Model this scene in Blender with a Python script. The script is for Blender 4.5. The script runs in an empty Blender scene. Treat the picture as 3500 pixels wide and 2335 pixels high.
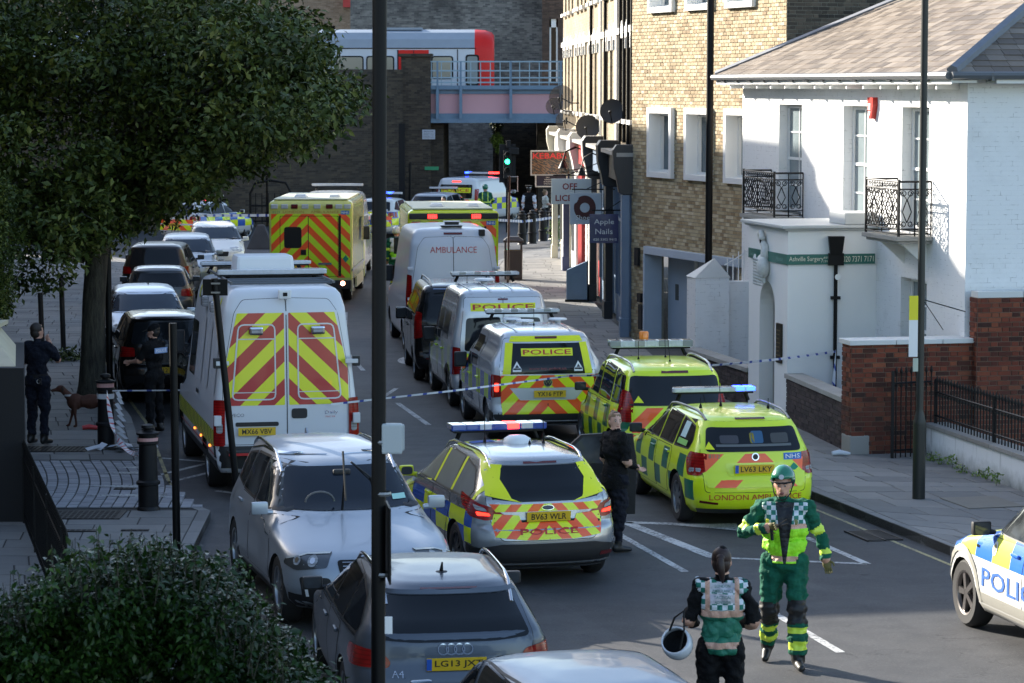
import bpy, bmesh, math, random
import numpy as np
from mathutils import Vector, Matrix
from mathutils.bvhtree import BVHTree
R = math.radians
SC = bpy.context.scene
COL = SC.collection
random.seed(7)
RNG = np.random.default_rng(7)
# ---------------------------------------------------------------- camera, sky, sun, exposure
cam_d = bpy.data.cameras.new('camera')
cam = bpy.data.objects.new('camera', cam_d); COL.objects.link(cam)
cam.location = (0, 0, 5.75)
cam.rotation_euler = (R(90) - math.atan(877.5 / 9800), 0, 0)
cam_d.sensor_width = 36; cam_d.lens = 9800 / 3500 * 36
cam_d.clip_start = .5; cam_d.clip_end = 3000
cam_d.dof.use_dof = True; cam_d.dof.focus_distance = 36; cam_d.dof.aperture_fstop = 9
SC.camera = cam
SUN_EL = 22.0
SUN_DIR = Vector((-.77, .638, math.tan(R(SUN_EL)))).normalized()      # towards the sun
world = bpy.data.worlds.new('World'); SC.world = world; world.use_nodes = True
wn = world.node_tree; bg = wn.nodes['Background']
sky = wn.nodes.new('ShaderNodeTexSky'); sky.sky_type = 'NISHITA'; sky.sun_disc = False
sky.sun_elevation = R(SUN_EL); sky.sun_rotation = math.atan2(SUN_DIR.x, SUN_DIR.y)
sky.air_density = 1.0; sky.dust_density = 1.2; sky.ozone_density = 1.0
wn.links.new(sky.outputs[0], bg.inputs[0]); bg.inputs[1].default_value = .135
sl = bpy.data.lights.new('sun', 'SUN'); sl.energy = 5.0; sl.angle = R(.5); sl.color = (1, .93, .82)
so = bpy.data.objects.new('sun', sl); COL.objects.link(so)
so.rotation_euler = SUN_DIR.to_track_quat('Z', 'Y').to_euler()
vs = SC.view_settings
vs.view_transform = 'Standard'; vs.look = 'None'; vs.gamma = 1; vs.use_curve_mapping = False; vs.exposure = 1.55
SC.cycles.max_bounces = 6; SC.cycles.diffuse_bounces = 3; SC.cycles.glossy_bounces = 3
SC.cycles.transparent_max_bounces = 8; SC.cycles.use_denoising = True
SC.cycles.sample_clamp_indirect = 6
# ---------------------------------------------------------------- node helpers
class X:
 """a shader socket with arithmetic"""
 def __init__(s, nt, sock): s.nt, s.s = nt, sock
 def op(s, o, b=None, c=None):
  n = s.nt.nodes.new('ShaderNodeMath'); n.operation = o
  for i, v in enumerate((s, b, c)):
   if v is None: continue
   if isinstance(v, X): s.nt.links.new(v.s, n.inputs[i])
   else: n.inputs[i].default_value = v
  return X(s.nt, n.outputs[0])
 def __add__(a, b): return a.op('ADD', b)
 __radd__ = __add__
 def __sub__(a, b): return a.op('SUBTRACT', b)
 def __rsub__(a, b): return (a * -1).op('ADD', b)
 def __mul__(a, b): return a.op('MULTIPLY', b)
 __rmul__ = __mul__
 def __truediv__(a, b): return a.op('DIVIDE', b)
 def __gt__(a, b): return a.op('GREATER_THAN', b)
 def __lt__(a, b): return a.op('LESS_THAN', b)
 def __neg__(a): return a.op('MULTIPLY', -1)
 def fl(a): return a.op('FLOOR')
 def fr(a): return a.op('FRACT')
 def ab(a): return a.op('ABSOLUTE')
 def mod(a, b): return a.op('FLOORED_MODULO', b)
 def mn(a, b): return a.op('MINIMUM', b)
 def mx(a, b): return a.op('MAXIMUM', b)
 def pw(a, b): return a.op('POWER', b)
 def cl(a):
  r = a.op('ADD', 0.0); r.s.node.use_clamp = True; return r
def rgb(c): return (c[0], c[1], c[2], 1)
class M:
 def __init__(s, name):
  s.m = bpy.data.materials.new(name); s.m.use_nodes = True; s.nt = s.m.node_tree
  s.p = s.nt.nodes['Principled BSDF']; s._c = {}
 def coord(s, kind='Object'):
  if kind not in s._c:
   tc = s.nt.nodes.new('ShaderNodeTexCoord'); sp = s.nt.nodes.new('ShaderNodeSeparateXYZ')
   s.nt.links.new(tc.outputs[kind], sp.inputs[0])
   s._c[kind] = (tc.outputs[kind], [X(s.nt, o) for o in sp.outputs])
  return s._c[kind]
 def geo(s, out):
  g = s.nt.nodes.new('ShaderNodeNewGeometry'); return X(s.nt, g.outputs[out])
 def world(s):
  g = s.nt.nodes.new('ShaderNodeNewGeometry'); sp = s.nt.nodes.new('ShaderNodeSeparateXYZ')
  s.nt.links.new(g.outputs['Position'], sp.inputs[0]); return g.outputs['Position'], [X(s.nt, o) for o in sp.outputs]
 def rand(s):
  a = s.geo('Random Per Island'); o = s.nt.nodes.new('ShaderNodeObjectInfo')
  return (a + X(s.nt, o.outputs['Random'])).fr()
 def noise(s, vec, scale, detail=3, rough=.55, w=None):
  n = s.nt.nodes.new('ShaderNodeTexNoise'); n.inputs['Scale'].default_value = scale
  n.inputs['Detail'].default_value = detail; n.inputs['Roughness'].default_value = rough
  if vec is not None: s.nt.links.new(vec, n.inputs['Vector'])
  return X(s.nt, n.outputs['Fac'])
 def vec(s, x, y, z):
  c = s.nt.nodes.new('ShaderNodeCombineXYZ')
  for i, v in enumerate((x, y, z)):
   if isinstance(v, X): s.nt.links.new(v.s, c.inputs[i])
   else: c.inputs[i].default_value = v
  return c.outputs[0]
 def mix(s, f, a, b, blend='MIX'):
  n = s.nt.nodes.new('ShaderNodeMix'); n.data_type = 'RGBA'; n.blend_type = blend
  for i, v in ((0, f), (6, a), (7, b)):
   if isinstance(v, X): s.nt.links.new(v.s, n.inputs[i])
   elif isinstance(v, bpy.types.NodeSocket): s.nt.links.new(v, n.inputs[i])
   elif i == 0: n.inputs[0].default_value = v
   else: n.inputs[i].default_value = rgb(v)
  return n.outputs[2]
 def ramp(s, f, stops):
  n = s.nt.nodes.new('ShaderNodeValToRGB'); s.nt.links.new(f.s, n.inputs[0]); e = n.color_ramp.elements
  while len(e) < len(stops): e.new(.5)
  for q, (p, c) in zip(e, stops): q.position = p; q.color = rgb(c)
  return n.outputs[0]
 def set(s, **k):
  names = dict(col='Base Color', rough='Roughness', metal='Metallic', coat='Coat Weight', spec='Specular IOR Level',
                 em='Emission Color', es='Emission Strength', alpha='Alpha', trans='Transmission Weight', sss='Subsurface Weight', sheen='Sheen Weight')
  for a, v in k.items():
   i = s.p.inputs[names[a]]
   if isinstance(v, X): s.nt.links.new(v.s, i)
   elif isinstance(v, bpy.types.NodeSocket): s.nt.links.new(v, i)
   elif isinstance(v, (tuple, list)): i.default_value = rgb(v)
   else: i.default_value = v
  return s
 def bump(s, h, dist=.01, strength=1):
  b = s.nt.nodes.new('ShaderNodeBump'); b.inputs['Distance'].default_value = dist; b.inputs['Strength'].default_value = strength
  s.nt.links.new(h.s, b.inputs['Height']); s.nt.links.new(b.outputs[0], s.p.inputs['Normal']); return s
MATS = {}
def flat(name, c, rough=.6, metal=0, coat=0, es=0, spec=.5, vary=0, nscale=3):
 if name in MATS: return MATS[name]
 m = M(name)
 if vary:
  v, _ = m.world(); n = m.noise(v, nscale, 5)
  col = m.mix(n, [q * (1 - vary) for q in c], [min(1, q * (1 + vary)) for q in c]); m.set(col=col)
 else: m.set(col=c)
 m.set(rough=rough, metal=metal, coat=coat, spec=spec)
 if es: m.set(em=c, es=es)
 MATS[name] = m.m; return m.m
def paint(name, c, metal=.5, rough=.28):
 if name in MATS: return MATS[name]
 m = M(name); v, (x, y, z) = m.coord()
 n = m.noise(v, 2.5, 4); dirt = (n * .05 + ((.5 - z) * .5).cl() * .35)
 m.set(col=m.mix(dirt.cl(), c, (.10, .09, .075)), metal=metal, rough=n * .12 + rough + .04, coat=.35)
 m.p.inputs['Coat Roughness'].default_value = .06
 MATS[name] = m.m; return m.m
# ---------------------------------------------------------------- mesh helpers
def obj(name, me, parent=None, **props):
 o = bpy.data.objects.new(name, me); COL.objects.link(o)
 if parent is not None: o.parent = parent
 for k, v in props.items(): o[k] = v
 return o
def empty(name, label, cat, loc=(0, 0, 0), rz=0, group=None):
 o = bpy.data.objects.new(name, None); COL.objects.link(o); o.location = loc; o.rotation_euler = (0, 0, rz)
 o.empty_display_size = .2; o['label'] = label; o['category'] = cat
 if group: o['group'] = group
 return o
def tag(o, label, cat, group=None):
 o['label'] = label; o['category'] = cat
 if group: o['group'] = group
 return o
def mesh_of(name, V, F, mats=(), mi=None, smooth=None):
 me = bpy.data.meshes.new(name); me.from_pydata([tuple(v) for v in V], [], F)
 for m in (mats if isinstance(mats, (list, tuple)) else [mats]): me.materials.append(m)
 if mi is not None: me.polygons.foreach_set('material_index', mi)
 if smooth is not None:
  me.polygons.foreach_set('use_smooth', [True] * len(me.polygons))
  if smooth < 179: me.set_sharp_from_angle(angle=R(smooth))
 me.update(); return me
def bm_mesh(name, bm, mats=(), smooth=None):
 me = bpy.data.meshes.new(name); bmesh.ops.recalc_face_normals(bm, faces=bm.faces[:]); bm.to_mesh(me); bm.free()
 for m in (mats if isinstance(mats, (list, tuple)) else [mats]): me.materials.append(m)
 if smooth is not None:
  me.polygons.foreach_set('use_smooth', [True] * len(me.polygons))
  if smooth < 179: me.set_sharp_from_angle(angle=R(smooth))
 return me
class B:
 """collects primitives into one mesh"""
 def __init__(s): s.V = []; s.F = []; s.I = []; s.mi = 0
 def add(s, V, F, mi=None):
  k = len(s.V); s.V += [tuple(v) for v in V]; s.F += [tuple(i + k for i in f) for f in F]; s.I += [s.mi if mi is None else mi] * len(F); return s
 def box(s, c, d, rz=0, rot=None, mi=None, taper=1, ft=None):
  hx, hy, hz = d[0] / 2, d[1] / 2, d[2] / 2
  V = [Vector((sx * hx * (taper if sz > 0 else 1), sy * hy * ((ft or taper) if sz > 0 else 1), sz * hz)) for sz in (-1, 1) for sy in (-1, 1) for sx in (-1, 1)]
  m = rot if rot is not None else Matrix.Rotation(rz, 3, 'Z')
  V = [m @ v + Vector(c) for v in V]
  return s.add(V, [(0, 2, 3, 1), (4, 5, 7, 6), (0, 1, 5, 4), (2, 6, 7, 3), (0, 4, 6, 2), (1, 3, 7, 5)], mi)
 def bx(s, x0, x1, y0, y1, z0, z1, mi=None): return s.box(((x0 + x1) / 2, (y0 + y1) / 2, (z0 + z1) / 2), (abs(x1 - x0), abs(y1 - y0), abs(z1 - z0)), mi=mi)
 def tube(s, pts, r, n=8, mi=None, cap=True):
  pts = [Vector(p) for p in pts]; rs = r if isinstance(r, (list, tuple)) else [r] * len(pts)
  V = []; F = []; u = None
  for i, p in enumerate(pts):
   d = (pts[min(i + 1, len(pts) - 1)] - pts[max(i - 1, 0)])
   d = d.normalized() if d.length > 1e-9 else Vector((0, 0, 1))
   if u is None: u = d.orthogonal().normalized()
   u = (u - d * u.dot(d)); u = u.normalized() if u.length > 1e-6 else d.orthogonal().normalized(); w = d.cross(u)
   for k in range(n):
    a = 2 * math.pi * k / n; V.append(p + (u * math.cos(a) + w * math.sin(a)) * rs[i])
  for i in range(len(pts) - 1):
   for k in range(n):
    a, b = i * n + k, i * n + (k + 1) % n; F.append((a, b, b + n, a + n))
  if cap: F.append(tuple(range(n))[::-1]); F.append(tuple(range((len(pts) - 1) * n, len(pts) * n)))
  return s.add(V, F, mi)
 def cyl(s, a, b, r, n=16, r2=None, mi=None): return s.tube([a, b], [r, r if r2 is None else r2], n, mi)
 def lathe(s, prof, c=(0, 0, 0), n=20, axis='Z', mi=None):
  V = []; F = []
  for r, h in prof:
   for k in range(n):
    a = 2 * math.pi * k / n; x, y = r * math.cos(a), r * math.sin(a)
    V.append(Vector((x, y, h) if axis == 'Z' else (x, h, y) if axis == 'Y' else (h, x, y)) + Vector(c))
  for i in range(len(prof) - 1):
   for k in range(n):
    a, b = i * n + k, i * n + (k + 1) % n; F.append((a, b, b + n, a + n))
  return s.add(V, F, mi)
 def sph(s, c, r, n=10, m=7, mi=None, rot=None):
  r = Vector(r) if isinstance(r, (tuple, list)) else Vector((r, r, r)); V = [Vector((0, 0, -1))]; F = []
  for i in range(1, m):
   t = math.pi * i / m - math.pi / 2
   for k in range(n):
    a = 2 * math.pi * k / n; V.append(Vector((math.cos(a) * math.cos(t), math.sin(a) * math.cos(t), math.sin(t))))
  V.append(Vector((0, 0, 1)))
  for k in range(n): F.append((0, 1 + (k + 1) % n, 1 + k)); F.append((len(V) - 1, 1 + (m - 2) * n + k, 1 + (m - 2) * n + (k + 1) % n))
  for i in range(m - 2):
   for k in range(n):
    a, b = 1 + i * n + k, 1 + i * n + (k + 1) % n; F.append((a, b, b + n, a + n))
  V = [Vector((v.x * r.x, v.y * r.y, v.z * r.z)) for v in V]
  if rot is not None: V = [rot @ v for v in V]
  return s.add([v + Vector(c) for v in V], F, mi)
 def prism(s, poly, fn, t, mi=None):
  """poly 2D list; fn(a,b,depth)->3D; extruded from 0 to t"""
  n = len(poly); V = [fn(a, b, 0) for a, b in poly] + [fn(a, b, t) for a, b in poly]
  F = [tuple(range(n)), tuple(range(2 * n - 1, n - 1, -1))] + [(i, i + n, (i + 1) % n + n, (i + 1) % n) for i in range(n)]
  return s.add(V, F, mi)
 def me(s, name, mats, smooth=None, bevel=0):
  mats = mats if isinstance(mats, (list, tuple)) else [mats]
  me = mesh_of(name, s.V, s.F, mats, s.I)
  bm = bmesh.new(); bm.from_mesh(me)
  if bevel:
   es = [e for e in bm.edges if len(e.link_faces) == 2 and e.calc_face_angle(0) > R(35)]
   bmesh.ops.bevel(bm, geom=es, offset=bevel, segments=2, affect='EDGES', profile=.6)
  bmesh.ops.recalc_face_normals(bm, faces=bm.faces[:]); bm.to_mesh(me); bm.free()
  if smooth is not None:
   me.polygons.foreach_set('use_smooth', [True] * len(me.polygons)); me.set_sharp_from_angle(angle=R(smooth))
  return me
 def ob(s, name, mats, parent=None, smooth=None, bevel=0, **pr): return obj(name, s.me(name, mats, smooth, bevel), parent, **pr)
_TX = {}
def text_mesh(txt, size=1.0, bold=0.0):
 """2D triangles of a text, centred; returns (verts, faces, width)"""
 key = (txt, bold)
 if key not in _TX:
  c = bpy.data.curves.new('t', 'FONT'); c.body = txt; c.size = 1; c.align_x = 'CENTER'; c.align_y = 'CENTER'; c.resolution_u = 2; c.offset = bold
  o = bpy.data.objects.new('t', c); me = bpy.data.meshes.new_from_object(o)
  V = np.array([v.co[:] for v in me.vertices]) if len(me.vertices) else np.zeros((0, 3)); F = [tuple(p.vertices) for p in me.polygons]
  bpy.data.objects.remove(o); bpy.data.curves.remove(c); bpy.data.meshes.remove(me)
  V[:, 1] -= (V[:, 1].max() + V[:, 1].min()) / 2
  V[:, 0] -= (V[:, 0].max() + V[:, 0].min()) / 2
  _TX[key] = (V, F)
 V, F = _TX[key]; h = V[:, 1].max() - V[:, 1].min()
 return V.copy(), F
def sign_text(name, txt, centre, right, up, height, mat, parent, width=None, off=.004, bold=0):
 """flat lettering: height = letter height, width optional total width"""
 V, F = text_mesh(txt, bold=bold); h = V[:, 1].max() - V[:, 1].min(); w = V[:, 0].max() - V[:, 0].min()
 sy = height / h; sx = (width / w) if width else sy
 r = Vector(right).normalized(); u = Vector(up).normalized(); n = r.cross(u)
 P = [Vector(centre) + r * (v[0] * sx) + u * (v[1] * sy) + n * off for v in V]
 return obj(name, mesh_of(name, P, F, mat), parent)
def rp(pts, r, seg=3):
 """round the corners of a 2D polygon"""
 out = []; n = len(pts)
 for i in range(n):
  p = Vector(pts[i]); a = Vector(pts[i - 1]) - p; b = Vector(pts[(i + 1) % n]) - p
  k = min(r, a.length * .45, b.length * .45); A = p + a.normalized() * k; C = p + b.normalized() * k
  for j in range(seg + 1):
   t = j / seg; q = A * (1 - t) ** 2 + p * 2 * t * (1 - t) + C * t * t; out.append((q.x, q.y))
 return out
def rect(x0, x1, z0, z1): return [(x0, z0), (x1, z0), (x1, z1), (x0, z1)]
def evaluated(o, name, mats):
 dg = bpy.context.evaluated_depsgraph_get(); me = bpy.data.meshes.new_from_object(o.evaluated_get(dg))
 me.name = name; return me
# ---------------------------------------------------------------- surface materials
def m_asphalt():
 m = M('asphalt'); v, (x, y, z) = m.world()
 n1 = m.noise(v, .35, 4); n2 = m.noise(v, 90, 3, .7); n3 = m.noise(v, 2.2, 6, .65)
 # repair patches with straight edges
 px = ((x * .30 + y * .09).fl() * 12.99 + (y * .16 - x * .05).fl() * 78.2).op('SINE').ab().mod(1.0)
 c = m.ramp(n3 * .55 + n2 * .30 + px * .16 + (n1 - .5) * .35, [(.25, (.032, .033, .036)), (.55, (.068, .068, .071)), (.85, (.125, .122, .118))])
 crack = m.noise(m.vec(x * 1.0 + n3 * 1.2, y * 1.0, 0), .55, 2)
 ck = ((crack - .5).ab() < .0012)
 c = m.mix(ck * .6, c, (.010, .010, .010))
 n4 = m.noise(v, 30, 4, .8); c = m.mix((n4 > .60) * .30, c, (.19, .185, .175)); c = m.mix((n4 < .38) * .45, c, (.02, .02, .021))
 m.set(col=c, rough=n1 * .25 + .62, spec=.35); m.bump(n2, .006, .7); return m.m
def m_stone(name, a, b, rough=.75, scale=6, island=.5):
 m = M(name); v, (x, y, z) = m.world(); r = m.rand(); n = m.noise(v, scale, 6, .6); n2 = m.noise(v, 80, 2)
 f = (n * .55 + r * island + n2 * .15 - .1).cl()
 m.set(col=m.mix(f, a, b), rough=rough); m.bump(n2 + n, .004, .5); return m.m
def m_brick(name, stops, rough=.8, dirt=(.03, .028, .025), dk=.3):
 m = M(name); v, (x, y, z) = m.world(); r = m.rand(); n = m.noise(v, 14, 4); n2 = m.noise(v, .8, 5, .6)
 c = m.ramp((r * .85 + n * .25 - .05).cl(), stops)
 c = m.mix(((n2 - .45) * 3).cl() * dk, c, dirt)
 m.set(col=c, rough=rough, spec=.3); m.bump(n, .006, .6); return m.m
def m_brick_tex(name, a, b, mortar, course=.075, bl=.225, along=(1, 0), stain=.5):
 """printed small-scale brickwork for walls too far off to tell bricks apart"""
 m = M(name); v, (x, y, z) = m.world()
 u = x * along[0] + y * along[1]
 row = (z / course).fl(); uu = u / bl + row.mod(2.0) * .5
 fz = (z / course).fr(); fu = uu.fr()
 mort = ((fz < .14) + (fu < .05)).mn(1.0)
 h = ((row * 12.9898 + uu.fl() * 78.233).op('SINE') * 43758.5).fr()
 n = m.noise(v, .5, 6, .65)
 c = m.ramp((h * .7 + n * .5 - .1).cl(), [(0, a), (.6, [(p + q) / 2 for p, q in zip(a, b)]), (1, b)])
 c = m.mix(mort, c, mortar); c = m.mix(((n - .42) * 4).cl() * stain, c, (.022, .022, .024))
 m.set(col=c, rough=.85, spec=.2); return m.m
def m_whitebrick(name='white_painted_brick', base=(.80, .80, .79), dirt=.35):
 m = M(name); v, (x, y, z) = m.world(); n = m.noise(v, 1.6, 6, .65); n2 = m.noise(v, 9, 4)
 row = (z / .075).fl(); fz = (z / .075).fr(); u = (x + y) / .225 + row.mod(2.0) * .5
 j = ((fz < .10) + (u.fr() < .04)).mn(1.0)
 c = m.mix(((n - .52) * 3).cl() * dirt, base, (.42, .41, .38))
 line = j * ((n2 - .52) * 5).cl()
 c = m.mix(line * .65, c, (.14, .13, .12))
 m.set(col=c, rough=.55); m.bump((-j) + n2 * .6, .004, .5); return m.m
def m_render(name, c, dirt=.25):
 m = M(name); v, (x, y, z) = m.world(); n = m.noise(v, .9, 6, .6); n2 = m.noise(v, 30, 3)
 m.set(col=m.mix(((n - .5) * 3).cl() * dirt, c, [q * .55 for q in c]), rough=.6); m.bump(n2, .002, .4); return m.m
MAT_ASPHALT = m_asphalt()
MAT_SLAB = m_stone('paving_stone', (.10, .10, .10), (.24, .23, .215), .8, 3, .55)
MAT_SETT = m_stone('granite_setts', (.17, .17, .185), (.34, .34, .36), .7, 5, .6)
MAT_JOINT = flat('joint_sand', (.045, .043, .04), .95)
MAT_KERB = m_stone('granite_kerb', (.10, .10, .10), (.22, .22, .215), .7, 8, .5)
MAT_MORTAR = flat('mortar', (.24, .22, .17), .95, vary=.3, nscale=9)
MAT_MORTAR_D = flat('dark_mortar', (.075, .065, .055), .95, vary=.3)
MAT_MORTAR_R = flat('lime_mortar', (.17, .115, .085), .95, vary=.5, nscale=2)
MAT_YBRICK = m_brick('stock_brick', [(0, (.20, .135, .075)), (.2, (.31, .225, .125)), (.5, (.42, .33, .195)), (.8, (.50, .41, .26)), (1, (.60, .52, .37))], dk=.15)
MAT_RBRICK = m_brick('red_brick', [(0, (.025, .014, .011)), (.3, (.10, .026, .016)), (.65, (.18, .042, .022)), (1, (.24, .075, .036))], dk=.9)
MAT_PBRICK = m_brick('engineering_brick', [(0, (.022, .017, .019)), (.6, (.055, .04, .042)), (1, (.09, .065, .062))], dk=.4)
MAT_WB = m_whitebrick()
MAT_WR = m_render('white_render', (.80, .80, .78), .12)
MAT_WPAINT = flat('white_gloss_paint', (.78, .78, .76), .35)
MAT_STONEC = m_stone('coping_stone', (.22, .21, .19), (.42, .41, .38), .8, 4, .4)
MAT_SLATE = m_brick('roof_slate', [(0, (.09, .070, .055)), (.5, (.175, .140, .108)), (1, (.27, .225, .18))], .6, (.06, .055, .05), .3)
MAT_LEAD = flat('lead_flashing', (.16, .17, .19), .5, .3, vary=.3)
MAT_BLACK = flat('black_metal_paint', (.004, .004, .0045), .5, spec=.22)
MAT_IRON = flat('cast_iron_paint', (.006, .006, .007), .5, spec=.3, vary=.3)
MAT_BLK = flat('matt_black', (.006, .006, .007), .8)
def m_glass(name, c, rough=.06):
 m = M(name); v, (x, y, z) = m.coord(); n = m.noise(v, 1.2, 3)
 m.set(col=m.mix(n, [q * .6 for q in c], [q * 1.4 for q in c]), rough=rough, spec=.32); return m.m
MAT_WGLASS = m_glass('curtained_window_glass', (.20, .24, .25))
MAT_DGLASS = m_glass('dark_window_glass', (.012, .013, .016))
MAT_LINE = None
def m_line(name, c):
 m = M(name); v, (x, y, z) = m.world(); n = m.noise(v, 22, 5, .75); n2 = m.noise(v, 2, 3)
 m.set(col=m.mix(((n * .7 + n2 * .3 - .47) * 9).cl(), c, (.09, .09, .09)), rough=.7); return m.m
MAT_LINE = m_line('worn_white_road_paint', (.50, .50, .49)); MAT_YLINE = m_line('worn_yellow_road_paint', (.42, .36, .16))
# ---------------------------------------------------------------- piece layer: bricks, slates, slabs
_PM = {}
def pieces(parent, name, rects, O, u, v, n, t, mat, limit=300, key=None, chamfer=.0):
 O, u, v, n = Vector(O), Vector(u), Vector(v), Vector(n)
 loc = parent.location if parent is not None else Vector((0, 0, 0))
 rects = [r for r in rects if r[1] - r[0] > .015 and r[3] - r[2] > .012]
 if key: rects.sort(key=key)
 rot = Matrix((u, v, n)).transposed()
 for r in rects[:limit]:
  w, h = round(r[1] - r[0], 2), round(r[3] - r[2], 3); k = (name, w, h, t, mat.name)
  if k not in _PM:
   b = B(); c = min(chamfer, w * .2, h * .2)
   V = [(-w/2, -h/2, 0), (w/2, -h/2, 0), (w/2, h/2, 0), (-w/2, h/2, 0), (-w/2 + c, -h/2 + c, t), (w/2 - c, -h/2 + c, t), (w/2 - c, h/2 - c, t), (-w/2 + c, h/2 - c, t)]
   b.add(V, [(4, 5, 6, 7), (0, 1, 5, 4), (1, 2, 6, 5), (2, 3, 7, 6), (3, 0, 4, 7)]); _PM[k] = mesh_of(name, b.V, b.F, mat)
  o = obj(name, _PM[k], parent)
  j = RNG.uniform(-.3, .3) * t
  p = O + u * ((r[0] + r[1]) / 2) + v * ((r[2] + r[3]) / 2) + n * j
  o.matrix_local = Matrix.Translation(p) @ rot.to_4x4()
 rest = rects[limit:]
 if rest:
  A = np.array(rest); c = np.minimum(chamfer, .2 * np.minimum(A[:, 1] - A[:, 0], A[:, 3] - A[:, 2]))
  z = RNG.uniform(-.35, .35, len(A)) * t
  def corner(ai, bi, da, db, dz):
   return (np.array(O)[None] + (A[:, ai] + da)[:, None] * np.array(u)[None] + (A[:, bi] + db)[:, None] * np.array(v)[None] + (z + dz)[:, None] * np.array(n)[None])
  P = np.stack([corner(0, 2, 0, 0, 0), corner(1, 2, 0, 0, 0), corner(1, 3, 0, 0, 0), corner(0, 3, 0, 0, 0),
                 corner(0, 2, c, c, t), corner(1, 2, -c, c, t), corner(1, 3, -c, -c, t), corner(0, 3, c, -c, t)], 1)
  F = np.array([(4, 5, 6, 7), (0, 1, 5, 4), (1, 2, 6, 5), (2, 3, 7, 6), (3, 0, 4, 7)])
  FF = (F[None] + (np.arange(len(A)) * 8)[:, None, None]).reshape(-1, 4)
  me = bpy.data.meshes.new(name + '_field'); me.from_pydata(P.reshape(-1, 3).tolist(), [], FF.tolist()); me.materials.append(mat)
  obj(name + '_field', me, parent, kind='stuff')
def brick_rects(W, H, holes=(), course=.075, bl=.225, gap=.011, flemish=True, b0=0.0):
 out = []; r = 0; z = b0
 while z < H - .02:
  z1 = min(z + course, H); a = -RNG.uniform(0, .02); k = r
  pat = [bl, bl / 2 + .005] if flemish else [bl]
  if r % 2: a -= (bl / 2 + .05) if flemish else bl / 2
  i = 0
  while a < W:
   L = pat[i % len(pat)]; i += 1
   a0, a1 = max(a, 0), min(a + L, W); a += L
   if a1 - a0 < .03: continue
   segs = [(a0 + gap / 2, a1 - gap / 2)]
   for h0, h1, g0, g1 in holes:
    if z1 - .02 <= g0 or z + .02 >= g1: continue
    ns = []
    for s0, s1 in segs:
     if s1 <= h0 or s0 >= h1: ns.append((s0, s1)); continue
     if s0 < h0: ns.append((s0, h0))
     if s1 > h1: ns.append((h1, s1))
    segs = ns
   for s0, s1 in segs: out.append((s0, s1, z + gap / 2, z1 - gap / 2))
  z = z1; r += 1
 return out
def holed(b, fn, W, z0, z1, holes, t, mi=0):
 """solid wall slab made of boxes round openings; fn(a,depth,z)->world, depth inward"""
 As = sorted({0, W, *[h[0] for h in holes], *[h[1] for h in holes]}); Zs = sorted({z0, z1, *[h[2] for h in holes], *[h[3] for h in holes]})
 As = [a for a in As if 0 <= a <= W]; Zs = [z for z in Zs if z0 <= z <= z1]
 for a0, a1 in zip(As, As[1:]):
  run = None
  for c0, c1 in list(zip(Zs, Zs[1:])) + [(None, None)]:
   solid = c0 is not None and not any(h[0] < (a0 + a1) / 2 < h[1] and h[2] < (c0 + c1) / 2 < h[3] for h in holes)
   if solid: run = (run[0] if run else c0, c1)
   elif run:
    V = [fn(a, d, z) for z in run for d in (0, t) for a in (a0, a1)]
    b.add(V, [(0, 2, 3, 1), (4, 5, 7, 6), (0, 1, 5, 4), (2, 6, 7, 3), (0, 4, 6, 2), (1, 3, 7, 5)], mi); run = None
class Frame:
 """a wall frame: origin, along, inward"""
 def __init__(s, O, al, inn): s.O = Vector((O[0], O[1], 0)); s.u = Vector((al[0], al[1], 0)).normalized(); s.i = Vector((inn[0], inn[1], 0)).normalized()
 def __call__(s, a, d, z): return s.O + s.u * a + s.i * d + Vector((0, 0, z))
 def box(s, b, a0, a1, d0, d1, z0, z1, mi=0):
  V = [s(a, d, z) for z in (z0, z1) for d in (d0, d1) for a in (a0, a1)]
  b.add(V, [(0, 2, 3, 1), (4, 5, 7, 6), (0, 1, 5, 4), (2, 6, 7, 3), (0, 4, 6, 2), (1, 3, 7, 5)], mi)
def fixw(root):
 inv = Matrix.Translation(-root.location)
 for c in root.children: c.matrix_parent_inverse = inv
def sash(F, root, a0, a1, z0, z1, d=.14, bars=(2, 2), mat=None, glass=None, meet=.5, fw=.05):
 b = B()
 F.box(b, a0, a0 + fw, d, d + .07, z0, z1); F.box(b, a1 - fw, a1, d, d + .07, z0, z1)
 F.box(b, a0 + fw, a1 - fw, d, d + .07, z1 - fw, z1); F.box(b, a0 + fw, a1 - fw, d, d + .07, z0, z0 + fw * 1.4)
 w = b.ob('window', mat or MAT_WPAINT, root)
 zm = z0 + (z1 - z0) * meet
 b = B(); F.box(b, a0 + fw, a1 - fw, d + .005, d + .06, zm - .025, zm + .025)
 for i in range(1, bars[0]):
  a = a0 + (a1 - a0) * i / bars[0]; F.box(b, a - .014, a + .014, d + .012, d + .05, z0 + fw, z1 - fw)
 for i in range(1, bars[1] * 2):
  z = z0 + (z1 - z0) * i / (bars[1] * 2)
  if abs(z - zm) > .08: F.box(b, a0 + fw, a1 - fw, d + .012, d + .05, z - .014, z + .014)
 b.ob('glazing_bar', mat or MAT_WPAINT, w)
 b = B(); F.box(b, a0 + fw * .5, a1 - fw * .5, d + .03, d + .04, z0 + fw * .5, z1 - fw * .5); b.ob('pane', glass or MAT_WGLASS, w)
 return w
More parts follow.
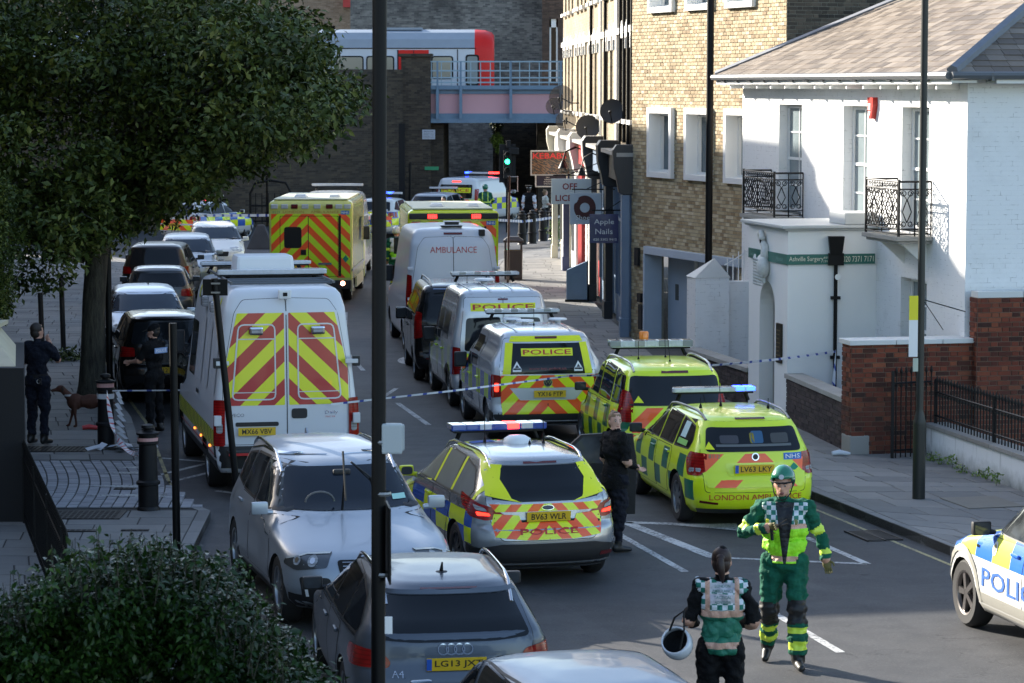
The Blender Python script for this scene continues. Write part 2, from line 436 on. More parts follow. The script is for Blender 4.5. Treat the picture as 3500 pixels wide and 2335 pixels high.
# ---------------------------------------------------------------- ground, road, pavements
def poly_sheet(name, pts, z, mat, **k): return obj(name, mesh_of(name, [(p[0], p[1], z) for p in pts], [tuple(range(len(pts)))], mat), None, **k)
g = poly_sheet('road', [(-600, -100), (600, -100), (600, 1500), (-600, 1500)], 0, MAT_ASPHALT, kind='structure')
KR = [(8.9, 20), (7.6, 26), (5.37, 34.79), (4.2, 39.41), (2.9, 45), (1.85, 50), (1.0, 56), (.4, 62), (-.1, 70), (-.5, 78), (-.72, 86), (-.45, 92), (.3, 97), (2.2, 101), (6, 103), (24, 106)]
BR = [(12.6, 20), (11.0, 26), (8.9, 31), (7.12, 39.5), (6.3, 43.2), (4.6, 47.74), (3.28, 53.8), (2.8, 62), (2.3, 70), (2.0, 78), (1.75, 86), (1.7, 92), (3, 96.5), (5, 98), (9, 99.5), (24, 102)]
KL = [(4.6, 4), (2.2, 12), (.35, 18), (-1.15, 23.5), (-2.6, 28.3), (-3.55, 32), (-3.88, 34), (-4.0, 37.7), (-5.0, 39.8), (-6.47, 48.4), (-8.1, 56), (-9.4, 63), (-10.2, 71), (-10.2, 80), (-10.6, 88), (-13, 94), (-24, 98)]
BL = [(-4, 4), (-5, 12), (-6.2, 18), (-6.6, 23.5), (-7.0, 28.3), (-7.6, 32), (-8.0, 34), (-8.6, 37.7), (-9.4, 39.8), (-11, 48.4), (-12.5, 56), (-14, 63), (-15.5, 71), (-17, 80), (-18.6, 88), (-20, 91), (-26, 94)]
def arc_at(pl, s):
 for (a, b) in zip(pl, pl[1:]):
  L = math.dist(a, b)
  if s <= L: return Vector((a[0] + (b[0] - a[0]) * s / L, a[1] + (b[1] - a[1]) * s / L))
  s -= L
 return Vector(pl[-1])
def pavement(name, K, Bd, label):
 # K kerb line, Bd building line, matched vertex for vertex
 h = .125; b = B(); n = len(K); V = [(*p, 0) for p in K] + [(*p, h - .012) for p in K] + [(*p, h - .012) for p in Bd]
 F = [(i, i + 1, n + i + 1, n + i) for i in range(n - 1)] + [(n + i, n + i + 1, 2 * n + i + 1, 2 * n + i) for i in range(n - 1)]
 o = obj(name, mesh_of(name, V, F, MAT_JOINT), None, kind='structure')
 kerbs = []; slabs = []
 for i in range(n - 1):
  k0, k1, b0, b1 = (Vector(p) for p in (K[i], K[i + 1], Bd[i], Bd[i + 1])); L = (k1 - k0).length
  nk = max(1, round(L / .9)); kd = (k1 - k0).normalized()
  for j in range(nk):
   p0 = k0.lerp(k1, j / nk); p1 = k0.lerp(k1, (j + 1) / nk); w0 = (b0.lerp(b1, j / nk) - p0).normalized() * .16; w1 = (b0.lerp(b1, (j + 1) / nk) - p1).normalized() * .16
   kerbs.append((p0 + kd * .006, p1 - kd * .006, p1 - kd * .006 + w1, p0 + kd * .006 + w0))
  rows = max(1, round(L / .62))
  for j in range(rows):
   e0, e1 = j / rows, (j + 1) / rows; wd = (b0.lerp(b1, .5) - k0.lerp(k1, .5)).length - .17
   cuts = [0]; a = RNG.uniform(.25, .9)
   while a < wd - .25: cuts.append(a); a += RNG.choice([.75, .9, .9, .6])
   cuts.append(wd);
   for c0, c1 in zip(cuts, cuts[1:]):
    q = []
    for e, c in ((e0, c0), (e1, c0), (e1, c1), (e0, c1)):
     A = k0.lerp(k1, e); Z = b0.lerp(b1, e); d = (Z - A); q.append(A + d.normalized() * (.17 + c * (d.length - .17) / wd))
    m = sum(q, Vector((0, 0))) / 4; q = [m + (p - m) * (1 - .012 / max(.2, (p - m).length)) for p in q]; slabs.append(q)
 return o, kerbs, slabs, h
def slab_obj(name, q, z0, z1, mat, parent):
 c = sum(q, Vector((0, 0))) / 4; ch = .006; V = [(p.x - c.x, p.y - c.y, z0) for p in q] + [(p.x - c.x, p.y - c.y, z1 - ch) for p in q] + [((p.x - c.x) * .985, (p.y - c.y) * .985, z1) for p in q]
 F = [(8, 9, 10, 11)] + [(i, (i + 1) % 4, (i + 1) % 4 + 4, i + 4) for i in range(4)] + [(i + 4, (i + 1) % 4 + 4, (i + 1) % 4 + 8, i + 8) for i in range(4)]
 me = mesh_of(name, V, F, mat); o = obj(name, me, parent); o.location = (c.x, c.y, 0); return o
def slab_field(name, qs, z0, z1, mat, parent):
 V = []; F = []
 for q in qs:
  k = len(V); V += [(p.x, p.y, z0) for p in q] + [(p.x, p.y, z1 + RNG.uniform(-.003, .002)) for p in q]
  F += [(k + 4, k + 5, k + 6, k + 7)] + [(k + i, k + (i + 1) % 4, k + (i + 1) % 4 + 4, k + i + 4) for i in range(4)]
 obj(name, mesh_of(name, V, F, mat), parent, kind='stuff')
def seen(p, z=.1):
 d = p.y * .996; x = p.x / max(d, .1) * 9800 + 1750; y = 290 + 5.65 * 9800 / max(d, .1); return 0 < x < 3500 and y < 2335
def lay(par, kerbs, slabs, h, hide=lambda c: False):
 for nm, qs, mat, z0, lim in (('kerbstone', kerbs, MAT_KERB, 0, 110), ('paving_slab', slabs, MAT_SLAB, h - .03, 300)):
  vis = []; rest = []
  for q in qs:
   c = sum(q, Vector((0, 0))) / 4
   if nm == 'paving_slab' and hide(c): continue
   (vis if seen(c) else rest).append((c.y, q))
  vis.sort(key=lambda t: t[0])
  for _, q in vis[:lim]: slab_obj(nm, q, z0, h + RNG.uniform(-.003, .003), mat, par)
  slab_field(nm + '_field', [q for _, q in vis[lim:] + rest], z0, h, mat, par)
SETT = [(-8.6, 42.75), (-5.15, 42.55), (-3.95, 37.95), (-8.2, 37.95)]
def in_sett(c): return 37.9 < c.y < 42.8 and c.x < -3.7
pr, kr, sr, hh = pavement('right_pavement', KR, BR, ''); lay(pr, kr, sr, hh)
pl_, kl, sl_, hh = pavement('left_pavement', KL, BL, ''); lay(pl_, kl, sl_, hh, in_sett)
# sett crossing on the left pavement: curved courses of small granite setts
def m_bluesett():
 return MAT_SETT
par = obj('sett_crossing', mesh_of('sett_bed', [(-9.0, 37.93, .119), (-4.3, 37.93, .119), (-5.45, 42.77, .119), (-9.2, 42.77, .119)], [(0, 1, 2, 3)], MAT_JOINT), None, kind='structure')
setts = []
for i in range(34):
 x0 = -9.0 + i * .152
 y = 37.97
 while y < 42.7:
  w = RNG.uniform(.17, .27); y1 = min(y + w, 42.72)
  if y1 - y > .08:
   bow = lambda yy: .16 * math.sin((yy - 37.9) / 4.8 * math.pi) - (yy - 37.9) * .14
   q = [Vector((x0 + bow(y) + .010, y + .006)), Vector((x0 + .142 + bow(y), y + .006)), Vector((x0 + .142 + bow(y1), y1 - .006)), Vector((x0 + bow(y1) + .010, y1 - .006))]
   kx = -4.15 - (y - 38) * .30
   if q[1].x < kx: setts.append((0 if seen(q[0]) else 1, abs(y - 38) + abs(x0 + 5.5) * .5, q))
  y = y1
setts.sort(key=lambda t: t[:2])
for _, _, q in setts[:300]: slab_obj('granite_sett', q, .1, .131 + RNG.uniform(-.003, .003), MAT_SETT, par)
slab_field('granite_sett_field', [q for _, _, q in setts[300:]], .1, .131, MAT_SETT, par)
# painted give-way teeth on the setts
b = B()
for (x0, y0, x1, y1) in [(-4.75, 39.0, -6.0, 39.05), (-4.95, 39.9, -6.05, 39.95), (-5.2, 41.3, -6.0, 41.33), (-5.3, 41.9, -5.9, 41.95)]:
 b.add([(x0, y0 - .17, .1365), (x0, y0 + .17, .1365), (x1, y1, .1365)], [(0, 1, 2)])
b.ob('sett_markings', MAT_LINE, par)
# tactile / service covers let into the pavement
def plate(name, x0, x1, y0, y1, z, mat, label, rz=0, ribs=True, kind=True, group=None):
 b = B(); b.box((0, 0, 0), (x1 - x0, y1 - y0, .012))
 if ribs:
  nx = int((x1 - x0) / .07); ny = int((y1 - y0) / .07)
  for i in range(nx):
   for j in range(ny):
    b.box((-(x1 - x0) / 2 + (i + .5) * .07, -(y1 - y0) / 2 + (j + .5) * .07, .007), (.045, .02 if (i + j) % 2 else .045, .006))
 o = b.ob(name, mat); o.location = ((x0 + x1) / 2, (y0 + y1) / 2, z); o.rotation_euler.z = rz
 return tag(o, label, 'cover', group)
MAT_CI = flat('worn_cast_iron', (.035, .032, .030), .6, .4, vary=.4)
plate('service_cover', -6.35, -5.1, 36.9, 37.65, .131, MAT_CI, 'large patterned iron service cover beside the sett crossing', .0)
plate('service_cover', -7.7, -6.55, 43.75, 44.4, .131, MAT_CI, 'dark iron cover under the feet of the watching officer', -.03)
plate('drain_grille', -5.8, -5.25, 35.85, 36.0, .131, MAT_CI, 'narrow iron grille in the slabs in front of the service cover', .0)
plate('drain_grille', -4.95, -4.6, 35.9, 36.02, .131, MAT_CI, 'short iron grille in the slabs by the thin black post', .0)
plate('small_cover', -5.55, -5.25, 39.6, 39.75, .136, MAT_CI, 'small iron box cover set among the granite setts', .0)
plate('service_cover', 5.95, 6.75, 37.9, 38.9, .131, m_stone('cover_concrete', (.12, .105, .085), (.2, .18, .15)), 'pale concrete-filled cover in the pavement beside the lamp column', .25, False)
b = B(); b.bx(-.42, .42, -.24, .24, -.02, .0)
for i in range(9): b.bx(-.38 + i * .09, -.34 + i * .09, -.22, .22, .0, .012)
for j in (-.23, 0, .23): b.bx(-.42, .42, j - .012, j + .012, .0, .014)
o = b.ob('road_gully', MAT_CI); o.location = (4.62, 36.3, .008); o.rotation_euler.z = R(-76); tag(o, 'iron road gully grate in the gutter by the kerb', 'drain')
# road markings, thin thermoplastic sheets
mk = B(); Z = .004
def line(x0, y0, x1, y1, w, z=Z):
 a = Vector((x0, y0)); c = Vector((x1, y1)); n = (c - a).normalized(); p = Vector((-n.y, n.x)) * w / 2
 mk.add([(*(a + p), z), (*(a - p), z), (*(c - p), z), (*(c + p), z)], [(0, 1, 2, 3)])
for q in [(2.05, 33.6, 1.1, 37.6), (3.34, 28.75, 2.78, 31.3), (-1.41, 48.3, -2.08, 51.7), (-3.0, 57.6, -3.6, 61.8), (-4.0, 68.5, -4.22, 72.5), (-4.45, 80, -4.55, 84), (4.5, 22.5, 4.0, 25.0)]: line(*q, .1)
for q in [(1.5, 37.45, 2.47, 34.63), (2.47, 34.63, 4.28, 34.15), (3.75, 36.2, 4.28, 34.15), (1.5, 37.45, 2.93, 37.15)]: line(*q, .1 if q[1] == q[1] and q[0] > 1.5 else .17)
mk.add([(2.1, 37.2, Z * 2), (2.95, 37.35, Z * 2), (2.95, 36.7, Z * 2)], [(0, 1, 2)])
line(-2.4, 52.5, -2.2, 54.2, .09)
for k in range(20):   # painted roundel near the queue
 a0, a1 = R(60 + k * 12), R(60 + k * 12 + 12); c = (-1.45, 59.8); r = .85
 line(c[0] + r * math.cos(a0), c[1] + 1.6 * r * math.sin(a0), c[0] + r * math.cos(a1), c[1] + 1.6 * r * math.sin(a1), .2)
for q in [(-4.1, 43.2, -5.2, 40.8), (-4.5, 43.7, -5.6, 41.2), (-4.1, 43.2, -6.1, 44.4), (-3.2, 39.5, -4.2, 40.4)]: line(*q, .1)
o = mk.ob('road_markings', MAT_LINE, None, kind='structure')
mk = B()
for a, c in zip(KR[1:9], KR[2:10]):
 A, C = Vector(a), Vector(c); d = (C - A).normalized(); n = Vector((-d.y, d.x)) * .27
 line(*(A + n), *(C + n), .055)
for a, c in zip(KL[8:14], KL[9:15]):
 A, C = Vector(a), Vector(c); d = (C - A).normalized(); n = Vector((d.y, -d.x)) * .27; line(*(A + n), *(C + n), .055)
mk.ob('yellow_lines', MAT_YLINE, None, kind='structure')
# ---------------------------------------------------------------- white villa
HO = (4.6, 47.74); HU = (.213, -.977); HI = (.977, .213)
vil = empty('villa', 'white painted brick villa with slate hipped roof, iron balconies and green surgery sign', 'house', (6.1, 48.0, 0))
SW = 1.555
FW = Frame(Vector(HO) + Vector(HI) * SW + Vector(HU) * -7.77, HU, HI)        # a: 0..11.83 from far corner to near corner
hol = [(-5.44 + 7.77, -4.08 + 7.77, 3.4, 5.39), (-1.77 + 7.77, -.52 + 7.77, 3.38, 5.39), (1.17 + 7.77, 2.42 + 7.77, 3.38, 5.39), (1.2 + 7.77, 2.4 + 7.77, .9, 2.62)]
b = B(); holed(b, FW, 11.83, 0, 5.86, hol, .3)
FS = Frame(FW(11.83, 0, 0), HI, (-HU[0], -HU[1]))                               # side wall facing the camera
b.add([FS(a, d, z) for z in (0, 5.86) for d in (0, .3) for a in (.3, 9)], [(0, 2, 3, 1), (4, 5, 7, 6), (0, 1, 5, 4), (2, 6, 7, 3), (0, 4, 6, 2), (1, 3, 7, 5)])
FB = Frame(FW(0, 0, 0), HI, HU); FB.box(b, .3, 9, 0, .3, 0, 5.86); FK = Frame(FW(0, 9, 0), HU, (-HI[0], -HI[1])); FK.box(b, 0, 11.83, -.3, 0, 0, 5.86)
b.ob('wall', MAT_WB, vil)
for i, h in enumerate(hol):
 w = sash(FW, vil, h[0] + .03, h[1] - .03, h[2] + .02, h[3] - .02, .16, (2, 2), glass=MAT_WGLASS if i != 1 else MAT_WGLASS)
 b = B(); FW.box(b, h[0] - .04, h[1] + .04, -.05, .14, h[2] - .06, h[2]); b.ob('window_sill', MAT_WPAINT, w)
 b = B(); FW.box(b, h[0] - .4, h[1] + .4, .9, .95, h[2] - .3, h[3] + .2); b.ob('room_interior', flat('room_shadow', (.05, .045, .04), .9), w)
# porch block
FP = Frame(Vector(HO) + Vector(HU) * -2.2, HU, HI)      # street face a 0..2.2
ax0, ax1, zs = 2.2 - 1.56, 2.2 - .70, 1.98
b = B(); holed(b, FP, 2.2, 0, zs, [(ax0, ax1, -1, zs)], .25)
arc = [(ax0, zs)] + [((ax0 + ax1) / 2 - .43 * math.cos(t), zs + .43 * math.sin(t)) for t in [math.pi * k / 14 for k in range(1, 14)]] + [(ax1, zs), (2.2, zs), (2.2, 3.32), (0, 3.32), (0, zs)]
b.prism(arc, lambda a, z, d: FP(a, d, z), .25)
FPs = Frame(HO, HI, (-HU[0], -HU[1])); FPs.box(b, .25, SW, 0, .25, 0, 3.32)
FP.box(b, 0, .25, .25, SW, 0, 3.32); FP.box(b, .25, 1.95, 1.1, SW, 0, 3.32)
b.ob('porch', MAT_WR, vil)
b = B(); FP.box(b, -.12, 2.32, -.13, SW, 3.365, 3.42); FP.box(b, -.06, 2.26, -.07, SW, 3.325, 3.362); FP.box(b, 1.5, 2.32, .95, 1.5, 3.425, 3.62, 0)
b.ob('porch_cornice', m_render('grey_cornice', (.50, .51, .50), .5), vil, bevel=.012)
MAT_GREEN = flat('green_sign_enamel', (.015, .13, .10), .35, coat=.3); MAT_CREAM = flat('cream_lettering', (.72, .70, .55), .5); MAT_FADED = flat('faded_lettering', (.18, .36, .30), .6)
b = B(); FP.box(b, .05, 2.2, -.03, -.004, 2.76, 2.93); FPs.box(b, -.03, .74, -.03, -.004, 2.76, 2.93); FPs.box(b, .9, 1.52, -.03, -.004, 2.76, 2.93)
sb = b.ob('sign_board', MAT_GREEN, vil)
r3 = (HI[0], HI[1], 0); up = (0, 0, 1); nrm = Vector(r3).cross(Vector(up))
sign_text('lettering', 'Ashville Surgery', FPs(.31, -.034, 2.845), r3, up, .10, MAT_CREAM, sb, .60, .003)
sign_text('lettering', 'est.', FPs(.665, -.034, 2.875), r3, up, .04, MAT_CREAM, sb, None, .003)
sign_text('lettering', '1993', FPs(.665, -.034, 2.81), r3, up, .04, MAT_CREAM, sb, None, .003)
sign_text('lettering', '020 7371 7171', FPs(1.22, -.034, 2.845), r3, up, .095, MAT_CREAM, sb, .54, .003)
ru = (HU[0], HU[1], 0)
sign_text('lettering', 'Swan', FP(.3, -.034, 2.845), ru, up, .08, MAT_FADED, sb, .3, .003)
sign_text('lettering', 'House', FP(1.85, -.034, 2.845), ru, up, .08, MAT_FADED, sb, .36, .003)
b = B(); FP.box(b, 1.66, 1.96, -.03, -.002, 1.08, 1.75); pq = b.ob('brass_plaque', flat('dark_bronze', (.04, .032, .022), .4, .6, vary=.4), vil, bevel=.006)
b = B()
for k in range(7): FP.box(b, 1.71, 1.91 - (k % 3) * .03, -.036, -.031, 1.62 - k * .07, 1.64 - k * .07)
b.ob('plaque_text', flat('plaque_text', (.20, .16, .08), .4, .5), pq)
# carved swan on the porch face
MAT_SWAN = flat('weathered_white_stone', (.60, .60, .57), .7, vary=.25, nscale=20)
sw = empty('swan_relief', 'carved stone swan mounted on the porch above the arch', 'carving', FP(1.05, -.05, 2.4))
def rel(a, z, d=-.06): return FP(a, d, z)
pth = [rel(1.0, 2.72), rel(1.13, 2.86), rel(1.10, 3.00), rel(.96, 3.08), rel(.86, 3.13), rel(.88, 3.22, -.08), rel(.96, 3.24, -.08), rel(1.0, 3.17, -.08)]
b = B(); b.tube(pth, [.10, .085, .065, .055, .05, .048, .05, .045], 10); b.sph(rel(1.0, 3.15, -.08), (.06, .06, .05)); b.ob('neck', MAT_SWAN, sw, smooth=60)
b = B(); b.sph(rel(1.02, 2.66, -.07), (.13, .27, .22), 14, 9, rot=None); b.ob('body', MAT_SWAN, sw, smooth=60)
b = B()
for k in range(9):
 z = 2.82 - k * .052; L = .20 - abs(k - 3) * .012
 b.tube([rel(1.0 - L, z + .03, -.15), rel(1.02, z - .02, -.22), rel(1.02 + L, z - .06, -.13)], [.018, .03, .012], 6)
b.tube([rel(1.05, 2.5, -.1), rel(1.16, 2.38, -.08)], [.09, .02], 8); b.ob('wing_feathers', MAT_SWAN, sw, smooth=60)
b = B(); b.tube([rel(1.0, 3.16, -.1), rel(1.03, 3.06, -.12)], [.03, .008], 6); b.ob('beak', MAT_BLK, sw); fixw(sw)
# hopper and downpipe
b = B(); c = FPs(.82, -.06, 0); b.tube([c + Vector((0, 0, .55)), c + Vector((0, 0, 2.95))], .033, 10)
b.box(c + Vector((0, 0, 3.08)), (.2, .16, .3), taper=1.35); b.box(c + Vector((0, 0, 2.845)), (.26, .1, .2))
for z in (1.2, 2.2): b.box(c + Vector((0, .0, z)), (.16, .09, .05))
b.ob('downpipe', MAT_BLACK, vil, smooth=40)
b = B(); b.lathe([(0, 0), (.05, 0), (.05, .008), (0, .008)], c=FPs(.84, -.112, 2.55), axis='Y'); b.ob('pipe_tag', MAT_WPAINT, vil)
# alarm box
al = tag(B().ob('x', MAT_BLK), 'red alarm box fixed under the villa eaves', 'alarm box'); bpy.data.objects.remove(al)
b = B(); pts = [(-.13, 5.56), (.13, 5.56), (.14, 5.42), (.05, 5.2), (-.05, 5.2), (-.14, 5.42)]
aa = -.16 + 7.77; b.prism([(aa + p, q - .02) for p, q in pts], lambda a, z, d: FW(a, -d, z), .09)
o = b.ob('alarm_box', flat('red_plastic', (.45, .02, .012), .4)); tag(o, 'red burglar alarm box fixed under the villa eaves', 'alarm')
b = B(); FW.box(b, aa - .09, aa + .02, -.094, -.0905, 5.33, 5.44); b.prism([(aa - .09, 5.31), (aa + .03, 5.31), (aa - .02, 5.22)], lambda a, z, d: FW(a, -.0905 - d, z), .003); b.ob('alarm_label', MAT_WPAINT, o)
# roof
eo = .42; ez = 5.92; rt = math.tan(R(27)); D9 = 9.0
def RP(a, s, z): return FW(a, s, z)
hw = (D9 + 2 * eo) / 2; rz = ez + hw * rt
c00, c10, c11, c01 = (-eo, -eo), (11.83 + eo, -eo), (11.83 + eo, D9 + eo), (-eo, D9 + eo)
r0, r1 = (-eo + hw, D9 / 2), (11.83 + eo - hw, D9 / 2)
V = [RP(*c, ez) for c in (c00, c10, c11, c01)] + [RP(*r0, rz), RP(*r1, rz)]
rf = obj('roof', mesh_of('roof', V, [(0, 1, 5, 4), (1, 2, 5), (2, 3, 4, 5), (3, 0, 4), (0, 3, 2, 1)], flat('roof_felt', (.04, .035, .03), .9)), vil)
slope = Vector((0, 0, 0))
def slates(O, u, v, n, poly, course=.19, wid=.30, limit=300, key=None, lab='slate'):
 rs = []; r = 0; zz = 0; top = max(p[1] for p in poly)
 def span(h):
  xs = []
  for (x0, y0), (x1, y1) in zip(poly, poly[1:] + poly[:1]):
   if (y0 - h) * (y1 - h) <= 0 and y0 != y1: xs.append(x0 + (x1 - x0) * (h - y0) / (y1 - y0))
  return (min(xs), max(xs)) if len(xs) >= 2 else None
 while zz < top - .05:
  sp = span(zz + course * .5)
  if sp:
   a = sp[0] - (r % 2) * wid / 2
   while a < sp[1]:
    a0, a1 = max(a, sp[0]), min(a + wid, sp[1])
    if a1 - a0 > .04: rs.append((a0 + .004, a1 - .004, zz, zz + course * 1.25))
    a += wid
  zz += course; r += 1
 # overlapping slates: tilt each piece slightly about its top edge
 loc = vil.location
 tilt = Matrix.Rotation(R(-2.6), 3, Vector(u)); v2 = tilt @ Vector(v); n2 = tilt @ Vector(n)
 if key: rs.sort(key=key)
 O = Vector(O)
 for part, sub in ((True, rs[:limit]), (False, rs[limit:])):
  VV = []; FF = []
  for r_ in sub:
   t = .012; base = O + Vector(v) * r_[2] + n2 * .022 + n2 * RNG.uniform(-.002, .004)
   q = [base + Vector(u) * a + v2 * h for a, h in ((r_[0], 0), (r_[1], 0), (r_[1], r_[3] - r_[2]), (r_[0], r_[3] - r_[2]))]
   vv = [p for p in q] + [p + n2 * t for p in q]; ff = [(4, 5, 6, 7), (0, 1, 5, 4), (1, 2, 6, 5), (3, 0, 4, 7)]
   if part:
    c = q[0]; o = obj('slate', mesh_of('slate', [p - c for p in vv], ff, MAT_SLATE), rf); o.location = c
   else: VV += vv; FF += [tuple(i + len(VV) - 8 for i in f) for f in ff]
  if not part and VV: obj('slate_field', mesh_of('slate_field', VV, FF, MAT_SLATE), rf, kind='stuff')
O = RP(*c00, ez); u = Vector((*HU, 0)).normalized(); inn = Vector((*HI, 0)).normalized(); v = (inn + Vector((0, 0, rt))).normalized(); n = u.cross(v) * 1; n = n if n.z > 0 else -n
sl = hw / math.cos(R(27)); Lw = 11.83 + 2 * eo
slates(O, u, v, n, [(0, 0), (Lw, 0), (Lw - hw, sl), (hw, sl)], key=lambda r: r[2] * 1.0 - r[0] * .35)
O2 = RP(*c10, ez); u2 = inn; v2 = (-u + Vector((0, 0, rt))).normalized(); n2 = u2.cross(v2); n2 = n2 if n2.z > 0 else -n2
slates(O2, u2, v2, n2, [(0, 0), (2 * hw, 0), (hw, sl)], limit=0)
b = B()
for p, q in ((c10, r1), (c00, r0)):
 A = RP(*p, ez + .03); Bq = RP(*q, rz + .03); A = A.lerp(Bq, .002); b.tube([A, Bq], .10 if p == c10 else .07, 6)
b.ob('hip_lead', MAT_LEAD, vil, smooth=30)
for fr, L, a0 in ((FW, 11.83, -eo - .02), (FS, 9.0, -eo - .02)):
 pts = [fr(a0, -eo - .05, ez - .03), fr(L + eo if fr is FW else L, -eo - .05, ez - .03)]
 b = B(); b.tube(pts, .06, 8)
 k = 0
 aa_ = 0.2
 while aa_ < L: b.box(fr(aa_, -eo - .03, ez - .05), (.04, .15, .12), rz=R(12)); aa_ += .85
 b.ob('gutter', flat('gutter_grey', (.10, .105, .11), .45), vil, smooth=40)
b = B(); FW.box(b, -eo + .04, 11.83 + eo - .04, -eo + .02, -.002, ez - .14, ez - .10); FW.box(b, -eo + .02, 11.83 + eo - .02, -eo, -eo + .022, ez - .16, ez - .02); FS.box(b, .3, 9, -eo, -.002, ez - .15, ez - .05)
aa_ = .4
while aa_ < 11.8: FW.box(b, aa_ - .03, aa_ + .03, -eo + .05, -.003, ez - .24, ez - .142); aa_ += .85
b.ob('soffit', MAT_WPAINT, vil)
# scrolled iron balconies
def scroll(c, ax, ay, r, turns=1.25, flip=1, st=0):
 return [c + ax * (flip * r * (1 - .55 * t) * math.cos(st + turns * 2 * math.pi * t)) + ay * (r * (1 - .55 * t) * math.sin(st + turns * 2 * math.pi * t)) for t in [k / 12 for k in range(13)]]
def balcony(a0, a1, z0, z1, label):
 root = empty('balcony', label, 'balcony', FW(a1, -.5, z0), group=None)
 b = B(); FW.box(b, a0 - .05, a1 + .06, -.62, -.002, z0 - .07, z0); FW.box(b, a0, a1, -.56, -.002, z0 - .12, z0 - .073); b.ob('floor_slab', MAT_STONEC, root, bevel=.01)
 up = Vector((0, 0, 1))
 def railing(P, Q, kind):
  ax = (Q - P).normalized(); L = (Q - P).length; b = B(); h = z1 - z0
  for z in (.04, .12, h - .12, h): b.tube([P + up * z, Q + up * z], .012 if z < h else .018, 5)
  if kind == 'front':
   cx = P + ax * L / 2 + up * (h * .48); rr = h * .36
   n = 9
   for k in range(-n, n + 1):
    for s in (1, -1):
     p0 = P + ax * (L / 2 + k * .13 - s * h * .35) + up * .12; p1 = P + ax * (L / 2 + k * .13 + s * h * .35) + up * (h - .12)
     t0, t1 = 0, 1
     x0 = (p0 - P).dot(ax); x1 = (p1 - P).dot(ax)
     if max(x0, x1) < .02 or min(x0, x1) > L - .02: continue
     f = lambda x: (x - x0) / (x1 - x0)
     ta, tb = sorted((f(0.02), f(L - .02))); t0, t1 = max(0, ta), min(1, tb)
     if t1 > t0: b.tube([p0.lerp(p1, t0), p0.lerp(p1, t1)], .008, 4, cap=False)
   b.tube([cx + ax * rr * 1.5 * math.cos(t) + up * rr * math.sin(t) for t in [2 * math.pi * k / 20 for k in range(21)]], .010, 5)
   for k in range(int(L / .12)): b.tube(scroll(P + ax * (.06 + k * .12) + up * (h - .06), ax, up, .045), .007, 4, cap=False)
  else:
   n = max(1, round(L / .28)); w = L / n
   for k in range(n):
    c = P + ax * (w * (k + .5))
    for s in (-1, 1):
     b.tube([P + ax * (w * k + (w if s > 0 else 0)) + up * z for z in (0, h)], .012, 5)
     b.tube([c + up * .22, c + ax * s * w * .28 + up * (h * .45), c + up * (h * .68)], .010, 5, cap=False)
     b.tube(scroll(c + ax * s * w * .22 + up * (h - .19), ax, up, .055, flip=s), .009, 4, cap=False)
     b.tube(scroll(c + ax * s * w * .22 + up * .20, ax, -up, .05, flip=s), .009, 4, cap=False)
     b.tube([c + ax * s * .01 + up * (h * .68), c + ax * s * w * .3 + up * (h * .8)], .009, 4)
  b.ob('railing_panel', MAT_IRON, root, smooth=60)
 f0, f1 = FW(a0, -.56, z0), FW(a1, -.56, z0)
 railing(f1, f0, 'front'); railing(f1, FW(a1, -.02, z0), 'side'); railing(f0, FW(a0, -.02, z0), 'side')
 b = B()
 for p in (f0, f1): b.box(p + up * ((z1 - z0) / 2), (.035, .035, z1 - z0 + .06), rz=R(12))
 b.ob('corner_post', MAT_IRON, root); fixw(root)
balcony(-4.08 - 1.75 + 7.77, -4.08 + .15 + 7.77, 3.36, 4.16, 'black scrolled iron balcony above the porch, nearer the corner with brown brick building')
balcony(2.6 - 1.55 + 7.77, 2.6 + 7.77, 3.35, 4.22, 'black scrolled iron balcony on a white bracketed slab nearest the villa corner')
b = B();
for a in (1.3 + 7.77, 2.3 + 7.77): b.prism([(0, 3.22), (-.42, 3.22), (0, 2.85)], lambda d, z, t, a=a: FW(a + t, d, z), .06)
b.ob('bracket', MAT_WPAINT, vil); fixw(vil)
# low walls, red brick piers and railings in front of the villa
def brick_wall(name, label, P, Q, th, z0, z1, bmat, mort, cop=None, limit=300, cop_t=.08, over=.04, key=None, ends=True, group=None):
 P, Q = Vector((*P, 0)), Vector((*Q, 0)); d = (Q - P).normalized(); L = (Q - P).length
 n = Vector((d.y, -d.x, 0))                   # outward = right of P->Q
 root = empty(name, label, 'wall', P, group=group)
 fr = Frame(P, d, -n); b = B(); fr.box(b, .0, L, .0, th, z0, z1); b.ob('wall_core', mort, root)
 pieces(root, 'brick', brick_rects(L, z1, b0=z0), P, d, (0, 0, 1), n, .013, bmat, limit, key or (lambda r: -r[2]), .003)
 if ends:
  pieces(root, 'brick', brick_rects(th, z1, b0=z0), P - n * th, n, (0, 0, 1), -d, .013, bmat, 0, None, .003)
  pieces(root, 'brick', brick_rects(th, z1, b0=z0), Q, -n, (0, 0, 1), d, .013, bmat, 0, None, .003)
 if cop:
  k = 0; a = -over; i = 0
  while a < L + over - .05:
   a1 = min(a + .75, L + over); b = B(); fr.box(b, a + .004, a1 - .004, -over, th + over, z1 + .001, z1 + cop_t); b.ob('coping_stone', cop, root, bevel=.008); a = a1
 fixw(root); return root, fr, L
MAT_WCOP = m_render('white_coping', (.62, .62, .60), .5)
brick_wall('garden_wall', 'low dark brick wall with stone coping between the porch and the red brick pier', (4.6, 47.74), (5.19, 43.60), .24, .1, .86, MAT_PBRICK, MAT_MORTAR_D, MAT_STONEC, 250)
brick_wall('garden_wall', 'low dark brick wall with stone coping beyond the villa porch', (3.28, 53.8), (4.12, 49.95), .24, .1, .74, MAT_PBRICK, MAT_MORTAR_D, MAT_STONEC, 150)
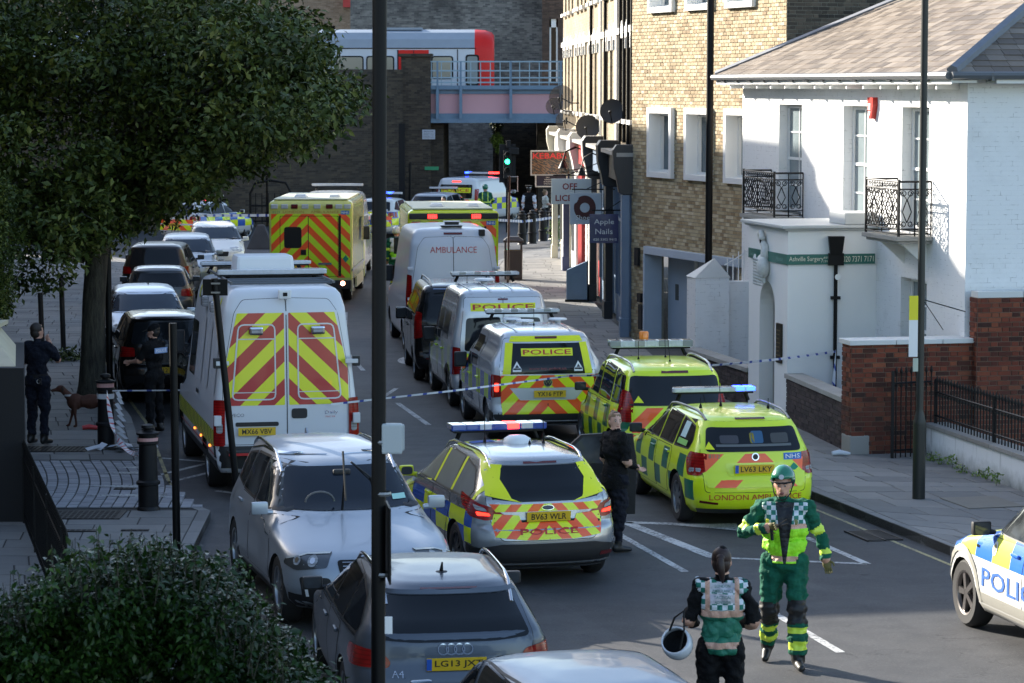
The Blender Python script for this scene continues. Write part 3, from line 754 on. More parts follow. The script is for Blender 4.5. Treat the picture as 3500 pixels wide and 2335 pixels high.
# red brick wall: street face of the pier then the long face towards the camera
brick_wall('red_brick_wall', 'tall red brick pier and wall with white painted coping facing the lamp column', (5.17, 43.46), (7.2, 43.90), .42, .1, 1.80, MAT_RBRICK, MAT_MORTAR_R, MAT_WCOP, 300, .075, .05, key=lambda r: abs(r[2] - 1.1) * .4 + r[0] * .8)
brick_wall('red_brick_wall', 'higher red brick wall under a white band at the right edge', (7.12, 43.72), (12.5, 44.9), .3, .1, 2.50, MAT_RBRICK, MAT_MORTAR_R, MAT_WCOP, 300, .10, .0, key=lambda r: r[0] - r[2] * .5)
b = B(); fr = Frame((5.17, 43.46), (.977, .213), (-.213, .977)); fr.box(b, -.02, .30, -.02, .4, .1, .42); o = b.ob('pier_plinth', m_render('worn_render', (.28, .27, .25), .6), None, bevel=.03); tag(o, 'rough rendered footing at the base of the red brick pier', 'plinth')
# white plinth wall with railings, bottom right
P, Q = Vector((6.30, 43.3, 0)), Vector((8.6, 32.2, 0)); d = (Q - P).normalized(); L = (Q - P).length; n = Vector((d.y, -d.x, 0)); fr = Frame(P, d, -n)
root = empty('plinth_wall', 'low white rendered wall with stained base and grey coping at the right edge', 'wall', P)
m = M('stained_white_render'); v_, (x, y, z) = m.world(); nn = m.noise(v_, 6, 5, .65); drip = m.noise(m.vec(x * 9, y * 9, z * .6), 1, 3)
st = ((.34 - z) * 3.2 + nn - .35).cl() * .8; st = st.mx(((drip - .58) * 6).cl() * .6)
m.set(col=m.mix(st.cl(), (.70, .71, .72), (.07, .075, .06)), rough=.7); MAT_STWH = m.m
b = B(); fr.box(b, .0, L, 0, .3, .1, .57); b.ob('wall_body', MAT_STWH, root)
a = 0
while a < L: b = B(); fr.box(b, a + .004, min(a + .9, L) - .004, -.04, .34, .572, .64); b.ob('coping_stone', m_stone('weathered_coping', (.12, .115, .105), (.3, .29, .27)) if 'weathered_coping' not in bpy.data.materials else bpy.data.materials['weathered_coping'], root, bevel=.01); a += .9
fixw(root)
def railings(name, label, P, Q, z0, h, step=.12, spear=True, thick=.011, limit=300):
 P, Q = Vector(P), Vector(Q); d = (Q - P); L = d.length; d.normalize(); root = empty(name, label, 'railing', P); up = Vector((0, 0, 1))
 b = B()
 for z in (.12, h - .14): b.tube([P + up * z, Q + up * z], .016, 6)
 b.ob('rail', MAT_IRON, root)
 b = B(); b.tube([(0, 0, 0), (0, 0, h - .03)], thick, 6)
 if spear: b.tube([(0, 0, h - .05), (0, 0, h + .0), (0, 0, h + .03), (0, 0, h + .11)], [.01, .012, .026, .002], 6); b.tube([(0, 0, h - .20), (0, 0, h - .16)], .022, 6)
 me = b.me('railing_bar', MAT_IRON, 40); k = 0; s = .06
 while s < L and k < limit:
  o = obj('railing_bar', me, root); o.location = P + d * s; s += step; k += 1
 s = 0
 while s < L: b = B(); b.box(P + d * s + up * (h / 2), (.045, .045, h + .1)); s += 2.4; b.ob('railing_post', MAT_IRON, root)
 fixw(root)
railings('iron_railings', 'black spear-topped iron railings along the low white wall', (6.42, 43.2, .64), (8.75, 32.2, .64), 0, .62)
railings('iron_railings', 'short run of tall black iron railings beside the red brick wall', (5.75, 43.05, .12), (6.38, 43.35, .12), 0, 1.28, .09)
# white gate pier with pyramid cap, wall to the house
root = empty('gate_pier', 'white painted brick gate pier with pointed cap behind the low wall', 'pier', (3.9, 54.6, 0))
F2 = Frame((3.50, 54.55), HI, (-HU[0], -HU[1]))
b = B(); F2.box(b, 0, .67, 0, .6, .1, 2.08); b.ob('shaft', MAT_WB, root)
b = B(); b.add([F2(-.02, -.02, 2.081), F2(.69, -.02, 2.081), F2(.69, .62, 2.081), F2(-.02, .62, 2.081), F2(.46, .3, 2.44)], [(0, 1, 4), (1, 2, 4), (2, 3, 4), (3, 0, 4)]); b.ob('cap', m_render('weathered_cap', (.55, .54, .50), .5), root); fixw(root)
b = B(); F2.box(b, .675, 1.22, .15, .45, .1, 1.99); o = b.ob('yard_wall', MAT_WB); tag(o, 'white painted brick wall between the pointed pier and the villa', 'wall')
b = B()
for k in range(5): b.tube([F2(.72 + k * .11, .3, 1.98), F2(.72 + k * .11, .3, 2.42 + k * .07)], .012, 5)
b.tube([F2(.66, .3, 2.3), F2(1.22, .3, 2.62)], .012, 5); o = b.ob('spiked_rail', MAT_WPAINT); tag(o, 'thin white spiked rail on top of the yard wall', 'railing')
# ---------------------------------------------------------------- yellow stock brick building
th = R(19); BU = Vector((math.sin(th), -math.cos(th), 0)); BI = Vector((math.cos(th), math.sin(th), 0)); BP = Vector((2.675, 64, 0))
FY = Frame(BP, BU, BI); yb = empty('brick_building', 'yellow stock brick building with white framed windows between shops and villa', 'building', BP)
cents = [(1.81, 3.76, 5.24), (3.93, 3.76, 5.24), (6.05, 3.76, 5.24), (1.81, 7.32, 8.8), (3.93, 7.32, 8.8), (6.05, 7.32, 8.8)]
hy = [(c - .66, c + .66, z0, z1) for c, z0, z1 in cents] + [(1.05, 5.9, -1, 2.05)]
b = B(); holed(b, FY, 8.25, 0, 10.5, hy, .35); FE = Frame(FY(8.25, 0, 0), BI, -BU); FE.box(b, .35, 9, 0, .35, 0, 10.5); FY.box(b, 0, 8.25, 8, 8.35, 0, 10.5); b.ob('wall', MAT_MORTAR, yb)
pieces(yb, 'brick', brick_rects(8.25, 9.6, hy, bl=.19, flemish=False), BP, BU, (0, 0, 1), -BI, .012, MAT_YBRICK, 300, lambda r: abs(r[2] - 3.3) * 1.0 + abs(r[0] - 3.2) * .35, .003)
MAT_SHADED_BRICK = m_brick('shaded_stock_brick', [(0, (.04, .032, .025)), (.5, (.11, .085, .06)), (1, (.17, .13, .09))])  # return wall out of the sun: its shade is put into the brick colour
pieces(yb, 'brick', brick_rects(4.5, 10.4, b0=6.0), FY(8.25, 0, 0), BI, (0, 0, 1), BU, .012, MAT_SHADED_BRICK, 0, None, .003)
for c, z0, z1 in cents:
 b = B(); a0, a1 = c - .70, c + .70; w = .13
 FY.box(b, a0, a0 + w, -.10, .32, z0 - .02, z1 + .02); FY.box(b, a1 - w, a1, -.10, .32, z0 - .02, z1 + .02); FY.box(b, a0 + w, a1 - w, -.10, .32, z1 - w + .02, z1 + .02); FY.box(b, a0 + w, a1 - w, -.10, .32, z0 - .02, z0 + w * .8)
 s = b.ob('window_surround', MAT_WPAINT, yb, bevel=.008)
 b = B(); FY.box(b, a0 + w, a1 - w, .24, .26, z0 + .08, z1 - .1); b.ob('pane', m_glass('blue_grey_window_glass', (.10, .135, .155)) if 'blue_grey_window_glass' not in bpy.data.materials else bpy.data.materials['blue_grey_window_glass'], s)
 b = B()
 for (p, q) in ((a0 + w, a0 + w + .06), (a1 - w - .06, a1 - w), (c + .2, c + .26), (c + .30, c + .34)): FY.box(b, p, q, .17, .238, z0 + .08, z1 - .1)
 FY.box(b, a0 + w + .06, a1 - w - .06, .171, .237, z0 + .08, z0 + .15); FY.box(b, a0 + w + .06, a1 - w - .06, .171, .237, z1 - .17, z1 - .1); b.ob('window_frame', MAT_WPAINT, s)
MAT_BLG = flat('pale_blue_grey_paint', (.40, .47, .55), .5, vary=.08)
b = B(); FY.box(b, 1.0, 6.2, -.12, .3, 2.05, 2.22); FY.box(b, .98, 1.06, -.12, .3, .1, 2.05); b.ob('canopy', MAT_BLG, yb, bevel=.01)
b = B(); FY.box(b, 1.062, 5.9, .45, .5, .1, 2.05); d_ = b.ob('garage_door', MAT_BLG, yb)
b = B(); FY.box(b, 1.5, 1.68, .44, .449, 1.05, 1.4); b.ob('vent_grille', flat('dark_vent', (.08, .085, .08), .6), d_)
b = B()
for k in range(4): FY.box(b, 2.7 + k * .75, 2.76 + k * .75, .38, .449, .1, 2.04)
b.ob('door_frame', MAT_WPAINT, d_)
for z, a, h in ((1.75, .45, .4), (.95, .62, .2), (.35, .7, .55)):
 b = B(); FY.box(b, a - .11, a + .11, -.08, -.014, z, z + h); b.ob('wall_box', MAT_BLK, yb, bevel=.01)
fixw(yb)
# ---------------------------------------------------------------- parade of shops
SU = Vector((.0384, -1, 0)).normalized(); SI = Vector((1, .0384, 0)).normalized()    # along towards camera, inward
def SF(Y): return 2.5 - (Y - 63.5) * .0384
def shopframe(Y): return Frame((SF(Y), Y), SU, SI)
MAT_STK = m_brick_tex('sooty_stock_brick', (.22, .17, .11), (.44, .36, .24), (.30, .27, .22), along=(0, 1), stain=.35)
MAT_SH_BLUE = flat('slate_blue_shopfront_paint', (.13, .19, .28), .45, vary=.12); MAT_SH_RED = flat('red_shopfront_paint', (.42, .02, .02), .4, vary=.1)
MAT_SH_NAVY = flat('navy_shopfront_paint', (.01, .02, .09), .4); MAT_SH_WHITE = flat('white_shopfront_paint', (.72, .70, .66), .5, vary=.08); MAT_SH_CREAM = flat('cream_shopfront_paint', (.60, .56, .45), .5)
MAT_SH_BLACK = flat('black_shopfront_paint', (.010, .012, .018), .45)
units = [(63.9, 69.3, MAT_SH_BLUE, MAT_SH_BLACK, 'slate blue', 'nail shop with slate blue shopfront nearest the brick building'),
              (69.3, 75.0, MAT_SH_BLUE, MAT_SH_BLUE, 'grey blue', 'shoe repair shop with grey blue front and dark doorway'),
              (75.0, 81.0, MAT_SH_WHITE, MAT_SH_RED, 'white', 'off licence with white quoins and a bright red door'),
              (81.0, 87.2, MAT_SH_WHITE, MAT_SH_NAVY, 'navy', 'kebab shop with white wall and navy blue pilaster'),
              (87.2, 93.6, MAT_SH_CREAM, MAT_SH_WHITE, 'cream', 'corner shop with white column at the far end of the parade')]
for k, (y0, y1, mp, md, cn, lab) in enumerate(units):
 root = empty('shop', lab, 'shop', (SF(y1), y1, 0)); F = shopframe(y1); L = y1 - y0; rec = .32
 up = []
 for zf in (4.95, 8.0):
  for c in (L * .22, L * .5, L * .78): up.append((c - .45, c + .45, zf, zf + 1.9))
 G = Frame(F(0, rec, 0), SU, SI); b = B(); holed(b, G, L, 4.1, 11.5, up, .35); G.box(b, 0, L, .35, 8, 4.2, 11.2)
 w = b.ob('upper_wall', MAT_STK, root)
 for h in up:
  b = B(); G.box(b, h[0], h[1], .2, .22, h[2], h[3]); p = b.ob('window', MAT_DGLASS, root)
  b = B(); G.box(b, h[0], h[0] + .07, .12, .199, h[2], h[3]); G.box(b, h[1] - .07, h[1], .12, .199, h[2], h[3]); G.box(b, h[0], h[1], .12, .198, (h[2] + h[3]) / 2 - .03, (h[2] + h[3]) / 2 + .03); b.ob('window_frame', MAT_WPAINT, p)
  b = B(); G.box(b, h[0] - .08, h[1] + .08, -.14, .1, h[2] - .10, h[2]); b.ob('window_sill', MAT_SH_WHITE, p)
  b = B(); a0, a1, z = h[0] - .12, h[1] + .12, h[3]
  b.prism([(a0, z - .25), (a0 + .12, z - .25), (a0 + .12, z), (a1 - .12, z), (a1 - .12, z - .25), (a1, z - .25), (a1, z + .2), ((a0 + a1) / 2, z + .42), (a0, z + .2)], lambda a, q, d, G=G: G(a, -d + .02, q), .08)
  b.ob('window_head', MAT_SH_WHITE, p)
 b = B(); G.box(b, 0, L, -.07, -.001, 6.95, 7.1);
 if k in (1, 2): G.box(b, L - 1.0, L - .55, -.05, -.001, 4.2, 11.4)
 b.ob('stucco_band', MAT_SH_WHITE, root)
 # shopfront
 b = B(); F.box(b, 0, L, .02, .5, 3.55, 4.15); b.ob('fascia', [MAT_SH_BLACK, MAT_SH_BLUE, MAT_SH_RED, MAT_SH_WHITE, MAT_SH_WHITE][k], root)
 b = B(); F.box(b, -.0, L, -.16, .4, 4.152, 4.24); b.ob('fascia_cornice', MAT_STONEC, root)
 for a in (.16, L - .18):
  b = B(); F.box(b, a - .16, a + .16, -.04, .14, .12, 3.3); F.box(b, a - .19, a + .19, -.07, .14, .12, .55); b.ob('pilaster', MAT_SH_NAVY if k == 3 and a < 1 else MAT_SH_BLACK if k == 1 or (k == 0 and a < 1) else mp, root, bevel=.01)
  b = B(); b.prism([(.0, 3.3), (-.10, 3.35), (-.14, 3.6), (-.22, 3.9), (-.24, 4.3), (-.16, 4.42), (.3, 4.42), (.3, 3.3)], lambda d, z, t, F=F, a=a: F(a - .17 + t, d, z), .34); b.ob('console_bracket', MAT_SH_BLACK if k < 2 else mp, root, bevel=.015)
 b = B(); F.box(b, .35, L - 1.6, .22, .5, .12, .75); F.box(b, L - 1.6, L - 1.52, .18, .5, .12, 3.3); b.ob('stall_riser', mp if k != 2 else MAT_SH_WHITE, root)
 b = B(); F.box(b, .35, L - 1.6, .28, .3, .75, 3.3); sg = b.ob('shop_window', MAT_DGLASS, root)
 b = B()
 for j in range(4): F.box(b, .35 + j * (L - 2.1) / 3, .41 + j * (L - 2.1) / 3, .2, .279, .75, 3.3)
 F.box(b, .35, L - 1.6, .2, .278, 2.55, 2.62); b.ob('window_mullion', mp, sg)
 b = B(); F.box(b, L - 1.45, L - .45, .30, .36, .14, 2.4); dr = b.ob('door', md, root)
 b = B(); F.box(b, L - 1.3, L - .6, .29, .299, 1.1, 2.2); b.ob('door_pane', MAT_DGLASS, dr)
 fixw(root)
b = B(); F = shopframe(80.6)
for j in range(5): F.box(b, 1.0 + j * .34, 1.0 + j * .34 + .22, -.05, .16, .15, 3.3)
o = b.ob('slatted_screen', MAT_SH_RED); tag(o, 'bright red vertical timber boards beside the off licence door', 'screen')
b = B(); F = shopframe(76)
for j in range(22): F.box(b, .0, .55 if j % 2 else .48, -.075, .1, .2 + j * .15, .33 + j * .15)
o = b.ob('quoin_strip', MAT_SH_WHITE); tag(o, 'white toothed quoin blocks between the red door and grey blue shop', 'quoins')
# leaning cabinet on the pavement
root = empty('pavement_cabinet', 'grey blue panelled cabinet with sloping top leaning out on the pavement', 'cabinet', (1.68, 74.4, .125), R(-6))
b = B(); b.prism([(-.27, 0), (.27, 0), (.27, 1.06), (-.27, .82)], lambda a, z, d: Vector((a, d, z)), .5); b.ob('carcass', MAT_SH_BLUE, root, bevel=.01)
b = B(); b.bx(-.17, .17, -.012, -.002, .14, .74); b.bx(-.13, .13, -.02, -.012, .18, .70); b.ob('door_panel', MAT_SH_BLUE, root, bevel=.004)
b = B(); b.bx(-.30, .30, -.03, .53, -.02, .06); b.ob('base', MAT_BLK, root)
# projecting signs
def proj_sign(name, label, Y, x0, x1, z0, z1, mat, lines, th=.05, frame=None, arm=True, fmat=None):
 root = empty(name, label, 'sign', ((x0 + x1) / 2, Y, z0)); b = B(); b.bx(x0, x1, Y, Y + th, z0, z1); b.ob('sign_board', mat, root, bevel=.004)
 if frame:
  b = B(); f = .035
  b.bx(x0 - f, x1 + f, Y - .02, Y + th + .02, z1, z1 + f); b.bx(x0 - f, x1 + f, Y - .02, Y + th + .02, z0 - f, z0); b.bx(x0 - f, x0, Y - .02, Y + th + .02, z0, z1); b.bx(x1, x1 + f, Y - .02, Y + th + .02, z0, z1); b.ob('sign_frame', frame, root)
 for (t, cx, cz, h, w, mt, bold) in lines: sign_text('lettering', t, (cx, Y, cz), (1, 0, 0), (0, 0, 1), h, mt, root, w, .004, bold)
 if arm:
  b = B(); xe = SF(Y) + .3
  b.tube([(x0 + .05, Y + th / 2, z1 + .09), (xe, Y + th / 2, z1 + .09)], .016, 6); b.tube([(x0 + .4, Y + th / 2, z1 + .09), (xe, Y + th / 2, z1 + .42)], .012, 6)
  for x in (x0 + .12, x1 - .12): b.tube([(x, Y + th / 2, z1), (x, Y + th / 2, z1 + .09)], .008, 5)
  b.ob('bracket_arm', MAT_BLACK if fmat is None else fmat, root)
 fixw(root); return root
CW = flat('white_lettering', (.80, .80, .80), .5); CR = flat('maroon_lettering', (.22, .015, .02), .5); CRB = flat('bright_red_lettering', (.85, .03, .03), .4)
r = proj_sign('nail_shop_sign', 'navy blue hanging sign reading Apple Nails with phone number', 66.5, 1.80, 2.47, 2.09, 2.76, flat('navy_sign', (.015, .02, .12), .35, coat=.4),
 [('Apple', 2.135, 2.57, .15, .46, CW, 0), ('Nails', 2.135, 2.36, .125, .40, CW, 0), ('020 3302 9415', 2.16, 2.175, .055, .54, CW, 0)])
CR2 = flat('dark_oxblood', (.06, .006, .008), .5)
r = proj_sign('shoe_repair_sign', 'pale grey hanging sign with a dark boot-shaped ring and white word', 70.5, 1.42, 2.2, 2.33, 3.1, flat('pale_grey_sign', (.50, .56, .62), .5), [], arm=True)
b = B(); N = 40
for k in range(N):
 a0, a1 = 2 * math.pi * k / N, 2 * math.pi * (k + 1) / N; f = lambda a: (.25 + .05 * math.cos(2 * a + .8), .29)
 V = [(1.79 + .12 * math.cos(a), 70.494, 2.74 + .12 * math.sin(a)) for a in (a0, a1)] + [(1.79 + (.27 if not 2.2 < a < 2.8 else .22) * math.cos(a), 70.494, 2.74 + .30 * math.sin(a)) for a in (a1, a0)]
 b.add(V, [(0, 1, 2, 3)])
o = b.ob('emblem', CR2, r); o.matrix_parent_inverse = Matrix.Translation(-r.location)
o = sign_text('lettering', 'Shoe', (1.74, 70.49, 2.50), (1, 0, 0), (0, 0, 1), .11, CW, r, .34, .006); o.matrix_parent_inverse = Matrix.Translation(-r.location)
proj_sign('off_licence_sign', 'grey white hanging sign reading OFF LICENCE in maroon', 74.5, 1.02, 2.06, 2.66, 3.32, flat('grey_white_sign', (.50, .54, .58), .5), [('OFF', 1.50, 3.12, .17, .38, CR, .02), ('LICENCE', 1.57, 2.82, .16, .88, CR, .02)])
def m_food():
 m = M('printed_kebab_picture'); v, (x, y, z) = m.world(); n = m.noise(m.vec(x * 5, z * 16 + x * 8, 0), 1.6, 5, .7)
 m.set(col=m.ramp(n, [(.3, (.012, .01, .006)), (.5, (.05, .03, .012)), (.57, (.45, .17, .05)), (.62, (.10, .06, .02)), (.72, (.28, .24, .09)), (.8, (.03, .03, .02))]), rough=.35, coat=.4); return m.m
proj_sign('kebab_sign', 'lightbox sign reading KEBABS in red over a picture of grilled skewers', 84, .58, 1.68, 3.14, 3.80, m_food(), [('KEBABS', 1.10, 3.68, .17, .98, CRB, .02)], .16, flat('pale_sign_frame', (.50, .45, .40), .5), arm=False)
proj_sign('takeaway_menu_sign', 'dark blue menu sign listing fish kebabs burgers chicken under the lightbox', 84.6, .72, 1.6, 2.78, 3.1, flat('dark_menu_sign', (.02, .02, .05), .5), [(t, 1.05, 3.03 - i * .062, .038, None, CW, 0) for i, t in enumerate(['FISH', 'KEBABS', 'BURGERS', 'CHICKEN'])], .06, MAT_SH_WHITE, arm=False)
# scrolled arm and barber-style hanging clutter
for Y, x0, z, s in ((72.5, 1.25, 3.55, 1),):
 b = B(); b.tube([(x0, Y, z), (SF(Y) + .3, Y, z + .02)], .012, 6); b.tube([Vector((x0 + .1 + t * .9, Y, z + .05 + .22 * t * t)) for t in [k / 6 for k in range(7)]], .012, 6); b.tube(scroll(Vector((x0 + .05, Y, z + .06)), Vector((1, 0, 0)), Vector((0, 0, 1)), .07), .01, 5)
 o = b.ob('scroll_bracket', MAT_BLACK); tag(o, 'black scrolled iron sign bracket above the off licence sign', 'bracket')
for i, (Y, dx, lab) in enumerate(((79.5, -.62, 'first'), (80.3, -.55, 'second'), (73.2, -.5, 'third'))):
 b = B(); x = SF(Y); A = Vector((x + .2, Y, 3.9)); pts = [A, A + Vector((-.3, 0, .12)), A + Vector((dx, 0, .0)), A + Vector((dx - .06, 0, -.25))]; b.tube(pts, .018, 6)
 root = obj('swan_neck_lamp', b.me('lamp_arm', MAT_BLACK, 40)); tag(root, ['black swan neck shop lamp above the red shop, farther one', 'black swan neck shop lamp next to the kebab lightbox', 'black swan neck shop lamp above the shoe sign'][i], 'lamp', 'swan neck shop lamps')
 b = B(); b.lathe([(.03, 0), (.06, -.05), (.13, -.2), (.12, -.2), (.05, -.05)], c=pts[-1]); b.ob('lamp_shade', MAT_BLACK, root, smooth=40)
# satellite dishes
def m_mesh_dish():
 m = M('perforated_dish'); v, (x, y, z) = m.world(); m.set(col=(.06, .055, .05), rough=.6); m.set(alpha=.72); return m.m
MD = m_mesh_dish(); MDD = flat('dark_dish', (.035, .033, .033), .6)
for i, (X_, Y_, Z_, r_, lab, md) in enumerate([(1.47, 85, 5.36, .37, 'large see-through mesh satellite dish, topmost of the cluster', MD), (1.28, 86.5, 5.1, .26, 'small mesh satellite dish half behind the topmost one', MD), (1.56, 82.5, 4.72, .30, 'mesh satellite dish lowest of the left cluster', MD),
  (2.02, 76, 4.62, .33, 'grey satellite dish with dark lower half above the off licence', MDD), (2.36, 67.5, 5.12, .29, 'dark satellite dish nearest the yellow brick building', MDD)]):
 root = empty('satellite_dish', lab, 'satellite dish', (X_, Y_, Z_), 0, 'satellite dishes above the shops'); rot = Matrix.Rotation(R(-12), 3, 'Z') @ Matrix.Rotation(R(78), 3, 'X')
 b = B(); n = 24; V = [];
 for rr, hh_ in ((.05, 0), (.5, .06), (.85, .15), (1, .2)):
  V += [rot @ Vector((r_ * rr * math.cos(2 * math.pi * k / n), r_ * rr * math.sin(2 * math.pi * k / n), r_ * hh_ * 1.2)) for k in range(n)]
 b.add(V, [(j * n + k, j * n + (k + 1) % n, (j + 1) * n + (k + 1) % n, (j + 1) * n + k) for j in range(3) for k in range(n)] + [tuple(range(n))]); b.ob('reflector', md, root, smooth=60)
 b = B(); f = rot @ Vector((0, -r_ * .25, r_ * 1.15)); b.tube([rot @ Vector((0, -r_ * .95, 0)), f], .014, 5); b.sph(f, (.04, .06, .04)); b.ob('feed_arm', MAT_BLACK, root)
 b = B(); xw = SF(Y_) + .35 - X_; b.tube([(0, .06, 0), (xw * .5, .1, -.15), (xw, .1, -.15)], .018, 6); b.tube([(0, .05, -.1), (0, .05, .1)], .03, 6); b.ob('wall_bracket', MAT_BLACK, root)
# downpipes and cables on the upper walls
for Y, z0, z1 in ((64.9, 4.3, 11), (66.0, 4.3, 11), (67.2, 4.4, 11), (68.4, 4.4, 11), (73.5, 4.3, 11), (79, 4.3, 11)):
 b = B(); x = SF(Y) + .26; b.tube([(x, Y, z0), (x, Y, z1)], .045, 8); o = b.ob('rainwater_pipe', MAT_BLACK); tag(o, 'black rainwater pipe on the shops upper wall, ' + {64.9: 'nearest the yellow brick building', 66.0: 'second from the yellow brick building', 67.2: 'third from the yellow brick building', 68.4: 'fourth from the yellow brick building', 73.5: 'above the off licence sign', 79: 'above the red slatted screen'}[Y], 'pipe', 'rainwater pipes on the shop wall')
# ---------------------------------------------------------------- railway bridge, train, far walls
MAT_BR1 = m_brick_tex('railway_brick', (.026, .022, .018), (.105, .082, .058), (.07, .065, .055), .085, .24, (1, 0), .45)
MAT_BR2 = m_brick_tex('grey_weathered_brick', (.06, .065, .07), (.26, .26, .245), (.19, .19, .18), .085, .24, (1, 0), .75)
br = empty('railway_bridge', 'pink and blue steel girder railway bridge on dark brick abutments', 'bridge', (-1, 124, 0))
def bb(name, mat, boxes, parent=br, bevel=0):
 b = B()
 for q in boxes: b.bx(*q)
 return b.ob(name, mat, parent, bevel=bevel)
bb('abutment', MAT_BR1, [(-4.75, -3.5, 123.4, 125.4, 0, 6.95), (-4.75, -2.97, 124.2, 135, 0, 4.1)])
bb('pier_cap', MAT_BR1, [(-4.85, -3.42, 123.3, 125.5, 6.952, 7.08)])
P0, P1, P2 = Vector((-4.75, 124.3, 0)), Vector((-10.4, 117.2, 0)), Vector((-26, 104, 0))
b = B()
for A, C in ((P0, P1), (P1, P2)):
 n = Vector((C.y - A.y, A.x - C.x, 0)).normalized() * -.6
 V = [A, C, C - n * -1, A - n * -1]; V = [A, C, C + n, A + n]; b.add([v + Vector((0, 0, z)) for z in (0, 6.4) for v in V], [(0, 1, 5, 4), (1, 2, 6, 5), (2, 3, 7, 6), (3, 0, 4, 7), (4, 5, 6, 7)])
b.ob('wing_wall', MAT_BR1, br)
MAT_PINK = flat('faded_pink_girder_paint', (.55, .31, .33), .6, vary=.12, nscale=.6); MAT_BLUEG = flat('blue_grey_girder_paint', (.13, .21, .29), .55, vary=.15)
bb('girder_web', MAT_PINK, [(-3.49, 9, 123.8, 123.9, 4.3, 5.55)])
bb('girder_flange', MAT_BLUEG, [(-3.49, 9, 123.55, 124.1, 4.12, 4.3), (-3.49, 9, 123.55, 124.1, 5.55, 5.72), (-3.49, 9, 123.74, 123.8, 4.3, 4.52), (-3.49, 9, 123.74, 123.8, 5.36, 5.55)])
b = B()
for x in [-3.2, -2.2, -.05, 2.1, 4.2, 6.3]:
 b.bx(x - .06, x + .06, 123.45, 123.8, 4.3, 5.55); b.bx(x - .04, x + .04, 123.5, 123.6, 5.55, 6.75)
b.ob('stiffener', MAT_BLUEG, br)
b = B(); k = 0; x = -3.45
while x < 8.9:
 if k % 1 == 0: b.bx(x - .02, x + .02, 123.56, 123.6, 5.72, 6.72)
 x += .42; k += 1
for z in (6.74, 6.35, 6.05, 5.85): b.bx(-3.49, 9, 123.52, 123.56, z - .03, z + .03)
b.ob('parapet_rail', flat('pale_blue_rail_paint', (.26, .37, .44), .5), br)
bb('bridge_deck', flat('sooty_steel', (.02, .02, .022), .8), [(-3.49, 9, 123.95, 134, 4.35, 4.9), (-26, -3.4, 125, 134, 4.3, 4.9)])
b = B()
for i in range(26): b.sph((-3.2 + i * .42, 123.54, 4.21), .025, 6, 4)
b.ob('rivet', MAT_BLUEG, br)
fixw(br)
# retaining walls seen under and behind the bridge
o = bb('far_retaining_wall', MAT_BR2, [(-7.9, 3.6, 141, 142, 0, 13)], None); tag(o, 'tall weathered grey brick wall of the building behind the railway', 'building')
o = bb('underbridge_wall', MAT_BR1, [(-.9, 9, 135.5, 136.5, 0, 5.2)], None); tag(o, 'brick wall seen through the bridge opening', 'wall')
o = bb('far_abutment_pier', MAT_BR1, [(1.15, 3, 128, 135.4, 0, 4.3)], None); tag(o, 'dark brick pier under the right end of the bridge', 'pier')
root = empty('far_house', 'dark brown brick house end with white sash windows behind the bridge', 'house', (3, 132, 0))
F = Frame((1.45, 138.5), (1, 0), (0, 1)); b = B(); holed(b, F, 6, 0, 14, [(.35, .75, 5.9, 8.9), (1.0, 1.4, 5.9, 8.9)], .4); b.ob('wall', m_brick_tex('brown_brick_far', (.05, .035, .025), (.16, .10, .07), (.10, .08, .07)), root)
for a in (.35, 1.0):
 b = B(); F.box(b, a, a + .4, .2, .22, 5.9, 8.9); w = b.ob('window', MAT_DGLASS, root); b = B(); F.box(b, a, a + .08, .1, .19, 5.9, 8.9); F.box(b, a + .32, a + .4, .1, .19, 5.9, 8.9); F.box(b, a, a + .4, .1, .18, 8.5, 8.9); b.ob('window_frame', MAT_WPAINT, w)
fixw(root)
root = empty('sunlit_house', 'distant brick house with red chimney showing beside the tree top', 'house', (-13, 150, 0)); F = Frame((-60, 150), (1, 0), (0, 1)); b = B(); holed(b, F, 52.4, 0, 14, [(48.5, 49.3, 7, 8.8), (50, 50.8, 7, 8.8)], .4); b.ob('wall', m_brick_tex('tan_brick_far', (.22, .15, .1), (.38, .28, .2), (.3, .26, .2)), root)
b = B(); b.bx(-8.75, -8.35, 149.4, 149.95, 9.75, 11); b.ob('chimney', MAT_SH_RED, root)
for a in (48.5, 50): b = B(); F.box(b, a, a + .8, .2, .22, 7, 8.8); b.ob('window', MAT_DGLASS, root)
fixw(root)
# train
tr = empty('train', 'white and grey underground train with red doors and red cab end on the bridge', 'train', (-8, 128.5, 4.9))
MAT_TW = flat('train_white', (.50, .55, .62), .35, coat=.4, vary=.05); MAT_TR = flat('train_red', (.60, .015, .01), .45, spec=.3); MAT_TG = flat('train_grey_roof', (.24, .28, .33), .45, vary=.1); MAT_TWIN = flat('lit_train_window', (.32, .30, .24), .15, coat=.6)
b = B(); x1 = -.9; prof = [(127.15, 5.0), (127.05, 5.6), (127.05, 7.35), (127.2, 7.75), (127.6, 8.05), (128.3, 8.2), (129.0, 8.2), (129.7, 8.05), (130.1, 7.75), (130.2, 7.35), (130.2, 5.0)]
def tsec(x, s=1.0, dz=0): return [Vector((x, 128.6 + (y - 128.6) * s, 5.0 + (z - 5.0) * (1 - dz))) for y, z in prof]
xs = [(-26, 1, 0), (x1 - .75, 1, 0)]; secs = [tsec(*q) for q in xs]; V = sum(secs, []); n = len(prof)
b.add(V, [(i, i + 1, n + i + 1, n + i) for i in range(n - 1)]); mi = [0 if z < 7.4 else 1 for y, z in prof]
me = mesh_of('train_body', b.V, b.F, [MAT_TW, MAT_TG]); me.polygons.foreach_set('material_index', [1 if 2 <= i <= 7 else 0 for i in range(n - 1)]); obj('body', me, tr)
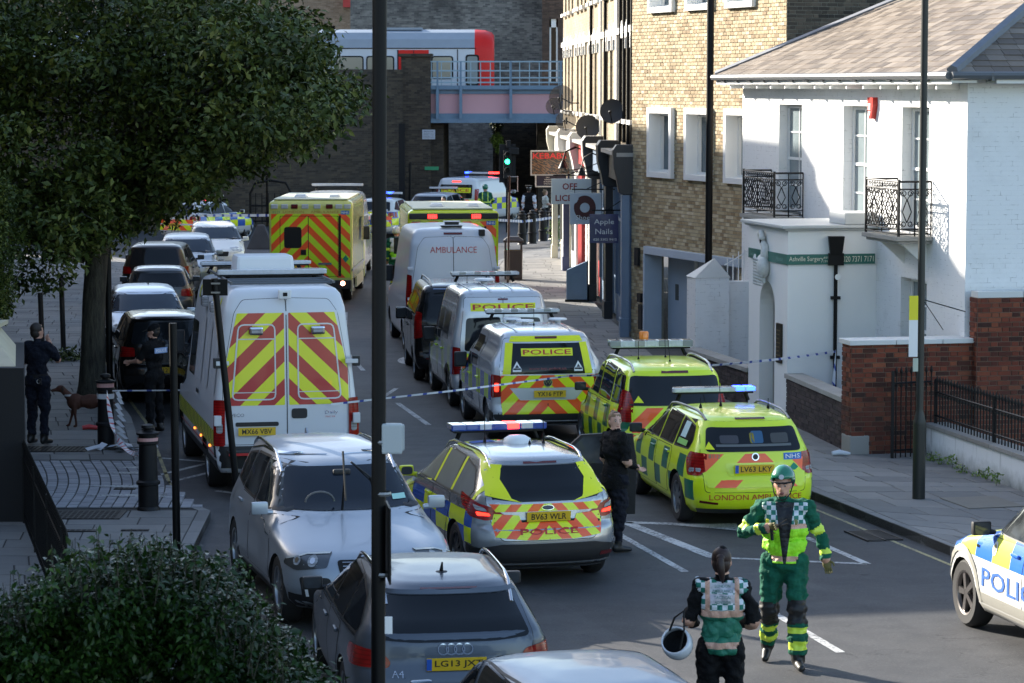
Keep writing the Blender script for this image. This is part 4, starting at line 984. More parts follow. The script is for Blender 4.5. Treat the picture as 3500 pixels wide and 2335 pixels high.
secs = [tsec(x1 - .75), tsec(x1 - .3, 1, .01), tsec(x1, .97, .04), tsec(x1 + .10, .93, .08)]; V = sum(secs, []); b = B(); b.add(V, [(j * n + i, j * n + i + 1, (j + 1) * n + i + 1, (j + 1) * n + i) for j in range(3) for i in range(n - 1)] + [tuple(range(3 * n, 4 * n))]); b.ob('cab_end', MAT_TR, tr, smooth=50)
b = B()
for x in (-25.9, -6.6, -9.2): pass
for x in (-5.0, -9.9, -17.5):
 b2 = B(); b2.bx(x, x + 1.33, 127.02, 127.045, 5.1, 7.28); d_ = b2.ob('door', MAT_TR, tr)
 b2 = B(); b2.prism(rp(rect(x + .17, x + .52, 6.4, 7.1), .1), lambda a, z, d: Vector((a, 127.018 - d, z)), .006); b2.prism(rp(rect(x + .81, x + 1.16, 6.4, 7.1), .1), lambda a, z, d: Vector((a, 127.018 - d, z)), .006); b2.ob('door_window', MAT_TWIN, d_)
 b2 = B(); b2.bx(x - .06, x, 127.02, 127.048, 5.1, 7.28); b2.bx(x + .65, x + .68, 127.012, 127.019, 5.1, 7.28); b2.ob('door_seal', MAT_BLK, d_)
for x0, x1_ in ((-3.5, -2.65), (-6.37, -5.25), (-7.7, -6.6), (-12.5, -11.3), (-14.5, -13.2), (-20.5, -19)):
 b2 = B(); b2.prism(rp(rect(x0 - .06, x1_ + .06, 6.0, 7.02), .14), lambda a, z, d: Vector((a, 127.045 - d, z)), .02); w = b2.ob('window_seal', MAT_BLK, tr); b2 = B(); b2.prism(rp(rect(x0, x1_, 6.06, 6.96), .1), lambda a, z, d: Vector((a, 127.022 - d, z)), .008); b2.ob('window', MAT_TWIN, w)
b2 = B(); b2.prism(rp(rect(-2.05, -1.45, 5.7, 7.08), .14), lambda a, z, d: Vector((a, 127.045 - d, z)), .02); w = b2.ob('cab_door_seal', MAT_BLK, tr); b2 = B(); b2.prism(rp(rect(-1.98, -1.52, 5.78, 7.0), .1), lambda a, z, d: Vector((a, 127.022 - d, z)), .008); b2.ob('cab_window', MAT_WGLASS, w)
b2 = B(); b2.bx(-2.42, -2.38, 127.03, 127.047, 5.1, 7.3); b2.bx(-26, -1.6, 127.02, 127.05, 7.33, 7.37); b2.ob('panel_line', MAT_BLK, tr)
b2 = B(); b2.bx(-6.2, -4.0, 128.0, 129.2, 8.18, 8.28); b2.ob('roof_vent', MAT_TG, tr)
fixw(tr)
# fittings on the abutment
def small_sign(name, label, x0, x1, Y, z0, z1, mat, lines, cat='sign'):
 b = B(); b.bx(x0, x1, Y - .03, Y, z0, z1); o = b.ob(name, mat); tag(o, label, cat)
 for (t, cx, cz, h, w, mt) in lines: sign_text('lettering', t, (cx, Y - .03, cz), (1, 0, 0), (0, 0, 1), h, mt, o, w, .004)
 return o
DK = flat('dark_print', (.03, .04, .06), .6)
small_sign('bridge_plate', 'small white plate reading D97B on the brick parapet', -6.6, -6.2, 118.5 if 0 else 121.8, 5.95, 6.15, CW, [('D97B', -6.4, 6.05, .12, .34, DK)])
small_sign('bridge_notice', 'white notice with lines of small print on the bridge abutment', -3.85, -3.3, 123.38, 3.42, 3.83, flat('pale_notice', (.42, .46, .52), .6), [('BRIDGE', -3.58, 3.76, .05, .4, DK)] + [('PLEASE REPORT DAMAGE' if i % 2 else 'TELEPHONE RAILWAY CONTROL', -3.58, 3.68 - i * .065, .035, .46, DK) for i in range(4)])
small_sign('green_street_sign', 'small green sign on the dark bridge abutment', -3.75, -3.15, 123.38, 2.1, 2.25, flat('bright_green_sign', (.02, .25, .11), .5), [])
b = B(); b.tube([(-4.35, 121, 0), (-4.28, 121, 2.5)], .05, 8); b.bx(-4.36, -4.28, 120.93, 120.97, 2.1, 2.45, 0); o = b.ob('slim_post', MAT_BLACK); tag(o, 'slim dark signpost with a small band in front of the abutment', 'post')
b = B(); b.bx(-4.85, -4.6, 123.2, 123.38, 0, 4.1); o = b.ob('cable_duct', MAT_BLK); tag(o, 'tall black duct running up the corner of the bridge abutment', 'duct')
# traffic light
root = empty('traffic_light', 'black traffic light showing green under the bridge', 'traffic light', (-.18, 112, 0))
b = B(); b.cyl((0, 0, 0), (0, 0, 3.0), .06, 10); b.ob('post', MAT_BLACK, root)
b = B(); b.bx(-.32, .32, -.0, .03, 1.95, 3.45); b.bx(-.15, .15, -.2, 0, 2.1, 3.2); b.bx(.05, .45, -.18, .0, 3.05, 3.3); b.bx(-.05, .12, -.1, 0, 3.3, 3.6); b.ob('signal_head', MAT_BLK, root, bevel=.02)
b = B(); b.lathe([(0, -.215), (.09, -.215), (.09, -.2), (0, -.2)], c=(0, 0, 2.77 - .0), axis='Y'); b.ob('green_lamp', flat('lit_green_lamp', (.02, 1.0, .45), .4, es=6), root)
b = B()
for z in (2.45, 3.05): b.lathe([(.10, -.32), (.11, -.2)], c=(0, 0, z), axis='Y')
b.ob('lamp_visor', MAT_BLK, root)
# ---------------------------------------------------------------- street furniture
def bollard(loc, label, rz=0, h=1.15, tape=False, slim=1.0):
 root = empty('bollard', label, 'bollard', loc, rz, 'cast iron bollards'); s = slim
 b = B(); b.lathe([(0, 0), (.155 * s, 0), (.15 * s, .03), (.135 * s, .05), (.135 * s, h * .29), (.16 * s, h * .3), (.16 * s, h * .33), (.13 * s, h * .35), (.118 * s, h * .76), (.145 * s, h * .775), (.145 * s, h * .80), (.12 * s, h * .815), (.12 * s, h * .87), (.15 * s, h * .875), (.155 * s, h * .90), (.07 * s, h * .925), (0, h * .925)], n=20); b.ob('post', MAT_IRON, root, smooth=35)
 b = B(); b.lathe([(.05 * s, h * .92), (.05 * s, h * .935), (.085 * s, h * .955), (.08 * s, h * .985), (.04 * s, h * 1.0), (0, h * 1.0)], n=14); b.ob('finial', MAT_IRON, root, smooth=50)
 return root
bol1 = bollard((-4.83, 37.75, .125), 'black cast iron bollard nearest the camera with a red and white tape band')
bol2 = bollard((-6.33, 44.4, .125), 'black cast iron bollard with crumpled police tape hanging from it')
for p, l in (((.36, 101.3, .12), 'small black bollard beyond the bin, left of the far three'), ((.72, 101.9, .12), 'small black bollard beyond the bin, middle of the far three'), ((1.12, 103.6, .12), 'small black bollard beyond the bin with a white sticker')): bollard(p, l, slim=1.1, h=1.2)
for p, l in (((1.48, 104.5, .12), 'black bollard half hidden by the corner shop plants'),): bollard(p, l, slim=1.1)
def m_tape(a, c):
 m = M('barrier_tape_' + a); v, (x, y, z) = m.coord('UV'); n = ((x * 3.3).fr() > .74)
 m.set(col=m.mix(n, (.62, .64, .68), c), rough=.4); m.p.inputs['Emission Strength'].default_value = 0; return m.m
MT_B = m_tape('blue', (.03, .06, .30)); MT_R = m_tape('red', (.55, .05, .05))
def tape(name, pts, label, mat, w=.075, sag=0, twist=.6):
 P = []
 for A, C in zip(pts, pts[1:]):
  A, C = Vector(A), Vector(C); n = max(4, int((C - A).length / .3))
  for k in range(n): t = k / n; p = A.lerp(C, t); p.z -= sag * 4 * t * (1 - t); P.append(p)
 P.append(Vector(pts[-1])); V = []; L = 0; uv = []
 for i, p in enumerate(P):
  d = (P[min(i + 1, len(P) - 1)] - P[max(i - 1, 0)]).normalized(); L += (p - P[i - 1]).length if i else 0
  s = d.cross(Vector((0, 0, 1))); s = s.normalized() if s.length > .01 else Vector((1, 0, 0)); a = math.sin(L * 1.3) * twist; up_ = (Vector((0, 0, 1)) * math.cos(a) + s * math.sin(a))
  V += [p + up_ * w / 2, p - up_ * w / 2]; uv += [(L, 1), (L, 0)]
 F = [(2 * i, 2 * i + 1, 2 * i + 3, 2 * i + 2) for i in range(len(P) - 1)]
 me = mesh_of(name, V, F, mat); ul = me.uv_layers.new()
 for lp in me.loops: ul.data[lp.index].uv = uv[lp.vertex_index]
 o = obj(name, me); sm = o.modifiers.new('thickness', 'SOLIDIFY'); sm.thickness = .003
 return tag(o, label, 'tape')
tape('police_tape', [(-2.5, 39.4, 1.35), (-.9, 41.0, 1.36), (.9, 43.6, 1.32), (2.0, 43.9, 1.3)], 'blue and white police tape stretched across the road behind the silver cars', MT_B, .028, .0, .4)
tape('police_tape', [(2.6, 43.9, 1.42), (5.42, 47.82, 1.3)], 'blue and white police tape tied to the villa downpipe', MT_B, .04, .03)
tape('police_tape', [(5.42, 47.78, 1.3), (5.38, 47.7, .75)], 'loose end of police tape hanging from the villa downpipe', MT_B, .08, 0, 1.2)
tape('police_tape', [(-.6, 98, 1.15), (.35, 101.1, .95), (.7, 101.7, .95), (1.7, 104, .98), (3, 106, 1)], 'blue and white tape across the far junction through the bollards', MT_B, .09, 0, .2)
tape('police_tape', [(-14, 100, 1.2), (-5, 100.5, 1.2)], 'blue and white tape across the far side road beyond the yellow ambulance', MT_B, .09, 0, .2)
tape('police_tape', [(-6.2, 44.25, 1.02), (-4.0, 44.6, 1.0), (-2.6, 44.8, 1.0)], 'thin tape line from the far bollard to behind the white van', MT_B, .02, .0, .1)
tape('hazard_tape', [(-6.28, 44.2, 1.0), (-5.9, 42.2, .62), (-5.3, 39.8, .62), (-4.9, 37.9, .98)], 'red and white tape drooping between the two near bollards', MT_R, .07, .06, 1.5)
b = B()
for i in range(16):
 a = RNG.uniform(0, 6.28); p = Vector((-6.1 + RNG.uniform(-.35, .5), 44.0 + RNG.uniform(-.25, .15), .14 + RNG.uniform(0, .05))); d1 = Vector((math.cos(a), math.sin(a), RNG.uniform(-.1, .3))) * .12; d2 = Vector((-math.sin(a), math.cos(a), .3)) * .05
 b.add([p - d1 - d2, p + d1 - d2, p + d1 + d2, p - d1 + d2], [(0, 1, 2, 3)])
for i in range(10): z = 1.0 - i * .09; p = Vector((-6.15 + .02 * math.sin(i * 2), 44.2, z)); q = p + Vector((.05 + .01 * i, -.02, -.09)); b.add([p, p + Vector((.06, 0, .02)), q + Vector((.06, 0, 0)), q], [(0, 1, 2, 3)])
o = b.ob('tape_tangle', MT_B); tag(o, 'crumpled police tape heaped at the foot of the far bollard', 'tape')
for root, col, z in ((bol1, MT_R, .93), (bol2, MT_R, .98), (bol2, flat('white_tape', (.6, .62, .65), .5), .80)):
 b = B(); b.lathe([(.135, z - .04), (.138, z + .04)], n=20); b.ob('tape_band', col if col != MT_R else flat('red_white_band', (.55, .30, .28), .5), root)
# litter
for (x, y, z, c, lab) in ((-6.9, 46.6, .13, (.5, .05, .05), 'crushed red and white packet lying on the left pavement'), (5.0, 44.5 - 1.2, .13, (.6, .62, .65), 'clear plastic bottle lying on the right pavement by the pier')):
 b = B(); b.tube([(-.13, 0, .03), (-.02, .02, .045), (.1, 0, .03), (.15, 0, .03)], [.035, .045, .035, .015], 8); o = b.ob('litter', flat('litter_%d' % int(x * 10), c, .4), None, smooth=50); o.location = (x, y, z); tag(o, lab, 'litter')
# posts
def post(name, label, P, Q, r, mat=MAT_BLACK, cat='post', extra=None, n=14):
 o = None; root = empty(name, label, cat, P); v = Vector(Q) - Vector(P); b = B(); b.tube([(0, 0, 0), v], r, n); b.ob('post', mat, root, smooth=50); return root
root = empty('lamp_column', 'tall grey black lamp column on the right pavement with a yellow sign', 'street lamp', (5.55, 38.79, .125));
MAT_COL = flat('column_grey_paint', (.018, .02, .018), .4, spec=.4)
b = B(); b.lathe([(.088, 0), (.088, 1.02), (.086, 1.06), (.052, 1.2), (.05, 1.22), (.047, 8.0)], n=20); b.ob('column', MAT_COL, root, smooth=35)
b = B(); b.tube([(0, 0, 7.95), (-.15, .05, 8.3), (-.9, .35, 8.45)], .035, 8); b.ob('bracket_arm', MAT_COL, root)
b = B(); b.sph((-1.25, .5, 8.45), (.42, .16, .09), 14, 8); b.ob('lantern', flat('lantern_grey', (.12, .12, .12), .4), root, smooth=60)
b = B(); b.bx(-.17, -.05, -.075, -.065, 1.95, 2.45, 0); b.mi = 1; b.bx(-.17, -.05, -.076, -.064, 2.45, 2.78)
b.ob('parking_sign', [CW, flat('yellow_sign', (.75, .68, .02), .4)], root)
b = B(); b.bx(-.11, -.04, -.075, -.065, 1.75, 1.93); b.ob('column_number_plate', flat('pale_plate', (.45, .5, .42), .5), root)
b = B(); b.tube([(.04, 0, 2.72), (.62, .1, 2.55)], .008, 5); b.tube([(.04, 0, 2.70), (.32, .1, 2.3)], .006, 5); b.ob('cable_tie', MAT_BLK, root)
post('lamp_column', 'slim black lamp column in front of the yellow brick building', (3.86, 56.3, .12), (3.88, 56.3, 9.5), .07, cat='street lamp')
root = post('sign_pole', 'near black pole cutting the whole picture left of centre', (-.79, 16.4, .12), (-.745, 16.4, 7.4), .042)
b = B(); b.box((.10, -.02, 5.75 - 813 / 401 - .12), (.118, .06, .175)); b.box((.1, .03, 5.75 - 813 / 401 - .12), (.14, .03, .155)); b.ob('junction_box', flat('pale_grey_plastic', (.36, .40, .42), .45), root, bevel=.012)
b = B(); b.box((.075, .0, 5.75 - 1056 / 401 - .12), (.012, .34, .44), rz=R(6)); b.ob('sign_plate', MAT_BLACK, root, bevel=.003)
b = B()
for z in (3.7, 3.4, 2.93): b.lathe([(.046, z - .012 - .12), (.05, z - .12), (.046, z + .012 - .12)], c=(.045, 0, 0), n=14)
b.ob('pole_clamp', flat('galvanised', (.25, .25, .25), .4, .8), root)
b = B(); b.box((.072, -.01, 5.75 - 1250 / 401 - .12), (.05, .01, .1)); b.ob('white_sticker', CW, root)
post('short_post', 'thin black post standing on the left pavement by the silver car', (-3.98, 33.7, .12), (-4.0, 33.7, 2.95), .047)
root = post('leaning_signpost', 'leaning black post with a square sign seen from behind in front of the white van', (-3.28, 34.6, .12), (-3.60, 34.6, 3.42), .042)
b = B(); b.box((-.31, -.0, 3.19), (.30, .02, .20)); b.ob('sign_plate', MAT_BLACK, root, bevel=.004)
b = B()
for z in (3.24, 3.13): b.box((-.30, -.05, z), (.11, .02, .02))
b.ob('clamp', flat('galvanised', (.25, .25, .25), .4, .8), root)
post('lamp_column', 'black lamp column standing beside the tree trunk on the left', (-7.33, 52.0, .12), (-7.36, 52.0, 7.5), .06, cat='street lamp')
for x, y, lab in ((-10.0, 60.8, 'left dark timber tree stake'), (-9.55, 60.8, 'middle dark timber tree stake'), (-9.0, 61.2, 'right dark timber tree stake')):
 b = B(); b.cyl((x, y, .1), (x - .03, y, 1.35 if x < -9.9 else 1.75), .055, 8); o = b.ob('tree_stake', flat('dark_timber', (.02, .016, .013), .8)); tag(o, lab + ' behind the big trunk', 'stake', 'tree stakes on the left pavement')
root = empty('bus_flag_pole', 'slim brown pole with a small wire framed panel beside the litter bin', 'post', (-.12, 81.5, .12)); b = B(); b.cyl((0, 0, 0), (.05, 0, 3.05), .035, 8); b.ob('post', flat('brown_post', (.05, .035, .03), .5, .3), root)
b = B()
for x0 in (0.02, .28): b.tube([(x0, 0, 2.6), (x0, 0, 3.05)], .012, 5)
for z in (2.62, 3.03): b.tube([(-.02, 0, z), (.3, 0, z)], .012, 5)
b.ob('panel_frame', flat('steel_frame', (.35, .36, .38), .4, .8), root); b = B(); b.bx(-.02, .0, -.1, .1, 2.6, 3.05); b.ob('panel', MAT_BLK, root)
# litter bin
root = empty('litter_bin', 'dark brown litter bin with domed top on the right pavement', 'bin', (.04, 83, .125)); MAT_BIN = flat('bin_brown', (.028, .020, .016), .5, coat=.3, vary=.3)
b = B(); b.box((0, 0, .45), (.52, .52, .86), taper=1.04); b.ob('body', MAT_BIN, root, bevel=.03)
b = B()
for sx in (-1, 1):
 for sy in (-1, 1): b.box((sx * .23, sy * .23, .98), (.06, .06, .22))
b.ob('corner_post', MAT_BIN, root)
b = B(); b.box((0, 0, 1.12), (.58, .58, .07)); b.box((0, 0, 1.20), (.56, .56, .10), taper=.55); b.ob('hood', MAT_BIN, root, bevel=.015)
b = B(); b.box((0, -.262, .84), (.5, .012, .05)); b.ob('gold_band', flat('gold_trim', (.20, .13, .03), .4, .5), root)
# planter / road block cone
b = B(); b.box((0, 0, .42), (.95, .95, .84), taper=.25); o = b.ob('concrete_block', flat('dark_concrete', (.05, .05, .055), .9, vary=.3), None, bevel=.04); o.location = (-8.85, 101, 0); tag(o, 'dark pyramid shaped block standing in the side road', 'block')
# hooped barrier by the bridge wall
b = B();
b.tube([(-10.3, 113, 0), (-10.3, 113, 1.5), (-10.1, 113, 1.9), (-9.5, 113, 2.0), (-8.9, 113, 1.9), (-8.7, 113, 1.5), (-8.7, 113, 0)], .05, 8)
for z in (.4, 1.0): b.tube([(-10.3, 113, z), (-8.7, 113, z)], .03, 6)
for k in range(6): b.tube([(-10.1 + k * .25, 113, .3), (-10.1 + k * .25, 113, 1.5)], .02, 5)
o = b.ob('hooped_barrier', MAT_BLACK); tag(o, 'black hooped pedestrian barrier in front of the railway wall', 'barrier')
# ---------------------------------------------------------------- left side terrace (mostly left of the frame, it shades the street)
def FLx(Y): return -8.9 - (Y - 40) * .192
LU = Vector((-.192, 1, 0)).normalized(); LI = Vector((-1, -.192, 0)).normalized()
MAT_LT = m_brick_tex('left_terrace_brick', (.12, .08, .05), (.30, .22, .14), (.2, .18, .15), along=(0, 1))
for k, (y0, y1, h, lab) in enumerate([(43.8, 53.9, 8.0, 'nearest'), (53.9, 57, 12.9, 'second'), (57, 61, 12.9, 'third'), (61, 68, 13.2, 'fourth'), (68, 78, 14.6, 'fifth'), (78, 87, 14.6, 'sixth'), (94.5, 97.5, 12.0, 'added unseen for its stripe of shade, farthest')]):  # house heights and spans set by the shade wanted; farthest one added for its stripe
 root = empty('terrace_house', 'brick terrace house on the left side of the street, %s from the camera' % lab, 'house', (FLx(y0), y0, 0)); F = Frame((FLx(y0), y0), LU, LI); L = (y1 - y0) * 1.018
 hs = [(c - .5, c + .5, z, z + 1.8) for z in (4.6, 7.6, 10.2) for c in (L * .2, L * .5, L * .8) if z + 2 < h] + [(.6, L - .6, .3, 3)]
 b = B(); holed(b, F, L, 0, h, hs, .4); F.box(b, 0, L, 9, 9.3, 0, h); F.box(b, 0, .3, .4, 9, 0, h); F.box(b, L - .3, L, .4, 9, 0, h); F.box(b, 0, L, .4, 9, h - .3, h - .01); b.ob('wall', MAT_LT, root)
 for q in hs: b = B(); F.box(b, q[0], q[1], .2, .23, q[2], q[3]); b.ob('window', MAT_DGLASS, root)
 b = B(); F.box(b, 0, L, -.2, .5, h + .001, h + .25); b.ob('parapet', MAT_SH_WHITE, root); fixw(root)
for y0, y1, x0, h, lab in ((16, 33.8, -7.9, 10, 'unseen brick house added just left of the frame to shade the hedge shrub'), (34.2, 43.2, -8.9, 5.0, 'unseen low brick block added just left of the frame to shade the near road')):  # unseen houses added here; heights and lengths chosen for the shade they cast
 root = empty('shading_house', lab, 'house', (x0, y0, 0)); F = Frame((x0, y0), (0, 1), (-1, 0)); L = y1 - y0; hs = [(c - .5, c + .5, 1, 2.6) for c in (L * .25, L * .75)]
 b = B(); holed(b, F, L, 0, h, hs, .4); F.box(b, 0, L, 8, 8.3, 0, h); F.box(b, 0, .3, .4, 8, 0, h); F.box(b, L - .3, L, .4, 8, 0, h); F.box(b, 0, L, .4, 8, h - .3, h - .01); b.ob('wall', MAT_LT, root)
 for q in hs: b = B(); F.box(b, q[0], q[1], .2, .23, q[2], q[3]); b.ob('window', MAT_DGLASS, root)
 fixw(root)
# dark bay and cream cornice at the left edge
root = empty('dark_bay', 'black boxed bay with cream moulded top at the left edge', 'bay', (-6.4, 37, 0))
b = B(); b.prism([(-8.7, 36.7), (-6.28, 36.7), (-6.9, 40.4), (-8.7, 40.4)], lambda x, y, d: Vector((x, y, .12 + d)), 2.0); b.ob('bay_wall', flat('black_bay', (.008, .008, .01), .7), root)
b = B(); b.add([(-8.7, 36.8, 2.122), (-6.42, 36.9, 2.122), (-6.95, 40, 2.122), (-8.7, 40, 2.122), (-8.7, 37, 2.62), (-6.95, 38.2, 2.42), (-7.2, 40, 2.42), (-8.7, 40, 2.62)], [(0, 1, 5, 4), (1, 2, 6, 5), (4, 5, 6, 7), (2, 3, 7, 6)]); b.ob('cream_roof', flat('cream_stucco', (.50, .44, .30), .6, vary=.2), root)
b = B()
for k in range(3): b.bx(-8.7, -7.05 - k * .13, 38.4 + k * .02, 40.0, 2.42 + k * .12, 2.42 + k * .12 + .055)
b.ob('cream_moulding', flat('cream_stucco', (.5, .44, .3)), root); fixw(root)
railings('iron_railings', 'black spiked railings running towards the camera from the dark bay', (-6.28, 36.6, .12), (-4.55, 29.0, .12), 0, 1.0, .13)
# ---------------------------------------------------------------- vehicles
YEL = (.76, .88, .01); ORG = (.95, .10, .01); BLUE = (.02, .09, .42); DGRN = (.005, .14, .07); REDC = (.50, .015, .015); AYEL = (.56, .60, .01)
MAT_TYRE = flat('tyre_rubber', (.014, .014, .015), .75, vary=.3); MAT_ARCH = flat('arch_liner', (.006, .006, .006), .9)
MAT_CGLASS = m_glass('dark_tinted_car_glass', (.010, .012, .015), .04)
def m_seeglass():
 m = M('car_side_glass'); v, (x, y, z) = m.coord(); n = m.noise(v, 2.2, 3)
 m.set(col=m.ramp(n, [(.35, (.012, .014, .016)), (.62, (.07, .078, .082))]), rough=.06, spec=.45); return m.m
MAT_SGLASS = m_seeglass()
MAT_TRIM = flat('black_plastic_trim', (.014, .014, .015), .55, vary=.2); MAT_GAP = flat('panel_gap', (.012, .012, .012), .8); MAT_CHROME = flat('chrome', (.55, .56, .58), .15, 1.0); MAT_ALLOY = flat('alloy_wheel', (.30, .31, .32), .3, .9)
def m_light(name, c, lit=0):
 m = M(name); v, (x, y, z) = m.coord(); s = ((z * 26).fr() > .3) * .5 + .5; n = m.noise(v, 7, 2)
 m.set(col=m.mix(s * n * 1.5, [q * .25 for q in c], c), rough=.2, coat=.3, spec=.4)
 if lit: m.set(em=c, es=lit)
 return m.m
MAT_RLIGHT = m_light('red_tail_lens', (.34, .006, .006)); MAT_RLIT = m_light('lit_red_lens', (1, .03, .015), 1.6); MAT_CLEAR = m_light('clear_lens', (.45, .46, .48)); MAT_AMB = flat('amber_lens', (.8, .22, .01), .3, coat=.6)
MAT_DRL = flat('dark_red_lens', (.10, .006, .006), .2, coat=.8)
MAT_MIR = m_glass('mirror_silvering', (.05, .055, .06), .03); MAT_BLUEL = flat('lit_blue_beacon', (.015, .05, 1.0), .3, es=5); MAT_REDL = flat('lit_red_beacon', (1.0, .015, .012), .3, es=5); MAT_BARC = flat('clear_lightbar', (.50, .53, .56), .2, coat=.8, vary=.25, nscale=20); MAT_BARB = flat('blue_lightbar', (.01, .05, .28), .2, coat=.9)
MAT_PLY = flat('yellow_number_plate', (.72, .46, .02), .4, vary=.06); MAT_PLT = flat('plate_characters', (.015, .015, .015), .5); MAT_PLB = flat('plate_blue_band', (.02, .10, .45), .5)
MAT_ORING = flat('orange_red_reflective', ORG, .35); MAT_RTXT = flat('signal_red_lettering', (.50, .02, .02), .4); MAT_BTXT = flat('blue_lettering', (.05, .14, .50), .4); MAT_YPAN = flat('fluorescent_yellow', (.78, .82, .01), .4); MAT_WHITEL = flat('reflective_white', (.75, .77, .78), .4)
def m_chev(name, c1, c2, per=.28, ang=1.0, flip=1, y0=0, coat=.3, white=None):
 """chevrons rising to the centre line on a rear panel"""
 m = M(name); v, (x, y, z) = m.coord(); s = ((z * ang + (y - y0).ab() * flip) / per).fr() > .5
 m.set(col=m.mix(s, c1, c2), rough=.35, coat=coat); return m.m
def m_batt(name, ca, cb, base, z0, z1, cell=.55, rows=2, x0=0.0, metal=.0, roof=None, slant=0, xr=-1.95):
 """half or full battenburg band between heights z0 and z1 on the sides, plain paint elsewhere"""
 m = M(name); v, (x, y, z) = m.coord(); h = (z1 - z0) / rows
 k = ((x - x0 + z * slant) / cell).fl() + ((z - z0) / h).fl(); chk = k.mod(2.0) > .5
 band = (z > z0) * (z < z1) * (x > xr)
 n = m.noise(v, 2.5, 4); dirt = ((.55 - z) * .5).cl() * .35 + n * .06
 c = m.mix(band, base, m.mix(chk, ca, cb)); c = m.mix(dirt, c, (.10, .09, .075))
 m.set(col=c, metal=((band * -1) + 1.0) * metal, rough=.27, coat=.7); m.p.inputs['Coat Roughness'].default_value = .06; return m.m
def m_amb(name, c, g, z0, zm, z1, per=.80, ph=.0):
 m = M(name); v, (x, y, z) = m.coord(); u = (x + z * .12) / per + ph
 k = (((u.fr() < .40) * (z > zm) * (z < z1)) + (((u + .5).fr() < .42) * (z > z0) * (z < zm))).mn(1.0) * (x > -2.02) * (x < 1.75)
 m.set(col=m.mix(k, c, g), rough=.3, coat=.6); return m.m
def interp(tab, z):
 if z <= tab[0][0]: return tab[0][1]
 for (a, p), (b_, q) in zip(tab, tab[1:]):
  if z <= b_: return p + (q - p) * (z - a) / (b_ - a) if b_ > a else q
 return tab[-1][1]
class Car:
 def __init__(s, name, label, cat, loc, yaw, rear, front, width, mats, lr=((0, .35),), lf=((0, .5),), nr=2.8, nf=2.4, arches=(), group=None, arch_r=.37, far=False):
  s.root = empty(name, label, cat, (loc[0], loc[1], loc[2] if len(loc) > 2 else 0), R(yaw), group); s.far = far; s.hx = max(abs(x) for t in (rear, front) for _, x in t)
  zs = sorted({z for t in (rear, front, width) for z, _ in t}); Z = [zs[0]]
  for a, b_ in zip(zs, zs[1:]):
   n = max(1, math.ceil((b_ - a) / .07), math.ceil(abs(interp(front, b_) - interp(front, a)) / .14), math.ceil(abs(interp(rear, b_) - interp(rear, a)) / .1))
   if b_ - a < .03: n = min(n, 3)
   Z += [a + (b_ - a) * k / n for k in range(1, n + 1)]
  NC = 7 if not far else 5; NS = 12 if not far else 7; V = []; s.Z = Z; tp = .075 if cat in ('car', 'police car', 'ambulance car') else 0
  for z in Z:
   xr, xf, w = interp(rear, z), interp(front, z), interp(width, z); L = xf - xr; a_, b_ = min(interp(lr, z), L * .45), min(interp(lf, z), L * .5); half = []
   for k in range(NC + 1):
    t = math.pi / 2 * k / NC; half.append((xr + a_ * (1 - math.cos(t) ** (2 / nr)), w * math.sin(t) ** (2 / nr)))
   for k in range(1, NS): half.append((xr + a_ + (L - a_ - b_) * k / NS, w))
   for k in range(NC + 1):
    t = math.pi / 2 * (1 - k / NC); half.append((xf - b_ * (1 - math.cos(t) ** (2 / nf)), w * math.sin(t) ** (2 / nf)))
   if tp: half = [(x, y * (1 - tp * (max(0, -x - s.hx + 1.5) / 1.5) ** 1.6 - .05 * (max(0, x - s.hx + 1.3) / 1.3) ** 1.6)) for x, y in half]
   ring = half + [(x, -y) for x, y in half[-2:0:-1]]; V += [(x, y, z) for x, y in ring]
  n = len(ring); F = [(i * n + k, i * n + (k + 1) % n, (i + 1) * n + (k + 1) % n, (i + 1) * n + k) for i in range(len(Z) - 1) for k in range(n)]
  F += [tuple(range(n))[::-1], tuple(range((len(Z) - 1) * n, len(Z) * n))]
  me = mesh_of('body', V, F, [mats, MAT_ARCH]); s.bvh = BVHTree.FromPolygons([Vector(v) for v in V], F)
  bm = bmesh.new(); bm.from_mesh(me); bmesh.ops.recalc_face_normals(bm, faces=bm.faces[:]); bm.to_mesh(me); bm.free()
  s.W = max(w for _, w in width); s.body = obj('body', me, s.root)
  if arches and not far:
   b = B(); b.mi = 1
   for xa in arches:
    for sy in (-1, 1):
     b.cyl((xa, sy * (s.W - .30), .33), (xa, sy * (s.W + .2), .33), arch_r, 22)
   cm = b.me('arch_cut', [mats, MAT_ARCH]); co = obj('arch_cut', cm); tmp = obj('tmp', me)
   md = tmp.modifiers.new('b', 'BOOLEAN'); md.operation = 'DIFFERENCE'; md.object = co; md.solver = 'EXACT'
   bpy.context.view_layer.update(); nm = evaluated(tmp, 'body', None)
   if len(nm.polygons) > 50: s.body.data = nm; me = nm
   bpy.data.objects.remove(tmp); bpy.data.objects.remove(co)
  me.polygons.foreach_set('use_smooth', [True] * len(me.polygons)); me.set_sharp_from_angle(angle=R(64)); s.mat = mats
 # directions: 'r' rear, 'f' front, 'l' left, 'g' right, 't' top
 DIR = {'r': (Vector((-1, 0, 0)), Vector((0, -1, 0)), Vector((0, 0, 1))), 'f': (Vector((1, 0, 0)), Vector((0, 1, 0)), Vector((0, 0, 1))),
              'l': (Vector((0, 1, 0)), Vector((-1, 0, 0)), Vector((0, 0, 1))), 'g': (Vector((0, -1, 0)), Vector((1, 0, 0)), Vector((0, 0, 1))), 't': (Vector((0, 0, 1)), Vector((0, -1, 0)), Vector((1, 0, 0)))}
 def basis(s, d):
  if isinstance(d, str): return s.DIR[d]
  a = R(d); D = Vector((-math.cos(a), math.sin(a), 0)); return D, Vector((-D.y, D.x, 0)) , Vector((0, 0, 1))
